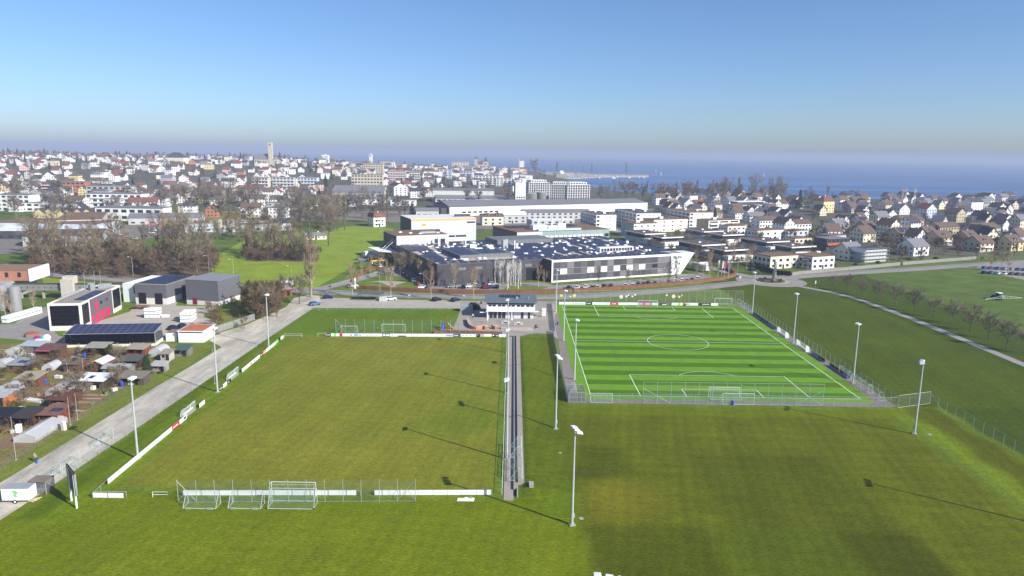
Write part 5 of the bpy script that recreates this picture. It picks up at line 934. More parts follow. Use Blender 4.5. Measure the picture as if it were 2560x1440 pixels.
for px_, py_ in ((1267, 620), (1164, 622), (1096, 612), (1119, 625), (1286, 624)): x, y = lx(px_, py_, 9.2); MB().tube((x, y, FH), (x, y, FH + 4.5), .35, n=8).build('flue', white_mtl, rf)
x, y = lx(1500, 632, 9.2); gl = MB().box(x, y, FH, x + 19, y + 4, FH + 2.4).build('glass_lantern', white_board, rf)
for i in range(11): panel('pane', gl, 'win_dark', x + .6 + i * 1.65, y - .05, FH + .5, x + 1.95 + i * 1.65, y + .02, FH + 2.)
# letters on the slanted end
def letters(txt, size, m, parent, loc, rx=math.pi / 2, depth=.03):
    cu = bpy.data.curves.new('letters', 'FONT'); cu.body = txt; cu.size = size; cu.extrude = depth; cu.offset = .02; o = bpy.data.objects.new('letters', cu); col.objects.link(o)
    bpy.context.view_layer.update(); me = bpy.data.meshes.new_from_object(o.evaluated_get(bpy.context.evaluated_depsgraph_get())); bpy.data.objects.remove(o); me.materials.clear(); me.materials.append(m)
    q = put('lettering', me, parent, loc); q.rotation_euler[0] = rx; return q
letters('TRUNZ', 1.7, mat('sign_dark', (60, 62, 70)), wing, (114.4, -8.78, 7.7)); MB().add([(114.6, -8.76, 7.6), (115.1, -8.76, 6.4), (113.9, -8.76, 6.7)], [(0, 1, 2)]).build('emblem', pm((120, 175, 235)), wing)
# office block on a column with a white canopy
c0, an, L = frame_of((-58.7, 357.4), (-33.4, 369.4)); t = thing('office_block', 'pale grey office block with brown gravel roof and white canopy', 'building', (c0[0], c0[1], 0), an)
MB().box(0, 0, 8.2, L, 25, 14).build('wall', light_clad, t); MB().box(3., 5, 0, L, 25, 8.2).build('lower_wall', dark_side, t); MB().box(-.03, .4, 8.3, .02, 24.8, 13.9).build('shaded_side', dark_side, t); rf = MB().box(.3, .3, 14, L - .3, 24.7, 14.15).build('roof', brown_roof, t); MB().box(.4, .4, 0, 1.6, 1.6, 8.2).build('column', galv, t)  # thin dark sheet puts the left side's shade into its colour
for x in (20.2, 23.4): panel('window', t, 'win_dark', x, -.05, 9.6, x + 2.6, .02, 11.8)
for x, y in ((6, 14), (10, 9), (14, 5), (24, 6)): put('skylight', shared(dome_mesh), rf, (x, y, 14.1))
MB().box(15, 6, 14.1, 23, 10, 15.).build('roof_unit', galv, rf)
MB().add([(-9, 2, 6.2), (.2, -1, 5.6), (.2, 14, 6.2), (-12, 12, 7.2), (-9, 2, 6.5), (.2, -1, 5.9), (.2, 14, 6.5), (-12, 12, 7.5)], [(3, 2, 1, 0), (4, 5, 6, 7), (0, 1, 5, 4), (1, 2, 6, 5), (2, 3, 7, 6), (3, 0, 4, 7)]).build('canopy', white_board, t)
for y in (3, 7): MB().tube((-6, y, 6.7), (0, y - 1, 12), .12).build('tie_rod', white_mtl, t)
# tall pale hall
c0, an, L = frame_of((-58.1, 405.5), (-21.8, 420.2)); t = thing('high_hall', 'tall pale panelled hall with orange roof edge and end darkened as shade', 'hall', (c0[0], c0[1], 0), an); D_ = 27
MB().box(0, 0, -.1, L, D_, 18).build('wall', light_clad, t); MB().box(-.06, .1, 0, 0, D_ - .1, 18).build('shaded_end', dark_side, t); MB().box(-.1, -.1, 18, L + .1, D_ + .1, 18.2).build('roof', mat('roof_white', (222, 220, 214)), t); MB().box(0, -.08, 17., L, 0, 18).build('roof_band', mat('amber_band', (232, 180, 110)), t)  # left end painted dark to stand for its shade
for k in range(11): panel('panel_joint', t, 'galv', 0, -.03, 1.5 + k * 1.45, L, 0.01, 1.55 + k * 1.45)
for x0, z0, x1, z1 in ((6.4, 14.2, 8.6, 15.4),): panel('emblem_sign', t, 'amber', x0, -.1, z0, x1, 0, z1) if 'amber' in MATS else MATS.update(amber=mat('amber_sign', (240, 170, 80))) or panel('emblem_sign', t, 'amber', x0, -.1, z0, x1, 0, z1)
for x0, z0, x1, z1 in ((33.5, 15.2, 38.6, 16.1), (12, 11, 17, 12), (22, 7.2, 26, 8.2), (26.6, 7.2, 33, 8.2)): panel('window', t, 'win_dark', x0, -.06, z0, x1, 0.02, z1)
MB().box(L - 10, 9, 18.2, L - .5, 11, 19.6).build('roof_block', dark_side, t)
# brown roofed hall behind the factory
c0, an, L = frame_of((2.4, 400.4), (57.9, 425.1)); t = thing('process_hall', 'low grey green hall with brown roof white blinds and flues', 'hall', (c0[0], c0[1], 0), an); D_ = 36
MB().box(0, 0, -.1, L, D_, 12).build('wall', mat('grey_green', (148, 166, 164), .6), t); MB().box(-.05, .1, 0, 0, D_ - .1, 12).build('shaded_end', dark_side, t); MB().box(0, -.06, 0, 16, 0, 12).build('front_cladding', light_clad, t); rf = MB().box(-.1, -.1, 12, L + .1, D_ + .1, 12.2).build('roof', brown_roof, t)  # dark sheet on the left end is painted shade
for i in range(13): panel('blind', t, 'white_board', 18 + i * 3., -.06, 8., 20.2 + i * 3., .02, 9.4)
panel('window', t, 'win_dark', L - 3.2, -.07, 7.8, L - .4, .02, 9.6)
for x, y, w, d_, h_ in ((14, 8, 9, 5, 2.6), (24, 8, 6, 4, 2.), (31, 9, 5, 4, 3.)): MB().box(x, y, 12.2, x + w, y + d_, 12.2 + h_).build('roof_unit', white_board, rf)
for x in (18, 27, 34): MB().tube((x, 10, 12), (x, 10, 18.5), .45, n=8).build('flue', white_mtl, rf)
for i in range(9): panel('solar_row', rf, 'navy_pv', 4 + i * 5.2, 20, 12.5, 8 + i * 5.2, 30, 12.56)
MB().box(14, 1, 12.2, 42, 3, 13.2).build('glass_screen', mat('pale_glass', (190, 214, 220), .2), rf)
# ---------------------------------------------------------------- general builders for houses farther back
rf_brown, rf_dark, rf_red, rf_grey = mat('tiles_brown', (104, 88, 78), .9, .16, .7), mat('tiles_dark', (72, 70, 76), .85, .14, .7), mat('tiles_red', (128, 80, 70), .9, .18, .7), mat('tiles_grey', (122, 122, 126), .8, .12, .7)
MATS.update(rf_brown=rf_brown, rf_dark=rf_dark, rf_red=rf_red, rf_grey=rf_grey)
def gable_roof(b, W, D, h, pitch, e=.5, th=.22, along='x'):
    if along == 'x':
        rg = h + pitch * D / 2; k = pitch * e; P_ = [(-e, h - k), (D / 2, rg), (D + e, h - k), (D + e, h - k + th), (D / 2, rg + th), (-e, h - k + th)]
        b.add([(x, y, z) for x in (-e, W + e) for y, z in P_], [tuple(range(6))[::-1], tuple(range(6, 12))] + [(i, (i + 1) % 6, 6 + (i + 1) % 6, 6 + i) for i in range(6)])
    else:
        rg = h + pitch * W / 2; k = pitch * e; b.profile([(-e, h - k), (-e, h - k + th), (W / 2, rg + th), (W + e, h - k + th), (W + e, h - k), (W / 2, rg)], -e, D + e)
    return rg
def hip_roof(b, W, D, h, pitch, e=.5):
    r = min(W, D) / 2; rg = h + pitch * r; z = h - pitch * e
    if W >= D: R0, R1 = (r, D / 2, rg), (W - r, D / 2, rg); fs = [(0, 1, 5, 4), (1, 2, 5), (2, 3, 4, 5), (3, 0, 4)]
    else: R0, R1 = (W / 2, r, rg), (W / 2, D - r, rg); fs = [(0, 1, 4), (1, 2, 5, 4), (2, 3, 5), (3, 0, 4, 5)]
    b.add([(-e, -e, z), (W + e, -e, z), (W + e, D + e, z), (-e, D + e, z), R0, R1], fs + [(3, 2, 1, 0)]); return rg
def house(loc, rz, W, D, h, roof='gx', pitch=.7, wall='plaster', rm='rf_brown', label='', win=(), dormer=0, name='house', group=None, chimney=True, pv=0, balcony=False, door=True):
    """a house near enough to show its openings: wall, roof (> dormer, chimney, panels), windows one by one"""
    t = thing(name, label, 'house', loc, rz, group); wm = MATS[wall]
    b = MB().box(0, 0, -.6, W, D, h); rb = MB()
    if roof == 'gx': rg = gable_roof(rb, W, D, h, pitch); b.add([(x, y, z) for x in (0., W) for y, z in ((0, h), (D, h), (D / 2, rg))], [(0, 2, 1), (3, 4, 5)])
    elif roof == 'gy': rg = gable_roof(rb, W, D, h, pitch, along='y'); b.add([(x, y, z) for y in (0., D) for x, z in ((0, h), (W, h), (W / 2, rg))], [(0, 1, 2), (3, 5, 4)])
    elif roof == 'hip': rg = hip_roof(rb, W, D, h, pitch)
    else: rg = h; rb.box(-.15, -.15, h, W + .15, D + .15, h + .35)
    b.build('wall', wm, t); ro = rb.build('roof', MATS[rm], t)
    for (face, rows, cols, ww, wh) in win:
        for r in range(rows):
            z0 = .9 + r * 2.8
            if z0 + wh > h + (1.6 if roof in ('gx', 'gy') else -.1): continue
            for c_ in range(cols):
                span = W if face == 'f' else D; u = span * (c_ + .5) / cols - ww / 2
                if face == 'f': panel('window', t, 'win_dark', u, -.05, z0, u + ww, .02, z0 + wh)
                elif face == 'l': panel('window', t, 'win_dark', -.05, u, z0, .02, u + ww, z0 + wh)
                else: panel('window', t, 'win_dark', W - .02, u, z0, W + .05, u + ww, z0 + wh)
    for k in range(dormer):
        x = W * (k + .5) / dormer - 1.2; z0 = h + pitch * 1.2; y0 = 1.1
        dm = MB().box(x, y0, z0 - .6, x + 2.4, y0 + 2.4, z0 + 1.1).build('dormer', MATS['plaster'], ro); MB().add([(x - .3, y0 - .3, z0 + 1.1), (x + 2.7, y0 - .3, z0 + 1.1), (x + 2.7, y0 + 2.8, z0 + 1.9), (x - .3, y0 + 2.8, z0 + 1.9)], [(0, 1, 2, 3)]).build('dormer_roof', MATS[rm], ro); panel('dormer_window', ro, 'win_dark', x + .3, y0 - .05, z0 + .15, x + 2.1, y0 + .02, z0 + .95)
    if chimney and roof != 'flat': MB().box(W * .62, D * .55, h + .4, W * .62 + .7, D * .55 + .7, rg + .9).build('chimney', MATS['plaster'], ro)
    for k in range(pv):
        if roof == 'gx': y0, y1 = D * .1, D * .4; z0 = h + pitch * y0 + .32; z1 = h + pitch * y1 + .32; x = W * .15 + k * 1.9; MB().add([(x, y0, z0), (x + 1.8, y0, z0), (x + 1.8, y1, z1), (x, y1, z1)], [(0, 1, 2, 3)]).build('solar_panel', navy_pv, ro)
        else: panel('solar_panel', ro, 'navy_pv', 1 + k * 2.2, D * .2, rg + .5, 2.9 + k * 2.2, D * .8, rg + .56)
    if balcony: MB().box(W * .2, -1.5, 2.7, W * .8, 0, 2.85).build('balcony', MATS['plaster'], t); MB().box(W * .2, -1.55, 2.85, W * .8, -1.45, 3.75).build('balcony_rail', white_board, t)
    if door: panel('door', t, 'win_dark', W * .45, -.06, .0, W * .45 + 1.1, .0, 2.1)
    return t
for k, c_ in dict(cream=(232, 224, 200), yellow=(224, 208, 160), pink=(222, 188, 172), greyw=(190, 192, 190), tan=(190, 178, 152), brickr=(180, 116, 90), greenw=(168, 172, 146), bluew=(196, 206, 216)).items(): MATS[k] = mat('plaster_' + k, c_, .85, .06)
AR = R(24)
def at(px, py, z): p = G(px, py, z); return (p.x, p.y, 0)
# three storey apartment slabs with dark balcony sides
for (p0, p1, pb, lb) in (((1491, 538), (1545, 539), (1424, 529), 'white apartment slab with solar roof beside the long white hall'), ((1591.6, 534), (1642, 532), (1520, 523), 'white apartment slab with dark roof panels behind the first slab'), ((1725, 531.7), (1774, 530), (1644, 522), 'white apartment slab with gravel roof nearest the dark conifer')):
    H_ = 11.5; c = at(*p0, H_); e = at(*p1, H_); bk = at(*pb, H_); _, an, L = frame_of(c, e); D_ = math.hypot(bk[0] - c[0], bk[1] - c[1]); an = AR * .6
    t = thing('apartment_block', lb, 'apartment block', c, an); MB().box(0, 0, -.1, L, D_, H_).build('wall', plaster, t); rf = MB().box(-.1, -.1, H_, L + .1, D_ + .1, H_ + .25).build('roof', roof_pale if 'gravel' not in lb else brown_roof, t)
    for k in range(4):
        if 'gravel' not in lb: 
            for i in range(3): panel('solar_row', rf, 'navy_pv', 1 + i * L / 3, 2 + k * D_ / 4, H_ + .4, L / 3 - .6 + i * L / 3, 1.4 + (k + .8) * D_ / 4, H_ + .46)
    for r in range(4):
        for c_ in range(6): panel('loggia', t, 'win_dark', -.06, .5 + c_ * D_ / 6, .5 + r * 2.85, .03, .1 + (c_ + .86) * D_ / 6, 2.1 + r * 2.85)
        MB().box(-1.3, .3, 2.1 + r * 2.85, .02, D_ - .3, 2.6 + r * 2.85).build('balcony', MATS['greyw'], t) if r < 3 else None
        panel('window', t, 'win_dark', .6, -.05, .9 + r * 2.85, 2.6, .02, 2.3 + r * 2.85)
        for x in (L * .52, L * .68): panel('window', t, 'win_dark', x, -.05, 1. + r * 2.85, x + .6, .02, 1.9 + r * 2.85)
    for x, y in ((L * .6, D_ * .3), (L * .4, D_ * .6)): MB().box(x, y, H_ + .2, x + 1.8, y + 1.6, H_ + 1.6).build('roof_unit', white_board, rf)
# three storey cream blocks with balconies on the front
for (p0, p1, dep, lb) in (((1585, 560), (1640, 557), 16, 'cream flat roofed block with small square windows'), ((1635, 550), (1708, 546), 14, 'cream balcony block beside the small windowed block'), ((1772, 552), (1845, 549), 14, 'cream balcony block with brown side wall')):
    H_ = 9.; c = at(*p0, H_); e = at(*p1, H_); _, an, L = frame_of(c, e); an = AR; t = thing('apartment_block', lb, 'apartment block', c, an); MB().box(0, 0, -.1, L, dep, H_).build('wall', MATS['cream'] if 0 else mat('cream_white', (236, 230, 212), .8, .05), t); rf = MB().box(-.1, -.1, H_, L + .1, dep + .1, H_ + .25).build('roof', brown_roof, t); MB().box(-.05, .1, 0, 0, dep - .1, H_).build('shaded_side_wall', MATS['tan'] if 'brown' in lb else MATS['greyw'], t)  # left wall toned darker than the front as painted shade
    for r in range(3):
        n_ = 4 if 'small' in lb else 3
        for c_ in range(n_):
            u0, u1 = L * (c_ + .12) / n_, L * (c_ + .88) / n_
            if 'small' in lb: panel('window', t, 'win_dark', u0, -.05, 1. + r * 2.9, u0 + 1.4, .02, 2. + r * 2.9)
            else: panel('loggia', t, 'win_dark', u0, -.05, 1.5 + r * 2.9, u1, .02, 2.6 + r * 2.9); MB().box(u0, -1., .35 + r * 2.9, u1, .0, 1.3 + r * 2.9).build('balcony', white_board, t)
    MB().box(L * .3, dep * .4, H_ + .2, L * .3 + 3, dep * .4 + 2.6, H_ + 1.8).build('roof_unit', white_board, rf)
# stepped white terrace houses
for i, (p0, p1, dep, lb) in enumerate([((1614, 585), (1664, 583), 24, 'white terrace house behind the factory corner bushes'), ((1657, 594), (1710, 592), 13, 'white terrace house with plant filled deck beside the bare shrub hedge'), ((1761, 579), (1809, 577), 22, 'white terrace house with long side shaded grey next to red kiosk'), ((1809, 588), (1856, 585), 15, 'white terrace house with grassy deck beside red kiosk'), ((1757, 613), (1813, 610), 24, 'white terrace house with folded awning on roof edge'), ((1814, 626), (1873, 623), 15, 'white terrace house with broad blank front above the flags'), ((1920, 605), (1973, 602), 25, 'white terrace house with glazed roof light'), ((1982, 618), (2036, 614), 15, 'white terrace house above the roundabout hedge')]):
    H_ = 6.5; c = at(*p0, H_); e = at(*p1, H_); _, an, L = frame_of(c, e); an = AR; t = thing('terrace_house', lb, 'house', c, an)
    MB().box(.6, -1.6, -.1, L - .4, dep, 3.3).build('lower_storey', plaster, t); MB().box(0, -2.6, 1.4, L + .8, .0, 3.7).build('deck_parapet', plaster, t); MB().box(0, 0, 3.3, L, dep, 3.45).build('deck', conc_m, t)
    MB().box(-.6, .2, 2., 0, dep, 3.6).build('shaded_side_parapet', MATS['greyw'], t); MB().box(1.2, 2.4, 3.45, L - 1.2, dep - .5, 5.9).build('upper_storey', dark_side, t); rf = MB().box(-.3, .3, 5.9, L + .3, dep, 6.5).build('roof_slab', plaster, t); MB().box(.1, .8, 6.5, L - .1, dep - .4, 6.56).build('roof_surface', mat('roof_umber', (96, 82, 78), .9, .12, 1.), rf)  # side parapet greyed: shade painted onto the white parapet
    for k in range(5): panel('window', t, 'win_dark', 1.12, 3 + k * (dep - 4) / 5, 3.7, 1.22, 2.6 + (k + .9) * (dep - 4) / 5, 5.7); panel('window', t, 'win_dark', 1.6 + k * (L - 3.6) / 5, 2.32, 3.6, 1.2 + (k + .9) * (L - 3.6) / 5, 2.42, 5.7)
    for u in (.3, .38, .62): panel('window', t, 'win_dark', L * u, -1.66, .2, L * u + .8, -1.58, 1.2)
    MB().box(L * .3, dep * .4, 6.5, L * .3 + 1.6, dep * .4 + 1.2, 7.2).build('roof_unit', white_board, rf); MB().tube((L * .6, dep * .3, 6.5), (L * .6, dep * .3, 7.4), .2).build('flue', galv, rf)
for p0, p1, dep, h_, wl_, lb in [((1927, 642), (2006, 640), 12, 6.4, 'cream', 'two storey cream cube house with open white porch by roundabout'), ((2032, 643), (2077, 638), 12, 6.4, 'plaster', 'white cube house with ribbon windows by roundabout'), ((1820, 566), (1862, 564), 10, 6.2, 'plaster', 'white cube house beside red kiosk'), ((1894, 577), (1964, 574), 12, 6.6, 'plaster', 'white cube house with two framed terraces'), ((1835, 563), (1861, 561), 9, 6.4, 'greyw', 'grey white cube house behind red kiosk'), ((1971, 578), (2022, 576), 10, 6., 'bluew', 'pale flat roofed house with wide glass front'), ((1988, 597), (2030, 595), 10, 6., 'cream', 'beige flat roofed house with small windows'), ((2074, 590), (2115, 588), 10, 6., 'bluew', 'white flat house with balcony above the rust coloured house')]:
    c = at(*p0, h_); e = at(*p1, h_); L = max(8, math.hypot(e[0] - c[0], e[1] - c[1])); house(c, AR, L, dep, h_, 'flat', wall=wl_, rm='brown_roof', label=lb, win=[('f', 2, 4, 1.8, 1.3), ('l', 2, 4, 1.4, 1.4)], chimney=False, name='cube_house')
t = thing('rust_house', 'low house with rust coloured timber balcony band', 'house', at(2068, 598, 7), AR); MB().box(0, 0, 0, 18, 10, 7).build('wall', dark_side, t); MB().box(-.5, -1.4, 3.2, 18.5, 0, 4.6).build('balcony_band', mat('rust_timber', (176, 100, 60)), t); MB().box(-.3, -.6, 7, 18.3, 10.3, 7.3).build('roof', rf_grey, t)
for i in range(5): panel('window', t, 'win_dark', 1 + i * 3.4, -.05, 4.8, 3.4 + i * 3.4, .02, 6.4)
t = thing('kiosk', 'small red kiosk between the white houses', 'kiosk', at(1862, 583, 3), AR); MB().box(0, 0, 0, 4, 3, 3).build('body', mat('kiosk_red', (214, 66, 60)), t); MB().box(-.2, -.2, 3, 4.2, 3.2, 3.15).build('roof', white_board, t); panel('window', t, 'win_dark', 1, -.05, 1, 3, .02, 2.2)
# near row of gabled houses beyond the east road
ROW = [((2124, 627), 11, 'cream', 'rf_grey', 0, 'cream house with grey roof and balcony behind the garden hedge'), ((2286, 617), 13, 'plaster', 'rf_grey', 0, 'white house with plain grey roof beside the scaffolded house'), ((2166, 567), 11, 'greenw', 'rf_brown', 1, 'grey green gabled house with one white dormer'), ((2223, 567), 10, 'yellow', 'rf_brown', 1, 'mustard gabled house behind grey green house'), ((2250, 585), 13, 'tan', 'rf_brown', 1, 'brown sided gabled house with black roof panels'), ((2320, 583), 11, 'brickr', 'rf_brown', 1, 'terracotta sided gabled house with dormer'), ((2350, 594), 13, 'tan', 'rf_brown', 1, 'grey brown gabled house with white balcony'), ((2422, 594), 11, 'tan', 'rf_brown', 1, 'sand coloured gabled house with dormer behind white balcony house'), ((2452, 608), 13, 'tan', 'rf_brown', 1, 'grey brown gabled house with white front beside car park'), ((2530, 606), 12, 'yellow', 'rf_brown', 1, 'ochre gabled house at the end of the row'), ((2092, 561), 12, 'bluew', 'rf_grey', 0, 'pale blue gabled house above the rust balcony house'), ((2150, 555), 10, 'bluew', 'rf_brown', 0, 'pale blue house with solar roof behind the green house')]
for i, ((px_, py_), w, wl_, rm_, dn, lb) in enumerate(ROW): h_ = 5.6; house(at(px_, py_, h_), AR, w, 11, h_, 'gx', .72, wl_, rm_, lb, [('f', 2, 3, 1.5, 1.3), ('l', 3, 3, 1.1, 1.2)], dn, pv=5 if 'panels' in lb or 'solar' in lb else 0, balcony='balcony' in lb or 'front' in lb)
t = thing('scaffolded_house', 'flat roofed house wrapped in scaffolding and white sheeting', 'house', at(2165, 626, 7), AR); MB().box(1.4, 1.4, 0, 18, 12, 7).build('wall', MATS['greyw'], t); MB().box(1, 1, 7, 18.4, 12.4, 7.4).build('roof', rf_dark, t); b = MB()
for i in range(8):
    for y in (0, 1.1): b.tube((i * 2.6, y, 0), (i * 2.6, y, 8), .06, n=4)
for i in range(6):
    for x in (0, 1.1): b.tube((x, i * 2.4, 0), (x, i * 2.4, 8), .06, n=4)
for z in (2, 4, 6, 7.8): b.tube((0, 0, z), (18.4, 0, z), .05, n=4).tube((0, 0, z), (0, 12, z), .05, n=4)
b.build('scaffold', galv, t)
for z in (2, 4, 6): MB().box(0, .05, z - .08, 18.4, 1.05, z).build('walkway', white_board, t); MB().box(.05, 1.05, z - .08, 1.05, 12, z).build('walkway', white_board, t)
MB().box(-.08, 0, 5.4, -.02, 12, 7.6).build('sheeting', white_board, t)
for (px_, py_, w, d_, h_, wl_, rm_, lb) in [(2350, 568, 22, 11, 6, 'tan', 'rf_brown', 'long brown roofed row house with cream balconies'), (2445, 572, 26, 12, 7, 'greyw', 'rf_brown', 'long brown roofed block with cream front'), (2250, 563, 24, 10, 5, 'tan', 'rf_brown', 'long low brown roofed house behind mustard house'), (2258, 551, 26, 14, 5, 'tan', 'rf_brown', 'wide brown barn with low pitched roof'), (1975, 560, 22, 10, 6, 'plaster', 'rf_brown', 'brown roofed terrace row with black dormers'), (1900, 551, 20, 10, 6, 'plaster', 'rf_brown', 'brown roofed row with solar dormers beside bare tree'), (1876, 540, 18, 10, 5, 'plaster', 'rf_grey', 'long grey roofed house beside tall white gable')]: house(at(px_, py_, h_), AR, w, d_, h_, 'gx', .55, wl_, rm_, lb, [('f', 2, 7, 1.6, 1.3), ('l', 2, 2, 1.1, 1.2)], chimney=False, name='row_house')
for (px_, py_, w, d_, h_, rt, wl_, rm_, lb) in [(2060, 503, 15, 14, 12, 'hip', 'yellow', 'rf_red', 'tall yellow villa with red hipped roof by the lake'), (2118, 511, 14, 12, 8, 'hip', 'plaster', 'rf_brown', 'brown hipped house beside tall yellow villa'), (2215, 512, 14, 12, 9, 'gx', 'cream', 'rf_brown', 'large brown roofed lakeside house'), (2250, 523, 14, 11, 8, 'gy', 'plaster', 'rf_grey', 'white gabled house with attic window below birches'), (2318, 522, 14, 11, 9, 'gy', 'bluew', 'rf_red', 'pale four storey gabled house with balconies'), (2393, 534, 13, 12, 8, 'gy', 'tan', 'rf_brown', 'ochre grey gabled house with four small windows'), (2430, 505, 20, 12, 10, 'gx', 'plaster', 'rf_dark', 'large white house with double gable and dark roof'), (2470, 492, 14, 12, 9, 'gy', 'plaster', 'rf_dark', 'white fronted gable with black roof near shore'), (2520, 487, 16, 12, 9, 'gx', 'pink', 'rf_dark', 'half timbered looking house with dark roof on the shore'), (1870, 526, 9, 9, 7, 'gy', 'plaster', 'rf_dark', 'small white gable with very steep dark roof'), (1938, 528, 10, 10, 8, 'gy', 'plaster', 'rf_dark', 'white gable with two windows and steep dark roof'), (1725, 490, 11, 11, 12, 'flat', 'plaster', 'rf_grey', 'tall narrow white house with mansard top near shore'), (1740, 508, 18, 10, 5, 'gx', 'plaster', 'rf_red', 'low red roofed barn beside tall narrow house'), (1775, 507, 16, 12, 6, 'gy', 'greyw', 'rf_grey', 'wide grey gabled barn with dark front'), (1662, 505, 18, 10, 5, 'gx', 'greyw', 'rf_grey', 'dark grey timber boathouse hall'), (2155, 538, 11, 9, 5, 'gy', 'plaster', 'rf_dark', 'small white gable between dark conifers'), (2512, 549, 12, 10, 6, 'gy', 'plaster', 'rf_dark', 'white gable with two balconies and black roof'), (2210, 553, 9, 8, 4, 'gy', 'plaster', 'rf_dark', 'tiny white gable beside wide brown barn')]: house(at(px_, py_, h_), AR, w, d_, h_, rt, .7, wl_, rm_, lb, [('f', 3, 4, 1.1, 1.3), ('l', 3, 3, 1.1, 1.2)], door=False)
t = thing('school_hall', 'modern grey school hall with glass front and stair tower', 'hall', at(1842, 506, 10), AR); MB().box(0, 0, 0, 40, 16, 7).build('wall', MATS['greyw'], t); MB().box(4, 3, 7, 38, 14, 10).build('upper_storey', dark_side, t); MB().box(3, 2, 10, 39, 15, 10.5).build('roof', white_board, t); MB().box(36, -6, 0, 46, 6, 9).build('stair_tower', plaster, t)
for i in range(10): panel('window', t, 'win_dark', 1 + i * 3.5, -.05, 3.5, 3.6 + i * 3.5, .02, 6.2)
# red roofed house on the meadow, cottage
t = house((-104.4, 532, 0), .6, 9.5, 11, 7.4, 'hip', .55, 'plaster', 'rf_red', 'white house with red mansard roof standing on the meadow', [('f', 2, 2, 1.1, 1.4), ('l', 2, 3, 1., 1.3), ('r', 2, 3, 1., 1.3)]); MB().add([(-.5, -.5, 7.2), (10, -.5, 7.2), (10, 11.5, 7.2), (-.5, 11.5, 7.2), (.8, .8, 10.2), (8.7, .8, 10.2), (8.7, 10.2, 10.2), (.8, 10.2, 10.2)], [(0, 1, 5, 4), (1, 2, 6, 5), (2, 3, 7, 6), (3, 0, 4, 7), (4, 5, 6, 7)]).build('mansard', rf_red, t)
for k in range(3): MB().box(1.6, -1.6, 2.4 + k * 2.8, 6., .0, 2.6 + k * 2.8).build('balcony', galv, t)
t = house((-131.2, 448, 0), .45, 13, 6, 2.6, 'gx', .5, 'cream', 'rf_grey', 'low cream cottage with grey roof below the big meadow tree', [('f', 1, 4, .9, .9)], name='cottage')
# ---------------------------------------------------------------- halls between the factory and the lake
c = at(1124, 518, 8.); e = at(1619, 506.5, 8.); _, an, L = frame_of(c, e); t = thing('long_hall', 'very long white hall with stepped grey roof', 'hall', c, an); MB().box(0, 0, -.1, L, 44, 8).build('wall', plaster, t)
for k in range(5):
    x0, x1 = L * k / 5, L * (k + 1) / 5 - .4; z = 12.6 - .35 * k; MB().add([(x0, -.4, 8.05), (x1, -.4, 8.05), (x1, 22, z), (x0, 22, z), (x1, 44.4, 8.05), (x0, 44.4, 8.05)], [(0, 1, 2, 3), (3, 2, 4, 5), (0, 3, 5), (1, 4, 2)]).build('roof', rf_grey, t)
for i in range(7): panel('window', t, 'win_dark', 12 + i * 5.4, -.06, 2.4, 15.6 + i * 5.4, .02, 3.9)
for i in range(4): MB().prism([(-.08, 4 + i * 9), (0, 4 + i * 9), (0, 12 + i * 9), (-.08, 12 + i * 9)], 0, 7.6).build('end_panel', dark_side, t)
MB().box(-7, 3, 0, -.1, 40, 7).build('lean_to', dark_side, t)
for i, (px_, py_, w, d_, h_, rt, wl_, rm_, lb) in enumerate([(1310, 531, 60, 12, 6, 'gx', 'greyw', 'rf_grey', 'low grey works wing with window band before the long white hall'), (1206, 541, 17, 10, 7, 'gx', 'cream', 'rf_brown', 'cream house with brown roof and paired dormers behind tall pale hall'), (1330, 551, 34, 14, 6, 'flat', 'greyw', 'white_board', 'low open works shed with blue goods and pale roof'), (1250, 537, 22, 12, 7, 'gx', 'greyw', 'white_board', 'open shed with white gabled roof beside cream house'), (1040, 527, 20, 12, 5, 'gx', 'greyw', 'rf_grey', 'grey roofed garage beside the long white hall'), (905, 498, 30, 12, 6, 'gx', 'plaster', 'rf_grey', 'white two storey works row behind poplars'), (976, 500, 26, 12, 6, 'flat', 'plaster', 'rf_grey', 'white office row behind the twin poplars'), (740, 500, 60, 24, 6, 'gx', 'plaster', 'rf_grey', 'wide hall with light grey roof and white window strip'), (668, 507, 40, 14, 6, 'flat', 'greyw', 'rf_grey', 'grey garage row with three gates before the wide hall'), (830, 480, 60, 40, 8, 'gx', 'greyw', 'rf_grey', 'broad dark roofed works hall behind bare trees')]): house(at(px_, py_, h_), .25 if i < 6 else .05, w, d_, h_, rt, .35, wl_, rm_, lb, [('f', 2 if h_ > 5.5 else 1, max(3, int(w / 5)), 2., 1.3)], 2 if 'dormers' in lb else 0, chimney=False, name='works_hall')
t = house(at(985, 455 + 12, 12), .35, 17, 40, 12, 'gy', .5, 'plaster', 'rf_dark', 'tall white gable hall with dark roof and windows', [('f', 4, 3, 1.8, 1.6)], chimney=False, name='gable_hall')
t = thing('stepped_hall', 'long stepped hall with pale upper wall and grey roofs', 'hall', (-87, 800, 0), .06); MB().box(0, 0, -.1, 76, 50, 4.4).build('lower_wall', plaster, t); MB().add([(-.4, -.4, 4.5), (76.4, -.4, 4.5), (76.4, 14, 8), (-.4, 14, 8)], [(0, 1, 2, 3)]).build('lower_roof', rf_grey, t); MB().box(-4, 14, 0, 66, 50, 13).build('upper_wall', mat('pale_metal', (214, 214, 208)), t); MB().box(-4.3, 13.6, 13, 66.3, 50.3, 14).build('roof', rf_grey, t)
for i in range(12): panel('window', t, 'win_dark', 1 + i * 6.2, -.06, 1.8, 6. + i * 6.2, .02, 3.6)
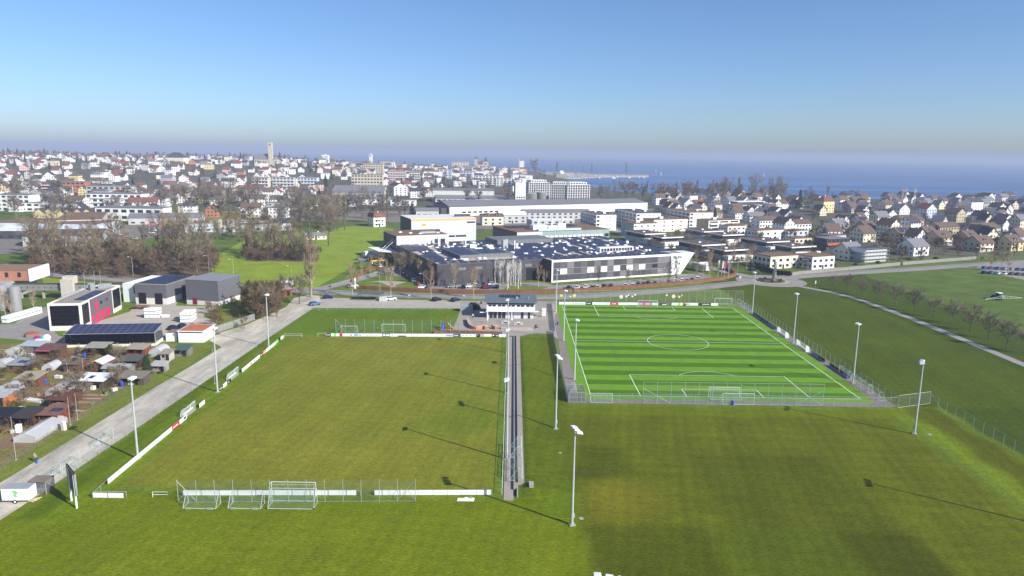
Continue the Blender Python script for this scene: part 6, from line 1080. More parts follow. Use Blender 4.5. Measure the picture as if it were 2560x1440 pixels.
t = thing('silo_block', 'tall white concrete silo block with side darkened as shade', 'silo', (2.4, 852, 0), .12); MB().box(0, 0, -.2, 12.6, 15, 21.4).build('tower', mat('silo_white', (228, 228, 224), .8, .08, .3), t); MB().box(-.06, .05, 0, 0, 14.9, 21.3).build('shaded_face', dark_side, t); MB().box(8.6, 3, 21.4, 12.4, 12, 25).build('lift_house', MATS['silo_white'], t); MB().box(1, 4, 21.4, 5, 10, 23.4).build('roof_unit', galv, t)  # dark side sheet paints shade on the white concrete
for i in range(4): panel('window', t, 'win_dark', 1.4 + i * 2.8, -.08, 3, 3.2 + i * 2.8, .02, 4.6)
for x in (3.6, 8.8): panel('pilaster', t, 'white_board', x, -.2, 6, x + .5, .02, 19)
for q in ((1330, 500), (1353, 497)): p = G(*q); t = thing('storage_tank', 'round grey storage tank beside the tall white silo', 'tank', p, group='round tanks by silo'); MB().tube((0, 0, 0), (0, 0, 8), 6, n=20).build('drum', mat('tank_grey', (128, 128, 124)), t); MB().dome((0, 0, 8), 6, 6, 1., 20, 2).build('lid', galv, t)
for (px0, px1, py_, lb) in ((1323, 1376, 456, 'white lattice fronted apartment house by the bay'), (1374, 1420, 461, 'white lattice apartment house with dark shaded front'), (1420, 1478, 462, 'white lattice apartment house nearest the open lake')):
    H_ = 18.; c = at(px0, py_, H_); L = at(px1, py_, H_)[0] - c[0]; t = thing('lattice_block', lb, 'apartment block', c, .32 if 'dark' not in lb else -.1); MB().box(1.2, 1.2, -.2, L - .2, 26, H_).build('core', dark_side, t); n_ = 9; b = MB()
    for i in range(n_ + 1): b.box(L * i / n_ - .3, 0, 0, L * i / n_ + .3, .6, H_)
    for i in range(8): b.box(0, i * 3.6, 0, .6, i * 3.6 + .5, H_)
    b.build('lattice_post', plaster, t); b = MB()
    for k in range(6): b.box(-.2, -.1, k * 3 + 2.6, L + .2, 1.4, k * 3 + 3.1); b.box(-.1, 1.4, k * 3 + 2.6, 1.3, 26, k * 3 + 3.1)
    b.build('slab_edge', plaster, t); MB().box(4, 3, H_, L - 3, 22, H_ + 3).build('penthouse', plaster, t)
    for i in range(6): panel('window', t, 'win_dark', 5 + i * (L - 8) / 6, 2.94, H_ + .5, 4.4 + (i + .8) * (L - 8) / 6, 3.02, H_ + 2.4)
# near left halls
for i, (px_, py_, w, d_, h_, rt, wl_, rm_, lb, an) in enumerate([(138, 551, 26, 60, 9, 'flat', 'light_clad', 'brown_roof', 'big pale metal hall with brown roof and dark red sign', .45), (-30, 556, 70, 26, 8, 'flat', 'bluew', 'brown_roof', 'long blue grey hall with cream window strip', -.05), (-40, 577, 60, 24, 5, 'flat', 'dark_side', 'white_board', 'black fronted hall with white roof edge', .1), (55, 590, 40, 20, 6, 'gx', 'greyw', 'rf_dark', 'dark roofed workshop with blue wall poster', .25), (460, 560, 54, 18, 6, 'flat', 'bluew', 'brown_roof', 'pale blue hall with chequered brown roof', .5), (580, 562, 40, 24, 5, 'flat', 'bluew', 'rf_dark', 'low pale hall with striped dark roof', .45), (320, 545, 50, 20, 5, 'gx', 'greyw', 'rf_grey', 'low grey roofed garden centre with pink flags', .3)]):
    t = house(at(px_, py_, h_), an, w, d_, h_, rt, .25, wl_, rm_, lb, [('f', 1, max(3, int(w / 6)), 2.6, 1.2)], chimney=False, name='works_hall', door=False)
    if 'sign' in lb: panel('sign', t, 'red_dark', w - 4, -.1, h_ - 4, w - 1, -.02, h_ - .5)
    if 'chequered' in lb:
        for k in range(14): panel('roof_light', t, 'white_board', 2 + (k % 7) * 7.2, 3 + (k // 7) * 7, h_ + .4, 6.4 + (k % 7) * 7.2, 5. + (k // 7) * 7, h_ + .46)
    if 'striped' in lb:
        for k in range(7): panel('solar_row', t, 'navy_pv', 2 + k * 5.4, 2, h_ + .4, 5.4 + k * 5.4, 22, h_ + .46)
for q in ((547, 588), (577, 588)): 
    p = G(q[0], q[1]); t = thing('grain_silo', 'short round concrete silo on legs beside the pale hall', 'silo', p, group='twin silos by the pale hall'); MB().tube((0, 0, 5), (0, 0, 10), 2.6, n=16).build('drum', mat('silo_stain', (186, 178, 160), .9, .15, .6), t); MB().tube((0, 0, 3), (0, 0, 5), .6, 2.6, 16).build('hopper', MATS['silo_stain'], t); MB().dome((0, 0, 10), 2.7, 2.7, .8, 16, 2).build('cap', galv, t)
    for i in range(4): a_ = .8 + i * 1.571; MB().tube((2.2 * math.cos(a_), 2.2 * math.sin(a_), 0), (2.2 * math.cos(a_), 2.2 * math.sin(a_), 5.2), .18).build('leg', galv, t)
# ---------------------------------------------------------------- trees: a few plants modelled, then set out one by one
def grow(seed, H, spread, up=.45, trunk=.3, n1=9, n2=6, n3=5, twig=7, tr=.3, tw=.055, tl=1.1, droop=0., leader=.9):
    """bare tree: tapered trunk and limbs, then branches and a haze of twigs; returns (wood, twigs)"""
    r = random.Random(seed); wood, tg = MB(), MB()
    def rv(): return Vector((r.uniform(-1, 1), r.uniform(-1, 1), r.uniform(-1, 1)))
    def limb(p, d, L, rad, lvl):
        n = 3 if lvl < 2 else 2; pts = [p]; q = p.copy(); dd = d.copy()
        for k in range(n): dd = (dd + rv() * .22 + Vector((0, 0, up * .25 - droop * .3))).normalized(); q = q + dd * (L / n); pts.append(q.copy())
        for k in range(n): wood.tube(pts[k], pts[k + 1], rad * (1 - .6 * k / n), rad * (1 - .6 * (k + 1) / n), 4 if lvl else 5, False)
        if lvl == 2 or L < 1.:
            for k in range(twig):
                f = r.uniform(.15, 1); b = pts[0].lerp(pts[-1], f); t = (dd + rv() * .95 + Vector((0, 0, up * .5 - droop))).normalized(); l_ = tl * r.uniform(.5, 1.2); s = t.orthogonal().normalized(); s.rotate(Matrix.Rotation(r.uniform(0, 6.28), 3, t)); w = tw * r.uniform(.7, 1.3); e = b + t * l_
                tg.add([b - s * w, b + s * w, e + s * w * .3, e - s * w * .3], [(0, 1, 2, 3)])
            return
        m = n2 if lvl == 0 else n3
        for k in range(m):
            f = r.uniform(.3, 1); i = min(int(f * n), n - 1); b = pts[i].lerp(pts[i + 1], f * n - i); a = (dd + rv() * .9 + Vector((0, 0, up * .4))).normalized(); limb(b, a, L * r.uniform(.38, .6), rad * .42, lvl + 1)
    tp = [Vector((0, 0, -.2))]
    for k in range(6): tp.append(Vector((r.uniform(-.02, .02) * H, r.uniform(-.02, .02) * H, H * leader * (k + 1) / 6)))
    for k in range(6): wood.tube(tp[k], tp[k + 1], tr * (1 - .85 * k / 6), tr * (1 - .85 * (k + 1) / 6), 7, False)
    for k in range(n1):
        f = trunk + (1 - trunk) * (k + r.uniform(0, .8)) / n1; f = min(f, .98); z = f * 6; i = min(int(z), 5); b = tp[i].lerp(tp[i + 1], z - i); a = k * 2.4 + r.uniform(-.4, .4)
        hgt_ = 1 - (f - trunk) / (1 - trunk); d = Vector((math.cos(a), math.sin(a), up + .9 * (1 - hgt_))).normalized(); limb(b, d, spread * (.45 + .6 * math.sin(math.pi * min(1, .25 + .75 * hgt_))), tr * .4, 0)
    return wood, tg
bark = foliage('bark', (98, 89, 78), .25); twig_m = foliage('twigs', (138, 125, 108), .3); twig_o = foliage('twigs_olive', (144, 134, 102), .25); bark_w = foliage('birch_bark', (222, 218, 208), .1); twig_r = foliage('twigs_russet', (118, 96, 78), .3)
needle = foliage('needles', (46, 60, 44), .4); needle2 = foliage('needles_light', (60, 76, 46), .4)
TREES = {}; LO = []
for s_ in (91, 92, 93): LO.append(grow(s_, 15, 6.5, n1=7, n2=4, n3=3, twig=5, tr=.5, tl=2.8, tw=.17))
def plant(kind, seeds, wm, tm, **k):
    TREES[kind] = []
    for s in seeds: w, t = grow(s, **k); TREES[kind].append((w.mesh('trunk', wm), t.mesh('crown', tm)))
plant('large', (1, 2, 3, 4), bark, twig_m, H=18, spread=7.5, n1=11, n2=6, n3=5, twig=5, tr=.42, tl=1.9, tw=.045)
plant('large_olive', (11, 12), bark, twig_o, H=17, spread=7, n1=11, n2=6, n3=5, twig=5, tr=.4, tl=1.9, tw=.045)
plant('slim', (21, 22, 23), bark, twig_m, H=16, spread=3.6, up=.8, trunk=.2, n1=13, n2=5, n3=4, twig=5, tr=.24, tl=1.5, tw=.038)
plant('round', (31, 32, 33, 34, 35), bark, twig_m, H=5.6, spread=2.8, up=.35, trunk=.42, n1=11, n2=6, n3=5, twig=7, tr=.16, tl=.85, tw=.019, leader=.75)
plant('poplar', (41, 42), bark, twig_o, H=23, spread=3.2, up=1.7, trunk=.12, n1=20, n2=5, n3=4, twig=5, tr=.38, tl=1.8, tw=.06)
plant('birch', (51, 52, 53), bark_w, bark_w, H=10, spread=2.2, up=1.3, trunk=.3, n1=11, n2=4, n3=3, twig=3, tr=.17, tl=.9, tw=.025)
plant('street', (61, 62), foliage('pale_bark', (176, 162, 140), .2), foliage('twigs_pale', (158, 136, 112), .25), H=9.5, spread=3.6, up=.9, trunk=.3, n1=9, n2=5, n3=4, twig=4, tr=.2, tl=1.2, tw=.03)
plant('shrub', (71, 72, 73), bark, twig_r, H=3.2, spread=2., up=.5, trunk=.02, n1=12, n2=6, n3=4, twig=6, tr=.08, tl=.7, tw=.03)
plant('bush', (74, 75), bark, foliage('twigs_brush', (104, 92, 68), .3), H=3., spread=2.2, up=.4, trunk=.02, n1=12, n2=6, n3=4, twig=7, tr=.08, tl=.7, tw=.04)
plant('far', (81, 82, 83), bark, foliage('twigs_far', (120, 112, 100), .3), H=15, spread=6.5, n1=9, n2=5, n3=4, twig=4, tr=.5, tl=2.6, tw=.16)
def conifer(seed, H, rad, m):
    r = random.Random(seed); w = MB().tube((0, 0, -.2), (0, 0, H * .9), .3, .05, 6); c = MB()
    for k in range(900):
        f = r.random() ** .8; z = H * (.1 + .9 * f); rr = rad * (1 - f) ** .85 * r.uniform(.35, 1.08) + .1; a = r.uniform(0, 6.28); p = Vector((rr * math.cos(a), rr * math.sin(a), z - .35 * rr)); o = Vector((math.cos(a), math.sin(a), -.45)).normalized(); s = Vector((-math.sin(a), math.cos(a), r.uniform(-.4, .4))); l_ = r.uniform(.5, 1.1) * (.5 + .05 * H * (1 - f)); w_ = l_ * .45
        c.add([p - o * l_, p + s * w_, p + o * l_, p - s * w_], [(0, 1, 2, 3)])
    return w.mesh('trunk', bark), c.mesh('crown', m)
TREES['conifer'] = [conifer(s, 14, 3.2, m) for s, m in ((1, needle), (2, needle), (3, needle2))]; TREES['cypress'] = [conifer(9, 5, 1.2, needle2)]
def round_bush(seed, m):
    r = random.Random(seed); c = MB()
    for k in range(420):
        d = Vector((r.gauss(0, 1), r.gauss(0, 1), abs(r.gauss(0, 1)))).normalized() * r.uniform(.6, 1.05); d.z *= .9; s = d.orthogonal().normalized(); u = d.cross(s).normalized(); s = (s + d * r.uniform(-.6, .6)) * .17; u = u * .17; c.add([d - s, d + u, d + s, d - u], [(0, 1, 2, 3)])
    return MB().tube((0, 0, -.1), (0, 0, .6), .08, .05).mesh('trunk', bark), c.mesh('crown', m)
TREES['green_bush'] = [round_bush(s, foliage('box_leaf', (70, 84, 44), .35)) for s in (1, 2)]; TREES['yellow_bush'] = [round_bush(4, foliage('yellow_leaf', (170, 168, 50), .25))]; TREES['dark_bush'] = [round_bush(6, foliage('dark_leaf', (40, 52, 32), .35))]
CNT = {}
def tree(kind, loc, sc, label, group=None, name='bare_tree', cat='tree', sz=1.):
    if name == 'bare_tree': name = {'poplar': 'poplar_tree', 'birch': 'birch_tree', 'round': 'round_tree', 'street': 'street_tree', 'slim': 'slender_tree'}.get(kind, name)
    i = CNT.get(kind, 0); CNT[kind] = i + 1; v = TREES[kind][i % len(TREES[kind])]; t = thing(name, label, cat, loc, (i * 2.399) % 6.28, group)
    put('trunk', v[0], t, sc=(sc, sc, sc * sz)); put('crown', v[1], t, sc=(sc, sc, sc * sz)); return t
rt = random.Random(5)
# row by the field path
PT = [(2082, 718, .7), (2117.5, 728.6, .95), (2154, 739.5, .95), (2195, 752.7, 1.05), (2238.5, 765, 1.12), (2285.5, 779.4, 1.1), (2333.6, 793.8, 1.1), (2379.6, 810.6, 1.15), (2425, 828, 1.15), (2470, 847, 1.12), (2517, 869.7, 1.05), (2563, 884, 1.1)]
for k, (x, y, s) in enumerate(PT): tree('round', G(x, y), s * rt.uniform(.9, 1.08), 'small round crowned bare tree in the row along the field path' if k else 'thin young bare tree nearest the roundabout at the field path', 'row of round trees by the path' if k else None)
# wood by the stream, left
def in_px(n, x0, x1, y0, y1, kinds, s0, s1, label, group, name='bare_tree', cat='tree', mind=3., xmax=1e9):
    pts = []; k = 0
    while len(pts) < n and k < n * 30:
        k += 1; p = G(rt.uniform(x0, x1), rt.uniform(y0, y1))
        if p.x < xmax and all((p - q).length > mind for q in pts): pts.append(p)
    for p in pts: tree(rt.choice(kinds), p, rt.uniform(s0, s1), label, group, name, cat)
flat('wood_floor', [g2(*p) for p in ((70, 690), (190, 700), (330, 706), (520, 700), (545, 680), (530, 640), (430, 622), (250, 622), (110, 635))], .005, paving('leaf_litter', (108, 92, 72), .3))
in_px(50, 85, 530, 632, 684, ['large', 'large_olive', 'slim', 'slim', 'slim'], .5, 1.15, 'bare tree in the stream side wood behind the works', 'stream side wood', mind=4.5)
in_px(75, 80, 540, 640, 697, ['shrub', 'shrub', 'bush'], 1.1, 2., 'brown bare shrub under the stream side wood', 'shrubs of the stream side wood', 'shrub', 'shrub', 2.5)
tree('large', G(490, 690), 1.25, 'broad bare tree at the right end of the stream side wood'); tree('large_olive', G(445, 684), 1.2, 'olive twigged bare tree beside the broad wood edge tree')
tree('conifer', G(255, 660), 1.25, 'dark conifer standing in the stream side wood', name='conifer')
in_px(24, 615, 785, 630, 650, ['slim', 'slim', 'large_olive'], .55, .9, 'slender bare tree in the thicket on the meadow', 'meadow thicket', mind=2.6); flat('wood_floor', [g2(*p) for p in ((612, 652), (790, 655), (800, 645), (700, 625), (620, 630))], .009, MATS['leaf_litter'])
in_px(34, 610, 795, 636, 654, ['shrub', 'bush'], .9, 1.5, 'bare shrub at the foot of the meadow thicket', 'shrubs of the meadow thicket', 'shrub', 'shrub', 2.2)
tree('large', G(822, 614), 1.0, 'single broad bare tree on the meadow beside cottage')
in_px(22, 700, 850, 545, 575, ['large', 'large_olive', 'slim'], .7, 1.05, 'bare tree in the grove behind the cottage', 'grove behind cottage', mind=6); in_px(26, 560, 850, 550, 590, ['shrub', 'bush'], 1.2, 2., 'bare shrub along the stream behind the meadow', 'shrubs behind the meadow', 'shrub', 'shrub', 3)
in_px(14, 500, 640, 575, 605, ['slim', 'large_olive'], .45, .7, 'young bare tree beside the pale blue hall', 'young trees by the pale hall', mind=5)
tree('poplar', G(862, 575), 1.0, 'very tall bare poplar before the white works row'); tree('poplar', G(968, 552), 1.0, 'very tall bare poplar beside the white gable hall'); tree('slim', G(958, 548), 1.2, 'slim bare tree leaning on the tall poplar')
for x, y, s in ((575, 534, 1.35), (640, 530, 1.3), (905, 545, 1.1), (748, 540, 1.1), (835, 545, 1.), (505, 520, 1.), (440, 522, 1.)): tree('large', G(x, y), s, 'large spreading bare tree beside the park lawn road', 'large trees by the park lawn')
in_px(24, 395, 560, 500, 522, ['far', 'large'], .6, .95, 'bare tree along the back of the park lawn', 'trees behind the park lawn', mind=8); in_px(20, 600, 1010, 520, 545, ['far', 'slim'], .6, .95, 'bare tree among the works roofs', 'trees among the works', mind=10)
in_px(12, 1040, 1300, 478, 512, ['far'], .6, .9, 'bare tree between the long halls', 'trees between the halls', mind=14); tree('conifer', G(1030, 540), .9, 'dark conifer beside the grey roofed garage', name='conifer')
# shore
for x, y, k, s in [(1616, 500, 'poplar', .95), (1650, 503, 'poplar', .85), (1668, 503, 'poplar', .85), (1690, 503, 'poplar', .95), (1712, 500, 'poplar', .85), (1742, 500, 'poplar', 1.), (1772, 500, 'poplar', .85), (1845, 500, 'poplar', 1.15)]: tree(k, G(x, y), s, 'tall bare poplar in the shore row before the blue lake', 'shore poplars')
in_px(40, 1480, 1960, 494, 506, ['large', 'far', 'large_olive'], .7, 1.05, 'bare tree in the belt along the lake shore', 'shore belt', mind=9)
for x, s in ((1810, 1.35), (1888, 1.45), (1935, 1.35), (1545, 1.1)): tree('large', G(x, 508), s, 'big domed bare tree rising above the shore belt', 'big shore trees')
tree('conifer', G(1998, 523), 1.55, 'large dark spruce standing alone by the lake', name='conifer'); tree('large_olive', G(2022, 523), 1.0, 'bare tree right next to the lakeside spruce'); tree('slim', G(2068, 500), 1., 'thin bare tree behind the yellow villa')
for x in (2253, 2262, 2284): tree('birch', G(x, 515), 1.9, 'pale tall birch behind the gabled lakeside houses', 'lakeside birches')
for x, y, s in ((1786, 553, .9), (2165, 540, .75), (2195, 552, .8), (2340, 556, .6), (2500, 535, 1.), (1790, 545, .7)): tree('conifer', G(x, y), s, 'dark conifer among the gabled houses', 'conifers in the housing area', 'conifer')
in_px(90, 1900, 2560, 560, 655, ['dark_bush', 'green_bush', 'shrub', 'bush'], .9, 1.7, 'hedge bush in the gardens beyond the east road', 'hedge bushes beyond the east road', 'hedge_bush', 'bush', 4)
in_px(60, 1700, 2560, 535, 650, ['shrub', 'bush', 'round', 'green_bush', 'dark_bush'], .7, 1.4, 'garden bush between the houses', 'garden bushes of the housing area', 'garden_bush', 'bush', 7)
in_px(50, 1570, 1900, 590, 668, ['shrub', 'shrub', 'bush'], .8, 1.3, 'bare hedge shrub in the strip beside the factory', 'shrubs beside the factory', 'shrub', 'shrub', 2.4)
in_px(16, 1660, 1900, 640, 690, ['street'], .5, .8, 'young bare street tree between factory and terrace houses', 'street trees by the terrace houses', mind=6)
# car park and factory front
tree('street', G(779, 743), 1.35, 'tall pale stemmed tree at the car park corner', sz=1.25); tree('round', G(749, 760), 1.5, 'wide bare tree on its own grass island'); tree('street', G(882, 742), 1., 'pollarded pale tree left of the open shelter'); tree('street', G(977, 743), 1., 'pollarded pale tree right of the open shelter')
for x, y in ((1077, 748), (1184, 746)): tree('street', G(x, y), .95, 'pale bare tree on the verge beside the car park', 'car park verge trees')
for x, y in ((1238, 707), (1251, 715), (1257, 709), (1268, 726), (1272, 720), (1277, 712), (1283, 708), (1288, 716), (1296, 722), (1301, 714)): tree('birch', G(x, y), .95, 'white barked birch in the clump before the factory', 'birch clump')
for x, y, k, s in ((1134, 722, 'street', .9), (1075, 712, 'slim', .6), (1183, 726, 'slim', .6), (1346, 718, 'street', .8), (1360, 718, 'street', .6), (1496, 716, 'slim', .5), (1672, 712, 'slim', .6), (1690, 708, 'slim', .6), (1568, 716, 'slim', .45), (1050, 700, 'street', .7), (1030, 690, 'slim', .6), (1000, 690, 'round', 1.5), (905, 690, 'street', .7), (926, 686, 'street', .7), (948, 676, 'round', 1.2), (965, 700, 'street', .7)): tree(k, G(x, y), s, 'bare tree on the factory forecourt', 'forecourt trees')
for x, y in ((1740, 700), (1757, 697), (1775, 695), (1795, 693)): tree('street', G(x, y), .55, 'small bare tree inside the hedge corner by the flags', 'hedge corner trees')
in_px(16, 622, 700, 765, 800, ['bush', 'shrub'], 1., 2., 'tangled bare bush on the wild bank above the track', 'wild bank bushes', 'shrub', 'bush', 1.8); tree('large_olive', G(640, 792), .42, 'low spreading bare tree on the wild bank'); tree('round', G(672, 790), 1.3, 'bare round tree on the wild bank')
in_px(10, 520, 620, 770, 830, ['shrub'], .5, .9, 'low dry shrub between works fence and windowless hall', 'dry shrubs by the hall', 'shrub', 'shrub', 2)
tree('round', G(715, 737), 1.1, 'reddish bare shrub tree beside the low barn'); tree('slim', G(775, 741), .75, 'slender bare tree leaning to the tall pale stemmed tree')
for x, y, s in ((85, 778, .6), (15, 790, .7), (30, 800, .6), (125, 680, .6)): tree('street', G(x, y), s, 'small bare tree on the works verge', 'works verge trees')
in_px(34, 5, 400, 885, 1090, ['shrub', 'bush'], .35, .7, 'small bare fruit bush among the allotment beds', 'allotment fruit bushes', 'shrub', 'shrub', 2.5, -92); in_px(10, 30, 400, 890, 1060, ['round'], .5, .7, 'small bare fruit tree in the allotments', 'allotment fruit trees', mind=6, xmax=-92)
tree('cypress', G(368, 936), 1.0, 'dark green cypress at the edge of the allotments', name='cypress'); tree('cypress', G(276, 892), .7, 'small olive conifer beside grey roofed garden shed', name='cypress'); tree('yellow_bush', G(85, 929), 1.0, 'bright yellow green clipped bush by the low grey shed', name='clipped_bush', cat='bush'); tree('dark_bush', G(1184, 772), 2.5, 'big dark evergreen bush beside the storage container', name='evergreen_bush', cat='bush')
for k in range(7): a = k * .9; tree('green_bush', (C0[0] + 4.6 * math.cos(a), C0[1] + 4.6 * math.sin(a), .35), .75, 'small clipped bush on the roundabout island', 'roundabout bushes', 'clipped_bush', 'bush')
for x, y, s in ((2012, 672, 1.2), (2085, 665, 1.4), (2140, 662, 1.3), (2195, 658, 1.4), (2255, 652, 1.6), (2300, 650, 1.2), (2340, 648, 1.6), (2395, 640, 1.4), (2440, 642, 1.3)): tree(rt.choice(['shrub', 'green_bush', 'bush']), G(x, y), s, 'garden bush against the long grey garden wall', 'bushes along the garden wall', 'garden_bush', 'bush')
for x, y in ((2474, 677), (2503, 672), (2520, 680)): tree('street', G(x, y), .8, 'dark bare tree beside the eastern car park', 'eastern car park trees')
# ---------------------------------------------------------------- the town on the slope
OCC = []
for o in list(bpy.data.objects):
    if o.parent is None and o.get('category') in ('house', 'hall', 'building', 'apartment block', 'silo', 'factory', 'tank', 'shed', 'barn'):
        P_ = [Vector(c) for ch in KIDS.get(o.name, []) if ch.data for c in ch.bound_box if ch.scale.x == 1 or True]
        if not P_: continue
        ch = KIDS[o.name][0]; bb = [Vector(c) for c in ch.bound_box]; xs = [v.x for v in bb]; ys = [v.y for v in bb]; ctr = Vector(((min(xs) + max(xs)) / 2, (min(ys) + max(ys)) / 2)); rr = max(max(xs) - min(xs), max(ys) - min(ys)) / 2; ctr.rotate(Matrix.Rotation(o.rotation_euler[2], 2)); OCC.append((o.location.x + ctr.x, o.location.y + ctr.y, rr))
for q_, r_o in (((660, 412), 34), ((928, 412), 14), ((1205, 424), 30), ((1190, 424), 12), ((1304, 428), 16), ((811, 406), 18), ((437, 409), 30)): p = T(*q_); OCC.append((p.x, p.y, r_o)); OCC.append((p.x, p.y - 24, r_o * .6))
for x, y, s in ((10, 393, 1.3), (22, 391, 1.5), (36, 388, 1.8), (44, 390, 1.4), (78, 391, 1.2), (112, 391, 1.5), (160, 392, 1.1), (215, 391, 1.1), (306, 393, 1.2), (318, 394, 1.3), (470, 396, 1.2), (545, 398, 1.2), (575, 399, 1.2), (602, 400, 1.3), (700, 404, 1.6), (712, 405, 1.3)): tree('conifer', T(x, y), s, 'dark conifer rising above the hill skyline of the town', 'skyline conifers', 'conifer')
WALLS = [('white', (246, 244, 240), .74), ('cream', (232, 222, 194), .1), ('yellow', (224, 204, 152), .03), ('pink', (220, 190, 174), .04), ('grey', (184, 186, 188), .07), ('orange', (196, 136, 104), .02)]
ROOFS = [('red', 'rf_red', .25), ('brown', 'rf_brown', .35), ('dark', 'rf_dark', .26), ('grey', 'rf_grey', .14)]
WALLS_R = [('white', 0, .8), ('grey', 0, .12), ('cream', 0, .08)]
ROOFS_R = [('brown', 'rf_brown', .62), ('dark', 'rf_dark', .24), ('red', 'rf_red', .02), ('grey', 'rf_grey', .12)]
for nm, c_, _ in WALLS: MATS['far_' + nm] = facade('far_' + nm, c_)
def pick(L_): 
    x = rt.random(); 
    for e in L_:
        x -= e[2]
        if x < 0: return e
    return L_[0]
TPL = []
for (W, D, h, rf_, pt) in [(11, 10, 6, 'gx', .75), (12, 11, 6, 'gy', .75), (13, 11, 8.6, 'hip', .65), (10, 9, 5.6, 'gy', .95), (16, 11, 8.6, 'gx', .6), (22, 12, 8.6, 'gx', .6), (24, 13, 11.5, 'flat', 0), (16, 13, 8.6, 'flat', 0), (12, 10, 8.6, 'gx', .8), (30, 13, 11.5, 'hip', .5)]:
    b = MB().box(-W / 2, -D / 2, -3, W / 2, D / 2, h); r = MB()
    q = MB()
    if rf_ == 'gx': rg = gable_roof(q, W, D, h, pt); b.add([(x - W / 2, y - D / 2, z) for x in (0., W) for y, z in ((0, h), (D, h), (D / 2, rg))], [(0, 2, 1), (3, 4, 5)])
    elif rf_ == 'gy': rg = gable_roof(q, W, D, h, pt, along='y'); b.add([(x - W / 2, y - D / 2, z) for y in (0., D) for x, z in ((0, h), (W, h), (W / 2, rg))], [(0, 1, 2), (3, 5, 4)])
    elif rf_ == 'hip': rg = hip_roof(q, W, D, h, pt)
    else: q.box(-.2, -.2, h, W + .2, D + .2, h + .4).box(W * .3, D * .3, h + .4, W * .7, D * .7, h + 2.6); rg = h
    if rf_ != 'flat': q.box(W * .6, D * .55, h + .5, W * .6 + .8, D * .55 + .8, rg + .9)
    q.v = [(x - W / 2, y - D / 2, z) for x, y, z in q.v]
    TPL.append((W, D, rf_, b, q, b.mesh('wall', plaster), q.mesh('roof', rf_brown)))
spots = []; STUFF = []
def free(x, y, r, gap):
    for (a, b_, c_) in OCC:
        if abs(a - x) < c_ + r + gap and abs(b_ - y) < c_ + r + gap and math.hypot(a - x, b_ - y) < c_ + r + gap: return False
    return True
def fill(n, xf, y0, y1, ids, gap, rzb, excl=None):
    k = 0; c_ = 0
    while c_ < n and k < n * 14:
        k += 1; y = math.sqrt(rt.uniform(y0 * y0, y1 * y1)); x0, x1 = xf(y); x = rt.uniform(x0, x1); i = rt.choice(ids); W, D = TPL[i][:2]; r = max(W, D) / 2 * .85
        if excl and excl(x, y): continue
        if np.interp(x, SHX, SHY) - y < 25 or not free(x, y, r, gap): continue
        OCC.append((x, y, r)); spots.append((x, y, i, rzb + rt.choice((0, 0, math.pi / 2)) + rt.gauss(0, .12))); c_ += 1
pk = lambda x, y: (-330 < x < -120 and 610 < y < 700) or (x > -190 and y < 640)
fill(110, lambda y: (-.8 * y, -.28 * y), 580, 900, [0, 1, 2, 4, 8, 0, 3, 7, 5], 7, .1, pk)
fill(420, lambda y: (-.8 * y, -.1 * y), 860, 1800, [0, 1, 2, 3, 3, 8, 0, 1, 4, 7], 5, .15)
fill(70, lambda y: (-.12 * y, .02 * y), 1000, 2000, [6, 4, 7, 2, 5, 0], 6, .1)
fill(120, lambda y: (.3 * y, .8 * y), 470, 1000, [0, 1, 1, 3, 3, 8], 2.5, AR); fill(45, lambda y: (.2 * y, .36 * y), 640, 1000, [0, 1, 3, 8], 6, AR)
spots.sort(key=lambda s: s[1]); NEAR = spots[:290]; FAR_ = spots[290:]
WORDS = {'gx': 'gabled', 'gy': 'gable fronted', 'hip': 'hipped', 'flat': 'flat'}
for (x, y, i, rz) in NEAR:
    W, D, rf_, _, _, wm, rm = TPL[i]; wn_, _, _ = pick(WALLS if x < 20 else WALLS_R); rn, rk, _ = pick(ROOFS if x < 20 else ROOFS_R)
    if rf_ == 'flat': rn, rk = 'grey', 'rf_grey'
    big = W > 20; side = 'on the town slope' if x < 20 else 'in the lakeside housing area'
    lb = '%s %s with %s %s roof %s' % (wn_, 'apartment block' if big else 'house', rn, WORDS[rf_], side); t = thing('apartment_block' if big else 'house', lb, 'apartment block' if big else 'house', (x, y, float(terr(x, y))), rz, lb.replace(' with', 's with', 1))
    put('wall', wm, t, m=MATS['far_' + wn_]); put('roof', rm, t, m=MATS[rk])
vs, fs, mi = [], [], []; slots = ['far_' + w[0] for w in WALLS] + [r[1] for r in ROOFS]
for (x, y, i, rz) in FAR_:
    W, D, rf_, b, q, _, _ = TPL[i]; z0 = float(terr(x, y)); ca, sa = math.cos(rz), math.sin(rz); wn_ = pick(WALLS)[0]; rk = 'rf_grey' if rf_ == 'flat' else pick(ROOFS)[1]
    for mb, mk in ((b, 'far_' + wn_), (q, rk)):
        k = len(vs); vs += [(x + a * ca - c_ * sa, y + a * sa + c_ * ca, z0 + e) for a, c_, e in mb.v]; fs += [tuple(j + k for j in f) for f in mb.f]; mi += [slots.index(mk)] * len(mb.f)
me = bpy.data.meshes.new('distant_town'); me.from_pydata(vs, [], fs); [me.materials.append(plain_far(s)) if 0 else me.materials.append(MATS[s]) for s in slots]; me.polygons.foreach_set('material_index', mi); me.update(); o = put('distant_town', me); tag(o, 'distant houses massed on the far town slope', 'town', kind='stuff')
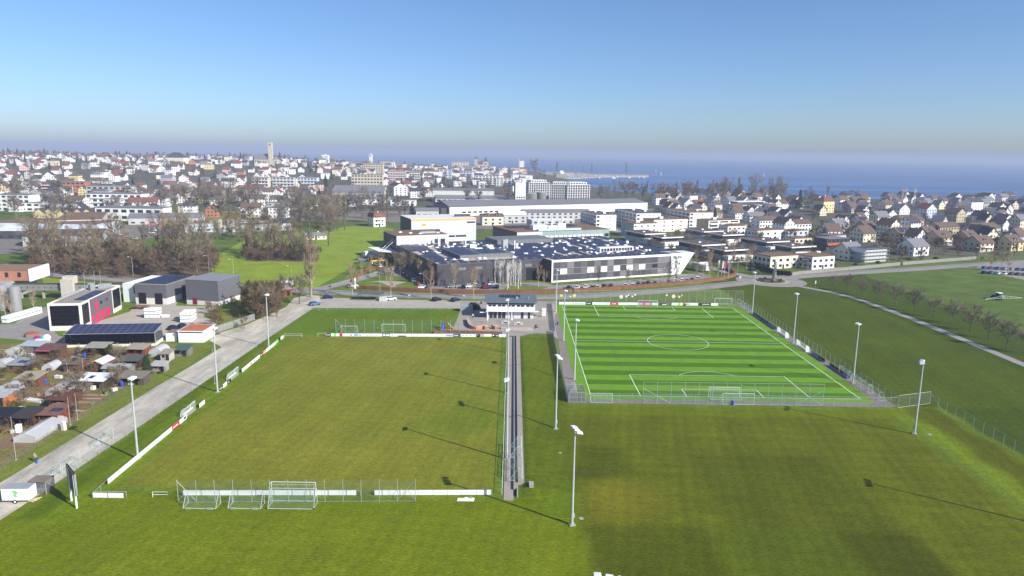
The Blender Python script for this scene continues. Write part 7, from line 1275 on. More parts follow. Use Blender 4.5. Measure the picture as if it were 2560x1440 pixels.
# trees of the town
def town_trees(n, kinds, xf, y0, y1, s0, s1, label, group, name, stuff=False):
    c_ = 0; k = 0
    while c_ < n and k < n * 10:
        k += 1; y = math.sqrt(rt.uniform(y0 * y0, y1 * y1)); a, b = xf(y); x = rt.uniform(a, b)
        if np.interp(x, SHX, SHY) - y < 10 or not free(x, y, 1.5, 0): continue
        if stuff: STUFF.append((x, y, float(terr(x, y)), rt.uniform(s0, s1), rt.randrange(3), rt.uniform(0, 6.28)))
        else: tree(rt.choice(kinds), (x, y, float(terr(x, y))), rt.uniform(s0, s1), label, group, name)
        c_ += 1
HX = lambda y: (-.8 * y, -.1 * y)
town_trees(45, ['far'], HX, 560, 860, .5, .85, 'grey brown bare tree among the lower town houses', 'bare trees of the lower town', 'bare_tree'); town_trees(230, ['far'], HX, 860, 1800, .4, .8, '', '', '', True)
town_trees(105, ['conifer'], lambda y: (-.8 * y, -.05 * y), 800, 1800, .6, 1.2, 'dark conifer among the town houses', 'conifers of the town', 'conifer')
town_trees(24, ['conifer'], lambda y: (-.8 * y, -.35 * y), 1650, 1900, .8, 1.3, 'dark conifer on the skyline of the town hill', 'skyline conifers', 'conifer'); town_trees(60, ['far'], lambda y: (-.1 * y, .06 * y), 900, 2000, .45, .8, '', '', '', True)
town_trees(60, ['far'], lambda y: (.24 * y, .8 * y), 600, 1020, .3, .6, '', '', '', True); town_trees(30, ['far'], lambda y: (-.8 * y, -.6 * y), 560, 900, .7, 1.1, 'bare tree in the grove below the town', 'grove below the town', 'bare_tree')
vs, fs, mi = [], [], []
for (x, y, z, k, v, a) in STUFF:
    ca, sa = k * math.cos(a), k * math.sin(a)
    for j, mb in enumerate(LO[v]): q = len(vs); vs += [(x + p * ca - r * sa, y + p * sa + r * ca, z + k * e) for p, r, e in mb.v]; fs += [tuple(i_ + q for i_ in f) for f in mb.f]; mi += [j] * len(mb.f)
me = bpy.data.meshes.new('distant_trees'); me.from_pydata(vs, [], fs); me.materials.append(bark); me.materials.append(MATS['twigs_far']); me.polygons.foreach_set('material_index', mi); me.update(); tag(put('distant_trees', me), 'distant bare trees scattered over the far town', 'trees', kind='stuff')
# ---------------------------------------------------------------- landmarks of the town
def mark(px0, px1, py_top, py_base):
    b = T((px0 + px1) / 2, py_base); d = math.hypot(b.x, b.y); return b, (px1 - px0) * d / FPX, (py_base - py_top) * d / FPX
stone = mat('pale_stone', (206, 196, 172), .9, .08); MATS['stone'] = stone
b, w, h = mark(638, 680, 384, 414); t = thing('church', 'stone church with square tower on the town skyline', 'church', b, .05)
MB().box(-w / 2, 0, -3, w / 2, w * .45, h * .5).build('nave', stone, t); q = MB(); hip_roof(q, w, w * .45, h * .5, 1.25, .6); q.v = [(x - w / 2, y, z) for x, y, z in q.v]; q.build('roof', rf_grey, t); tw = w * .21; th = h * 1.78
tower = MB().box(w / 2 - tw, -1, -3, w / 2, tw - 1, th).build('tower', stone, t); panel('belfry_opening', tower, 'win_dark', w / 2 - tw * .68, -1.1, th * .86, w / 2 - tw * .32, -.95, th * .93); MB().box(w / 2 - tw - .4, -1.4, th * .8, w / 2 + .4, tw - .6, th * .815).build('cornice', stone, tower); MB().box(w / 2 - tw * .9, -.6, th, w / 2 - tw * .1, tw - 1.4, th + 1.).build('tower_roof', rf_grey, tower)
for i in range(5): panel('window', t, 'win_dark', -w / 2 + 2 + i * w * .14, -.08, h * .15, -w / 2 + 3.6 + i * w * .14, .02, h * .38)
b, w, h = mark(924, 931, 385, 413); t = thing('clock_tower', 'slim white tower with small cupola above town roofs', 'tower', b); MB().box(-w / 2, -w / 2, -3, w / 2, w / 2, h * .8).build('shaft', plaster, t); MB().box(-w * .62, -w * .62, h * .8, w * .62, w * .62, h * .9).build('belfry', plaster, t); MB().tube((0, 0, h * .9), (0, 0, h * 1.05), w * .45, .1, 8).build('cupola', MATS['greyw'], t); panel('clock', t, 'win_dark', -w * .2, -w * .64, h * .82, w * .2, -w * .6, h * .88)
b, w, h = mark(1207, 1220, 393, 424); t = thing('castle_church', 'old church with pointed tower beside the harbour castle', 'church', b); MB().box(-w / 2, 0, -3, w / 2, w, h * .62).build('tower', stone, t); MB().tube((0, w / 2, h * .62), (0, w / 2, h), w * .62, .2, 4).build('spire', rf_dark, t); MB().box(-w * 2.2, 0, -3, -w / 2, w * 1.2, h * .4).build('nave', stone, t); q = MB(); gable_roof(q, w * 1.7, w * 1.2, h * .4, .9); q.v = [(x - w * 2.2, y, z) for x, y, z in q.v]; q.build('roof', rf_red, t); panel('belfry_opening', t, 'win_dark', -w * .2, -.1, h * .4, w * .2, .02, h * .5)
b, w, h = mark(1186, 1193, 391, 424); t = thing('water_tower', 'grey square tower with red hipped cap on the point', 'tower', b); MB().box(-w / 2, 0, -3, w / 2, w, h * .8).build('shaft', MATS['greyw'], t); MB().tube((0, w / 2, h * .8), (0, w / 2, h), w * .9, .3, 4).build('cap', rf_red, t)
b, w, h = mark(1299, 1310, 403, 428); t = thing('harbour_silo', 'white harbour silo block with thin chimney', 'silo', b); MB().box(-w / 2, 0, -3, w / 2, w, h).build('block', plaster, t); MB().box(-w / 2 - .1, .1, -2, -w / 2, w - .1, h - .1).build('shaded_face', dark_side, t); MB().tube((-w * .7, 0, 0), (-w * .7, 0, h * 1.3), 1.3, 1., 10).build('chimney', MATS['greyw'], t)  # dark sheet on the silo's left side is painted shade
b, w, h = mark(803, 820, 389, 407); t = thing('tower_block', 'white slab tower block with balconies on the hill', 'apartment block', b); MB().box(-w / 2, 0, -3, w / 2, w * .8, h).build('wall', plaster, t)
for k in range(5): MB().box(w * .1, -1, h * (k + .5) / 5.5, w / 2, 0, h * (k + .75) / 5.5).build('balcony', MATS['greyw'], t)
MB().box(-w * .2, w * .2, h, w * .2, w * .6, h + 2.5).build('lift_house', MATS['greyw'], t)
b, w, h = mark(417, 457, 381, 410); t = house(b - Vector((w / 2, 0, 0)), 0., w, w * .6, h * .5, 'hip', .9, 'cream', 'rf_dark', 'large dark roofed mansion crowning the left skyline', [('f', 2, 6, 1.6, 1.8)], name='mansion', door=False)
for (x0, x1, yt, yb, wl_, lb, rows, cols) in [(970, 1013, 428, 456, 'pink', 'pink brick apartment block with balcony bands', 5, 7), (1024, 1049, 430, 458, 'tan', 'tall beige apartment block with white balconies beside pink block', 5, 4), (909, 957, 410, 436, 'stone', 'pale stone apartment blocks with regular windows', 5, 8), (880, 955, 438, 468, 'stone', 'long stone coloured apartment block with flat roof', 4, 10), (684, 733, 446, 474, 'greyw', 'grey white balcony block left of its twin', 4, 6), (745, 792, 446, 474, 'bluew', 'blue white balcony block right of its twin', 4, 6), (632, 670, 446, 476, 'stone', 'pale ribbed office block beside balcony twins', 4, 5), (110, 150, 462, 487, 'brickr', 'brick red apartment block with dark balconies', 4, 6), (150, 205, 460, 487, 'brickr', 'orange and red apartment block with white panel', 4, 6), (40, 108, 461, 482, 'cream', 'cream balcony block beside the brick red block', 3, 7), (225, 320, 470, 494, 'greyw', 'dark banded apartment house with white dormer boxes', 3, 8), (225, 345, 490, 520, 'plaster', 'white terrace block with solar roof strip', 3, 9), (110, 215, 500, 518, 'plaster', 'long white terrace row with awnings', 2, 8), (60, 175, 512, 530, 'plaster', 'long white row house with brown roof strip', 2, 8), (0, 70, 495, 528, 'plaster', 'bright white apartment row at the housing edge', 4, 6), (250, 398, 524, 552, 'plaster', 'low white modern school with long window bands', 2, 8), (1150, 1180, 428, 452, 'bluew', 'white office cube with blue window bands', 4, 4), (1188, 1240, 440, 462, 'plaster', 'white balcony blocks by the railway quarter', 4, 6), (1240, 1278, 446, 466, 'plaster', 'white apartment pair before the bay', 4, 4), (1098, 1130, 424, 446, 'bluew', 'striped white office block by dark tree', 5, 3), (950, 985, 405, 420, 'plaster', 'white grand hotel with dark roof on the skyline', 3, 8), (1130, 1170, 405, 422, 'cream', 'cream harbour house row', 3, 6), (1060, 1100, 470, 484, 'brickr', 'white and orange works office', 2, 8)]:
    b, w, h = mark(x0, x1, yt, yb); d_ = min(16, max(9, w * .45)); t = thing('apartment_block', lb, 'apartment block', b - Vector((w / 2, 0, 0)), rt.uniform(-.06, .12)); MB().box(0, 0, -3, w, d_, h).build('wall', MATS[wl_], t); MB().box(-.3, -.3, h, w + .3, d_ + .3, h + .5).build('roof', rf_grey if h > 6 else rf_dark, t); sh_ = h / rows; cw = w / cols
    for r in range(rows):
        for c_ in range(cols): panel('window', t, 'win_dark', cw * (c_ + .2), -.12, sh_ * (r + .3), cw * (c_ + .8), .03, sh_ * (r + .75))
        if 'balcon' in lb or 'terrace' in lb: MB().box(0, -1.1, sh_ * r + .0, w, -.05, sh_ * (r + .28)).build('balcony', white_board, t)
for i in range(6):
    p = G(85 + i * 24, 545); house((p.x, p.y, 0), .0, 9.5, 12, 4., 'gy', .75, 'yellow', 'rf_dark', 'yellow gable in the sawtooth row of small houses', [('f', 1, 2, 1., 1.)], group='yellow sawtooth row', chimney=False, door=False)
# ---------------------------------------------------------------- cars
def car_body(k): 
    P_ = {'hatch': [(-2., .3), (-2.05, .7), (-1.95, .95), (-1.2, 1.0), (.95, 1.0), (1.9, .85), (2.05, .6), (2., .3)], 'estate': [(-2.2, .3), (-2.25, .75), (-2.2, 1.), (-1.2, 1.04), (1., 1.02), (2.1, .88), (2.25, .6), (2.2, .3)], 'van': [(-2.4, .3), (-2.45, 1.), (-2.4, 1.25), (-1., 1.28), (1.5, 1.25), (2.2, 1.), (2.4, .7), (2.4, .3)]}[k]
    b = MB(); n = len(P_); V = [(x, y * (1 if z < .9 else .94), z) for y in (-.88, .88) for x, z in P_]; b.add(V, [tuple(range(n)), tuple(range(n, 2 * n))[::-1]] + [((i + 1) % n, i, n + i, n + (i + 1) % n) for i in range(n)]); return b.mesh('body', white_mtl)
def car_cabin(k):
    z0, z1 = {'hatch': (.98, 1.45), 'estate': (1., 1.5), 'van': (1.24, 1.95)}[k]; x0, x1, x2, x3 = {'hatch': (-1.85, -1.5, .35, 1.05), 'estate': (-2.15, -1.9, .3, 1.05), 'van': (-2.38, -2.3, .9, 1.6)}[k]
    return MB().add([(x0, -.8, z0), (x3, -.8, z0), (x3, .8, z0), (x0, .8, z0), (x1, -.64, z1), (x2, -.64, z1), (x2, .64, z1), (x1, .64, z1)], [(0, 1, 5, 4), (1, 2, 6, 5), (2, 3, 7, 6), (3, 0, 4, 7), (4, 5, 6, 7)]).mesh('windows', win_dark)
def car_roof(k):
    z1 = {'hatch': 1.45, 'estate': 1.5, 'van': 1.95}[k]; x1, x2 = {'hatch': (-1.5, .35), 'estate': (-1.9, .3), 'van': (-2.3, .9)}[k]; return MB().box(x1, -.64, z1, x2, .64, z1 + .04).mesh('roof', white_mtl)
def wheel_mesh(): return MB().tube((0, -.1, 0), (0, .1, 0), .33, n=12).mesh('wheel', MATS['tyre'] if 'tyre' in MATS else dark_mtl)
def light_mesh(): return MB().box(-.03, -.2, -.08, .03, .2, .08).mesh('headlight', lamp_w)
PAINT = {'white': (236, 238, 240), 'silver': (176, 180, 184), 'black': (26, 27, 30), 'navy': (34, 40, 74), 'red': (150, 26, 44), 'grey': (96, 98, 102), 'blue': (84, 110, 150)}
def car(loc, rz, c_, label, k='hatch', group=None):
    t = thing('parked_car', label, 'car', loc, rz, group); pm_ = mat('paint_' + c_, PAINT[c_], .25, .03, spec=.6); put('body', shared(car_body, k), t, m=pm_); put('windows', shared(car_cabin, k), t); put('roof', shared(car_roof, k), t, m=pm_)
    for x in (-1.25, 1.25):
        for y in (-.8, .8): put('wheel', shared(wheel_mesh), t, (x, y, .33))
    for y in (-.6, .6): put('headlight', shared(light_mesh), t, (2. if k == 'hatch' else 2.2, y, .68))
    return t
for x, y, rz, c_, lb in ((820, 746, .2, 'navy', 'dark blue car parked left of the open shelter'), (787, 763, .75, 'blue', 'light blue car parked at the fence corner'), (978, 750, .35, 'white', 'white car parked right of the open shelter'), (1091, 752, .9, 'black', 'black car alone in the wide car park'), (1138, 753, .9, 'navy', 'navy car parked nearest the storage container'), (94, 683, 0., 'white', 'white car driving on the main road by the wood'), (1881, 676, .5, 'black', 'black car beside the dark hedge at roundabout'), (882, 718, .6, 'silver', 'silver van passing the meadow kerb')): car(G(x, y), rz, c_, lb, 'estate' if 'van' in lb else 'hatch')
AFn = AF - .1
for i, (x, y, c_) in enumerate([(1130, 719, 'silver'), (1158, 720, 'navy'), (1175, 718.5, 'white'), (1189, 716, 'white'), (1201, 719.5, 'grey'), (1213, 721, 'red'), (1227, 721, 'navy'), (1242, 720, 'black'), (1231, 713, 'white'), (1209, 713, 'black'), (1056, 721, 'white'), (1071, 722, 'grey'), (1046, 712, 'red'), (1034, 704, 'white'), (1031, 699, 'navy'), (1021, 694, 'red'), (1012, 688, 'navy'), (1005, 682, 'grey'), (982, 675, 'white'), (950, 668, 'white'), (940, 663, 'grey'), (958, 660, 'navy')]): car(G(x, y), AFn + (1.57 if i > 10 else 1.3 * (i % 2)), c_, '%s car parked on the left factory forecourt' % c_, group='%s cars on left forecourt' % c_)
for i, (x, y, c_) in enumerate([(1423, 721, 'navy'), (1443, 722, 'white'), (1465, 720, 'white'), (1482, 721, 'black'), (1495, 721, 'white'), (1510, 717, 'black'), (1527, 717, 'black'), (1564, 716, 'white'), (1583, 716, 'white'), (1596, 712, 'black'), (1609, 712, 'navy'), (1620, 710, 'black'), (1637, 711, 'black'), (1672, 708, 'black'), (1688, 705, 'white'), (1705, 704, 'white'), (1717, 703, 'silver'), (1730, 702, 'navy'), (1744, 701, 'white')]): car(G(x, y), AF + .9, c_, '%s car parked along the white framed factory front' % c_, 'van' if x == 1744 else 'hatch', '%s cars along factory front' % c_)
for i in range(14): c_ = rt.choice(['silver', 'navy', 'grey', 'white', 'blue']); p = G(2462 + (i % 7) * 17, 672 + (i // 7) * 12 + (i % 7) * .8); car(p, .5, c_, '%s car in the eastern car park' % c_, group='%s cars of eastern car park' % c_)
for i, (x, y, c_) in enumerate([(335, 598, 'white'), (300, 590, 'navy'), (362, 592, 'black'), (378, 584, 'white'), (390, 578, 'silver'), (20, 668, 'white'), (525, 610, 'white'), (600, 521, 'white'), (650, 524, 'silver'), (700, 528, 'white'), (1660, 512, 'white'), (1640, 510, 'silver')]): car(G(x, y), rt.uniform(0, 3), c_, '%s car parked by the halls beyond the wood' % c_, group='%s cars by the far halls' % c_)
# ---------------------------------------------------------------- street furniture
def lamp_post(q, h, label=None, arm=-1):
    t = thing('street_lamp', label or 'slim grey street lamp with one arm along the roads', 'street lamp', G(*q), group=None if label else 'street lamps'); MB().tube((0, 0, 0), (0, 0, h), .09, .06, 6).build('pole', galv, t); MB().tube((0, 0, h), (arm * 1.3, 0, h + .15), .05).build('arm', galv, t); MB().box(arm * 1.9 if arm < 0 else arm * 1.2, -.15, h + .08, arm * 1.2 if arm < 0 else arm * 1.9, .15, h + .22).build('lamp', lamp_w, t)
for x, y, h in ((730, 716, 8.5), (137, 682, 8), (333, 690, 8.5), (523, 683, 8), (584, 690, 7.5), (950, 730, 8), (1060, 727, 7), (1476, 720, 7), (1600, 716, 7), (1655, 716, 7), (1725, 670, 7), (1833, 660, 7), (2018, 688, 7.5), (2446, 655, 8), (2165, 665, 7), (418, 546, 9), (450, 542, 9), (480, 540, 9), (665, 540, 9), (88, 735, 7), (1190, 700, 6)): lamp_post((x, y), h)
for x, c_, w in ((1794, 'white', 'white'), (1804, 'white', 'white'), (1810, 'red', 'red'), (1820, 'blue', 'blue')):
    t = thing('flag', 'furled %s flag on a tall pole in the hedge corner' % w, 'flag', G(x, 692 + (x - 1794) * .2), group='furled white flags' if w == 'white' else None); MB().tube((0, 0, 0), (0, 0, 8), .06, .04).build('pole', white_mtl, t); MB().add([(.05, 0, 4.2), (.55, .1, 4.6), (.7, -.1, 7.8), (.05, 0, 7.9)], [(0, 1, 2, 3)]).build('banner', pm({'white': (238, 240, 240), 'red': (206, 52, 60), 'blue': (90, 110, 190)}[c_]), t)
for x in (374, 388, 401, 413): t = thing('flag', 'pink banner flag before the low garden centre', 'flag', G(x, 575), group='pink banners'); MB().tube((0, 0, 0), (0, 0, 6), .06).build('pole', white_mtl, t); MB().add([(.05, 0, 2.6), (1.2, .2, 2.8), (1.1, 0, 5.8), (.05, 0, 5.9)], [(0, 1, 2, 3)]).build('banner', pm((226, 84, 140)), t)
def hedge(label, px, w, h, m, seed, world=False, name='hedge'):
    P_ = px if world else [g2(*q) for q in px]; ln = smooth_line(P_, 1.6); r = random.Random(seed); t = thing(name, label, 'hedge', (ln[0].x, ln[0].y, 0)); c = MB(); lf = MB(); q = ribbon_pts(ln, -w / 2, w / 2); o = ln[0]; vs = []
    for (a, b) in q:
        a, b = a - o, b - o; k = h * r.uniform(.92, 1.05); vs += [(a.x, a.y, -.05), (a.x, a.y, k * .9), ((a.x + b.x) / 2, (a.y + b.y) / 2, k), (b.x, b.y, k * .9), (b.x, b.y, -.05)]
    c.add(vs, [(5 * i + j, 5 * i + j + 1, 5 * i + j + 6, 5 * i + j + 5) for i in range(len(q) - 1) for j in range(4)]); c.build('core', m, t)
    for i in range(len(q) - 1):
        for k in range(26):
            f = r.random(); a = q[i][0].lerp(q[i + 1][0], f) - o; b = q[i][1].lerp(q[i + 1][1], f) - o; u = r.random(); p = Vector((*a.lerp(b, u), h * (1.02 if .12 < u < .88 else r.uniform(.1, 1.)))); d = Vector((r.gauss(0, 1), r.gauss(0, 1), r.gauss(0, 1))).normalized() * .2; e = d.orthogonal().normalized() * .12; lf.add([p - d, p + e, p + d, p - e], [(0, 1, 2, 3)])
    lf.build('leaves', m, t); return t
hedge_m = foliage('beech_hedge', (132, 96, 70), .3); hedge_d = foliage('dark_hedge', (44, 50, 36), .3)
hedge('long clipped russet beech hedge along the road before the factory', [(900, 722), (990, 727), (1080, 731), (1215, 734), (1330, 733), (1430, 731)], 1.4, 1.5, hedge_m, 1)
hedge('clipped russet beech hedge curving round the factory car row', [(1432, 731), (1540, 724), (1640, 716), (1720, 709), (1790, 701), (1832, 692), (1836, 685), (1822, 677), (1800, 674)], 1.4, 1.5, hedge_m, 2)
hedge('low russet hedge before the clubhouse terrace', [(1082, 834), (1110, 832), (1160, 833), (1255, 836)], 1.2, .8, foliage('low_hedge', (120, 92, 76), .3), 3); hedge('dark evergreen hedge before the cream cube house', [(1893, 668), (1935, 684), (1975, 690)], 1.6, 2.2, hedge_d, 4); hedge('brown hedge beside the factory lawn path', [(884, 706), (900, 690), (925, 676), (965, 674)], 1.6, 1.4, hedge_m, 5)
for lb, pts_ in (('long grey garden wall beside the east road', [(1980, 689), (2060, 680), (2150, 673), (2250, 663)]), ('second stretch of grey garden wall beyond the bush gap', [(2256, 662.5), (2350, 655), (2440, 648)])):
    P_ = [Vector(g2(*q)) for q in pts_]; t = thing('garden_wall', lb, 'wall', (P_[0].x, P_[0].y, 0))
    for i in range(len(P_) - 1):
        n_ = max(1, int((P_[i + 1] - P_[i]).length / 4))
        for k in range(n_): a, b = P_[i].lerp(P_[i + 1], k / n_) - P_[0], P_[i].lerp(P_[i + 1], (k + .985) / n_) - P_[0]; d = (b - a).normalized(); nn_ = Vector((-d.y, d.x)) * .12; MB().prism([tuple(v) for v in (a - nn_, b - nn_, b + nn_, a + nn_)], -.1, 1.7 + .08 * math.sin(k * 1.7)).build('wall_panel', mat('wall_grey', (142, 140, 132), .9, .2, 1.5), t)
fence('board_fence', 'grey board fence beside the factory drive', [(-75.5, 291), (-70, 305), (-62, 326), (-54, 350)], 2., 1.5, sheer('board_panel', (130, 132, 134), .85), .05, 'dark_mtl', (.98,))
# open shelter in the car park, signs, white barrier, kiosks
t = thing('bike_shelter', 'open dark flat roofed shelter on thin posts in car park', 'shelter', G(896, 752)); MB().box(-.3, -.4, 2.6, 9.2, 5., 2.75).build('roof', mat('shelter_roof', (96, 98, 104)), t)
for x in (0, 4.4, 8.8):
    for y in (0, 4.6): MB().tube((x, y, 0), (x, y, 2.6), .07).build('post', dark_mtl, t)
MB().box(8., -.2, 0, 10.6, 2.4, 1.5).build('meter_box', mat('pale_panel', (200, 206, 206)), t)
for x, y in ((1023, 748), (1160, 749)): t = thing('parking_sign', 'blue and white parking sign on a post by the verge', 'sign', G(x, y), group='parking signs'); MB().tube((0, 0, 0), (0, 0, 2.4), .04).build('post', galv, t); MB().box(-.35, -.04, 1.8, .35, 0, 2.5).build('plate', pm((70, 120, 200)), t); MB().box(-.3, -.05, 1.4, .3, -.01, 1.75).build('plate', white_board, t)
t = thing('totem_sign', 'narrow white upright sign beside the beech hedge start', 'sign', G(888, 722)); MB().box(-.35, -.2, 0, .35, .2, 4.6).build('slab', white_board, t); MB().box(-.5, -.35, 0, .5, .35, .15).build('base', conc_m, t)
t = thing('white_caravan', 'white box trailer parked on the meadow edge by lamp', 'trailer', G(704, 716)); MB().box(0, 0, .5, 4.4, 2., 2.5).build('box_body', MATS['trailer_white'], t); [MB().tube((x, -.05, .35), (x, .15, .35), .34, n=10).build('wheel', MATS['tyre'], t) for x in (1.2, 3.2)]; MB().box(.6, -.03, .9, 1.3, 0, 2.2).build('door', galv, t)
t = thing('delivery_lorry', 'white lorry parked under the factory canopy shade', 'lorry', G(914, 646), .9); MB().box(0, 0, .9, 6.5, 2.4, 3.5).build('box_body', MATS['trailer_white'], t); MB().box(6.6, .1, .6, 8.4, 2.3, 2.9).build('cab', white_mtl, t); [MB().tube((x, -.02, .5), (x, .25, .5), .5, n=10).build('wheel', MATS['tyre'], t) for x in (1.4, 5., 7.4)]
t = thing('lorry_trailer', 'white lettered lorry trailer beside the slanted factory end', 'trailer', G(1735, 672), 1.9); MB().box(-12, -1.2, .9, 0, 1.2, 3.4).build('box_body', light_clad, t); [MB().tube((x, -1.2, .5), (x, -.95, .5), .5, n=10).build('wheel', MATS['tyre'], t) for x in (-10, -8.6, -1.5)]
t = thing('site_board', 'white site board with grey lettering behind factory end', 'sign', G(1742, 671), .3); MB().box(0, -.06, .5, 6.4, .06, 3.2).build('board', white_board, t); letters('TRUNZ', 1., mat('sign_grey', (150, 150, 152)), t, (2.2, -.09, 1.8)); [MB().box(x, .06, 0, x + .12, .2, 3.).build('post', galv, t) for x in (.3, 5.8)]
t = thing('blue_tarp_stall', 'small stall under blue tarpaulin by the factory drive', 'stall', G(893, 660)); MB().add([(0, 0, 1.6), (4, 0, 1.8), (4.4, 3, 2.4), (.2, 3, 2.2)], [(0, 1, 2, 3)]).build('tarpaulin', mat('tarp_blue', (84, 124, 196)), t); [MB().tube((x, y, 0), (x, y, 1.9), .05).build('post', galv, t) for x in (.2, 3.9) for y in (.1, 2.8)]
t = thing('yellow_loader', 'long yellow gantry loader in the factory yard', 'loader', G(928, 662), .5); MB().box(0, 0, 1.6, 9, .8, 2.2).build('beam', mat('machine_yellow', (226, 190, 96)), t); [MB().box(x, 0, 0, x + .5, .8, 1.6).build('leg', MATS['machine_yellow'], t) for x in (.4, 4.2, 8.)]; MB().box(3.6, -.3, 2.2, 5.6, 1.1, 3.4).build('cab', MATS['machine_yellow'], t)
# roundabout sculpture
t = thing('roundabout_sculpture', 'tall grey twisted stack sculpture on the roundabout island', 'sculpture', (C0[0] + 1.5, C0[1], .3))
for k in range(7): s = .75 - .05 * k; q = MB().box(-s, -s, 0, s, s, 1.25).build('block', mat('zinc_sheet', (152, 158, 162), .35, .08, metal=.5), t, (0.12 * math.sin(k * 2), .1 * math.cos(k * 2), k * 1.22)); q.rotation_euler = (0, .05 * math.sin(k * 3), k * .35)
MB().tube((0, 0, 8.5), (0, 0, 10.2), .12, .03).build('spike', galv, t)
for x, y in ((2038, 718), (1850, 705)): t = thing('road_sign', 'small white round road sign near roundabout', 'sign', G(x, y), group='round road signs'); MB().tube((0, 0, 0), (0, 0, 2.4), .04).build('post', galv, t); MB().tube((0, -.02, 2.5), (0, .02, 2.5), .35, n=12).build('disc', white_board, t); MB().tube((0, -.02, 1.8), (0, .02, 1.8), .3, n=12).build('disc', white_board, t)
# tractor with spray boom
t = thing('tractor', 'green tractor with white cab roof and wide spray boom on field', 'tractor', G(2491, 748), .12); gm = mat('tractor_green', (46, 84, 60), .4)
MB().box(-1.9, -.5, .9, .1, .5, 1.7).build('bonnet', gm, t); MB().box(-.1, -.75, 1., 1.6, .75, 2.7).build('cab', win_dark, t); MB().box(-.3, -.9, 2.7, 1.8, .9, 2.95).build('cab_roof', white_board, t); MB().box(1.8, -.9, .9, 3.2, .9, 2.1).build('spray_tank', mat('tank_green', (120, 150, 130)), t)
for x, r in ((-1.5, .65), (1.2, .9)):
    for y in (-.95, .75): MB().tube((x, y, r), (x, y + .25, r), r, n=12).build('wheel', MATS['tyre'], t)
bm = MB()
for s in (-1, 1):
    bm.tube((3.3, s * .5, 1.), (3.3, s * 9, .9), .06).tube((3.3, s * .5, 2.), (3.3, s * 9, 1.), .06)
    for k in range(8): y = .5 + k * 1.06; z = 2. - k * .12; bm.tube((3.3, s * y, 1.), (3.3, s * (y + .5), z), .04, n=4)
q = bm.build('spray_boom', mat('boom_pale', (186, 206, 192)), t); t.rotation_euler[2] = -1.35
# ---------------------------------------------------------------- harbour
def on_lake(px, py, z=-3.2): return G(px, py, z)
quay = mat('quay_stone', (170, 164, 152)); pts_ = [on_lake(1320, 447), on_lake(1440, 447), on_lake(1500, 443.5), on_lake(1622, 442), on_lake(1622, 438.5), on_lake(1490, 437), on_lake(1440, 432), on_lake(1320, 431)]
o = MB().prism([(p.x, p.y) for p in pts_], -4.5, -1.6).build('quay', quay); o['kind'] = 'structure'
def hull_mesh():
    b = MB(); X_ = [(-4, .9), (-2, 1.3), (1.5, 1.2), (3.4, .6), (4.6, .05)]; n = len(X_); vs = [(x, y, .9) for x, y in X_] + [(x, -y, .9) for x, y in X_] + [(x * .9, y * .5, -.3) for x, y in X_] + [(x * .9, -y * .5, -.3) for x, y in X_]
    fs = [(i, i + 1, 2 * n + i + 1, 2 * n + i) for i in range(n - 1)] + [(n + i + 1, n + i, 3 * n + i, 3 * n + i + 1) for i in range(n - 1)] + [(i + 1, i, n + i, n + i + 1) for i in range(n - 1)] + [(0, 2 * n, 3 * n, n)]; b.add(vs, fs); return b.mesh('hull', white_mtl)
def cab_mesh(): return MB().box(-1.8, -.8, .9, 1.4, .8, 1.7).mesh('cabin', plaster)
def mast_m(): return MB().tube((.3, 0, .9), (.3, 0, 12), .14, .08, 5).tube((.3, 0, 2.2), (-3.4, 0, 2.2), .1).mesh('mast', MATS['greyw'])
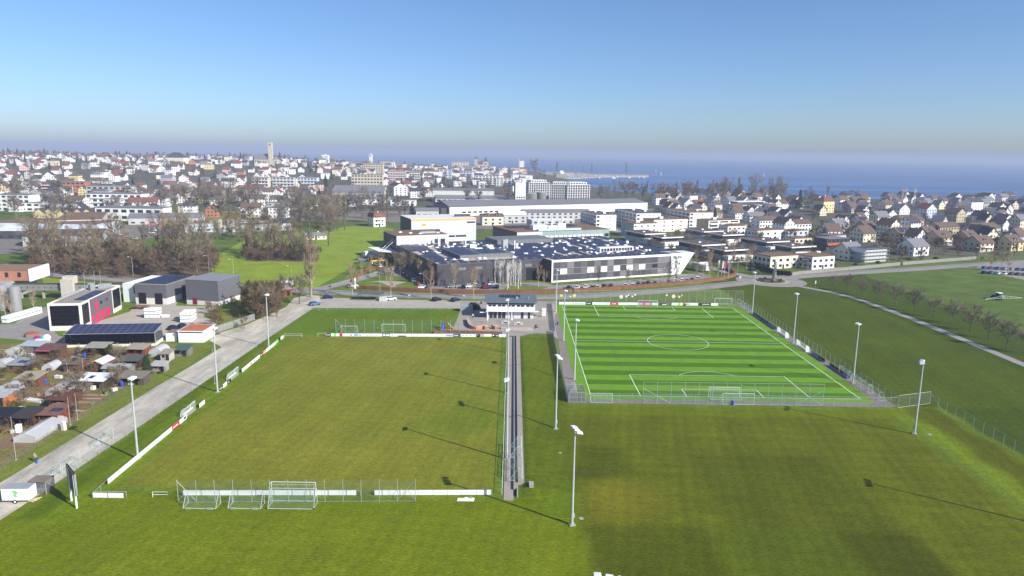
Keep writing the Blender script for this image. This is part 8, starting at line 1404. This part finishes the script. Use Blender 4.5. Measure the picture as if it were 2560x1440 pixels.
for i in range(34):
    px_ = 1420 + rt.uniform(0, 195); p = on_lake(px_, rt.choice((441.5, 444.5, 446.5, 439.5)) + rt.uniform(-.6, .6)); p.z = -3.3; sail = i % 2 == 0; t = thing('moored_boat', 'white %s moored at the harbour pier' % ('sailing boat with mast' if sail else 'cabin boat'), 'boat', p, rt.uniform(0, 3.1), 'moored sailing boats' if sail else 'moored cabin boats'); put('hull', shared(hull_mesh), t, sc=1.5); put('cabin', shared(cab_mesh), t, sc=1.5); put('mast', shared(mast_m), t, sc=1.25) if sail else None
for x, y in ((1910, 440.5), (1640, 431), (1653, 438)): t = thing('sailing_boat', 'tiny white boat out on the open lake', 'boat', on_lake(x, y) - Vector((0, 0, .1)), 1., group='boats on the open lake'); put('hull', shared(hull_mesh), t); put('mast', shared(mast_m), t); MB().add([(.2, 0, 2.4), (-3.2, .2, 2.4), (.2, 0, 11)], [(0, 1, 2)]).build('sail', white_board, t)
for x, y, s in ((1391, 434, .95), (1393, 434, 1.), (1432, 436, .7), (1458, 437, .7), (1479, 438, 1.), (1565, 440, 1.05)): p = on_lake(x, y, -1.6); tree('poplar', p, s * 1.35, 'dark bare poplar on the harbour pier', 'harbour poplars')
tree('far', on_lake(1335, 434, -1.6), 2., 'broad bare tree at the harbour park'); p = on_lake(1403, 435, -1.6); t = thing('dome_hall', 'white dome hall at the harbour', 'dome', p); MB().dome((0, 0, 0), 9, 9, 10, 18, 6).build('dome', plaster, t); MB().tube((0, 0, -.5), (0, 0, 1), 9.3, n=18).build('base', conc_m, t)
for x0, x1, y, lb in ((1345, 1366, 436, 'long dark boat shed on the quay'), (1412, 1440, 436, 'pale harbour pavilion beside white dome'), (1320, 1340, 444, 'grey quay shed before the harbour park')): a, b = on_lake(x0, y, -1.6), on_lake(x1, y, -1.6); house(a, 0, b.x - a.x, 12, 5, 'gx', .4, 'greyw', 'rf_grey', lb, [('f', 1, 5, 2, 1.4)], chimney=False, name='quay_shed', door=False)
# ---------------------------------------------------------------- haze over land and lake
m = bpy.data.materials.new('haze'); m.use_nodes = True; n = m.node_tree.nodes; n.remove(n['Principled BSDF']); pv = n.new('ShaderNodeVolumePrincipled'); pv.inputs['Color'].default_value = (.6, .69, .88, 1); pv.inputs['Density'].default_value = HAZE; pv.inputs['Anisotropy'].default_value = .0; m.node_tree.links.new(pv.outputs[0], n['Material Output'].inputs['Volume'])
o = MB().box(-31500, -31500, -82, 31500, 31500, 84).build('haze', m); tag(o, 'thin blue haze over the whole lakeside plain', 'haze', kind='stuff')
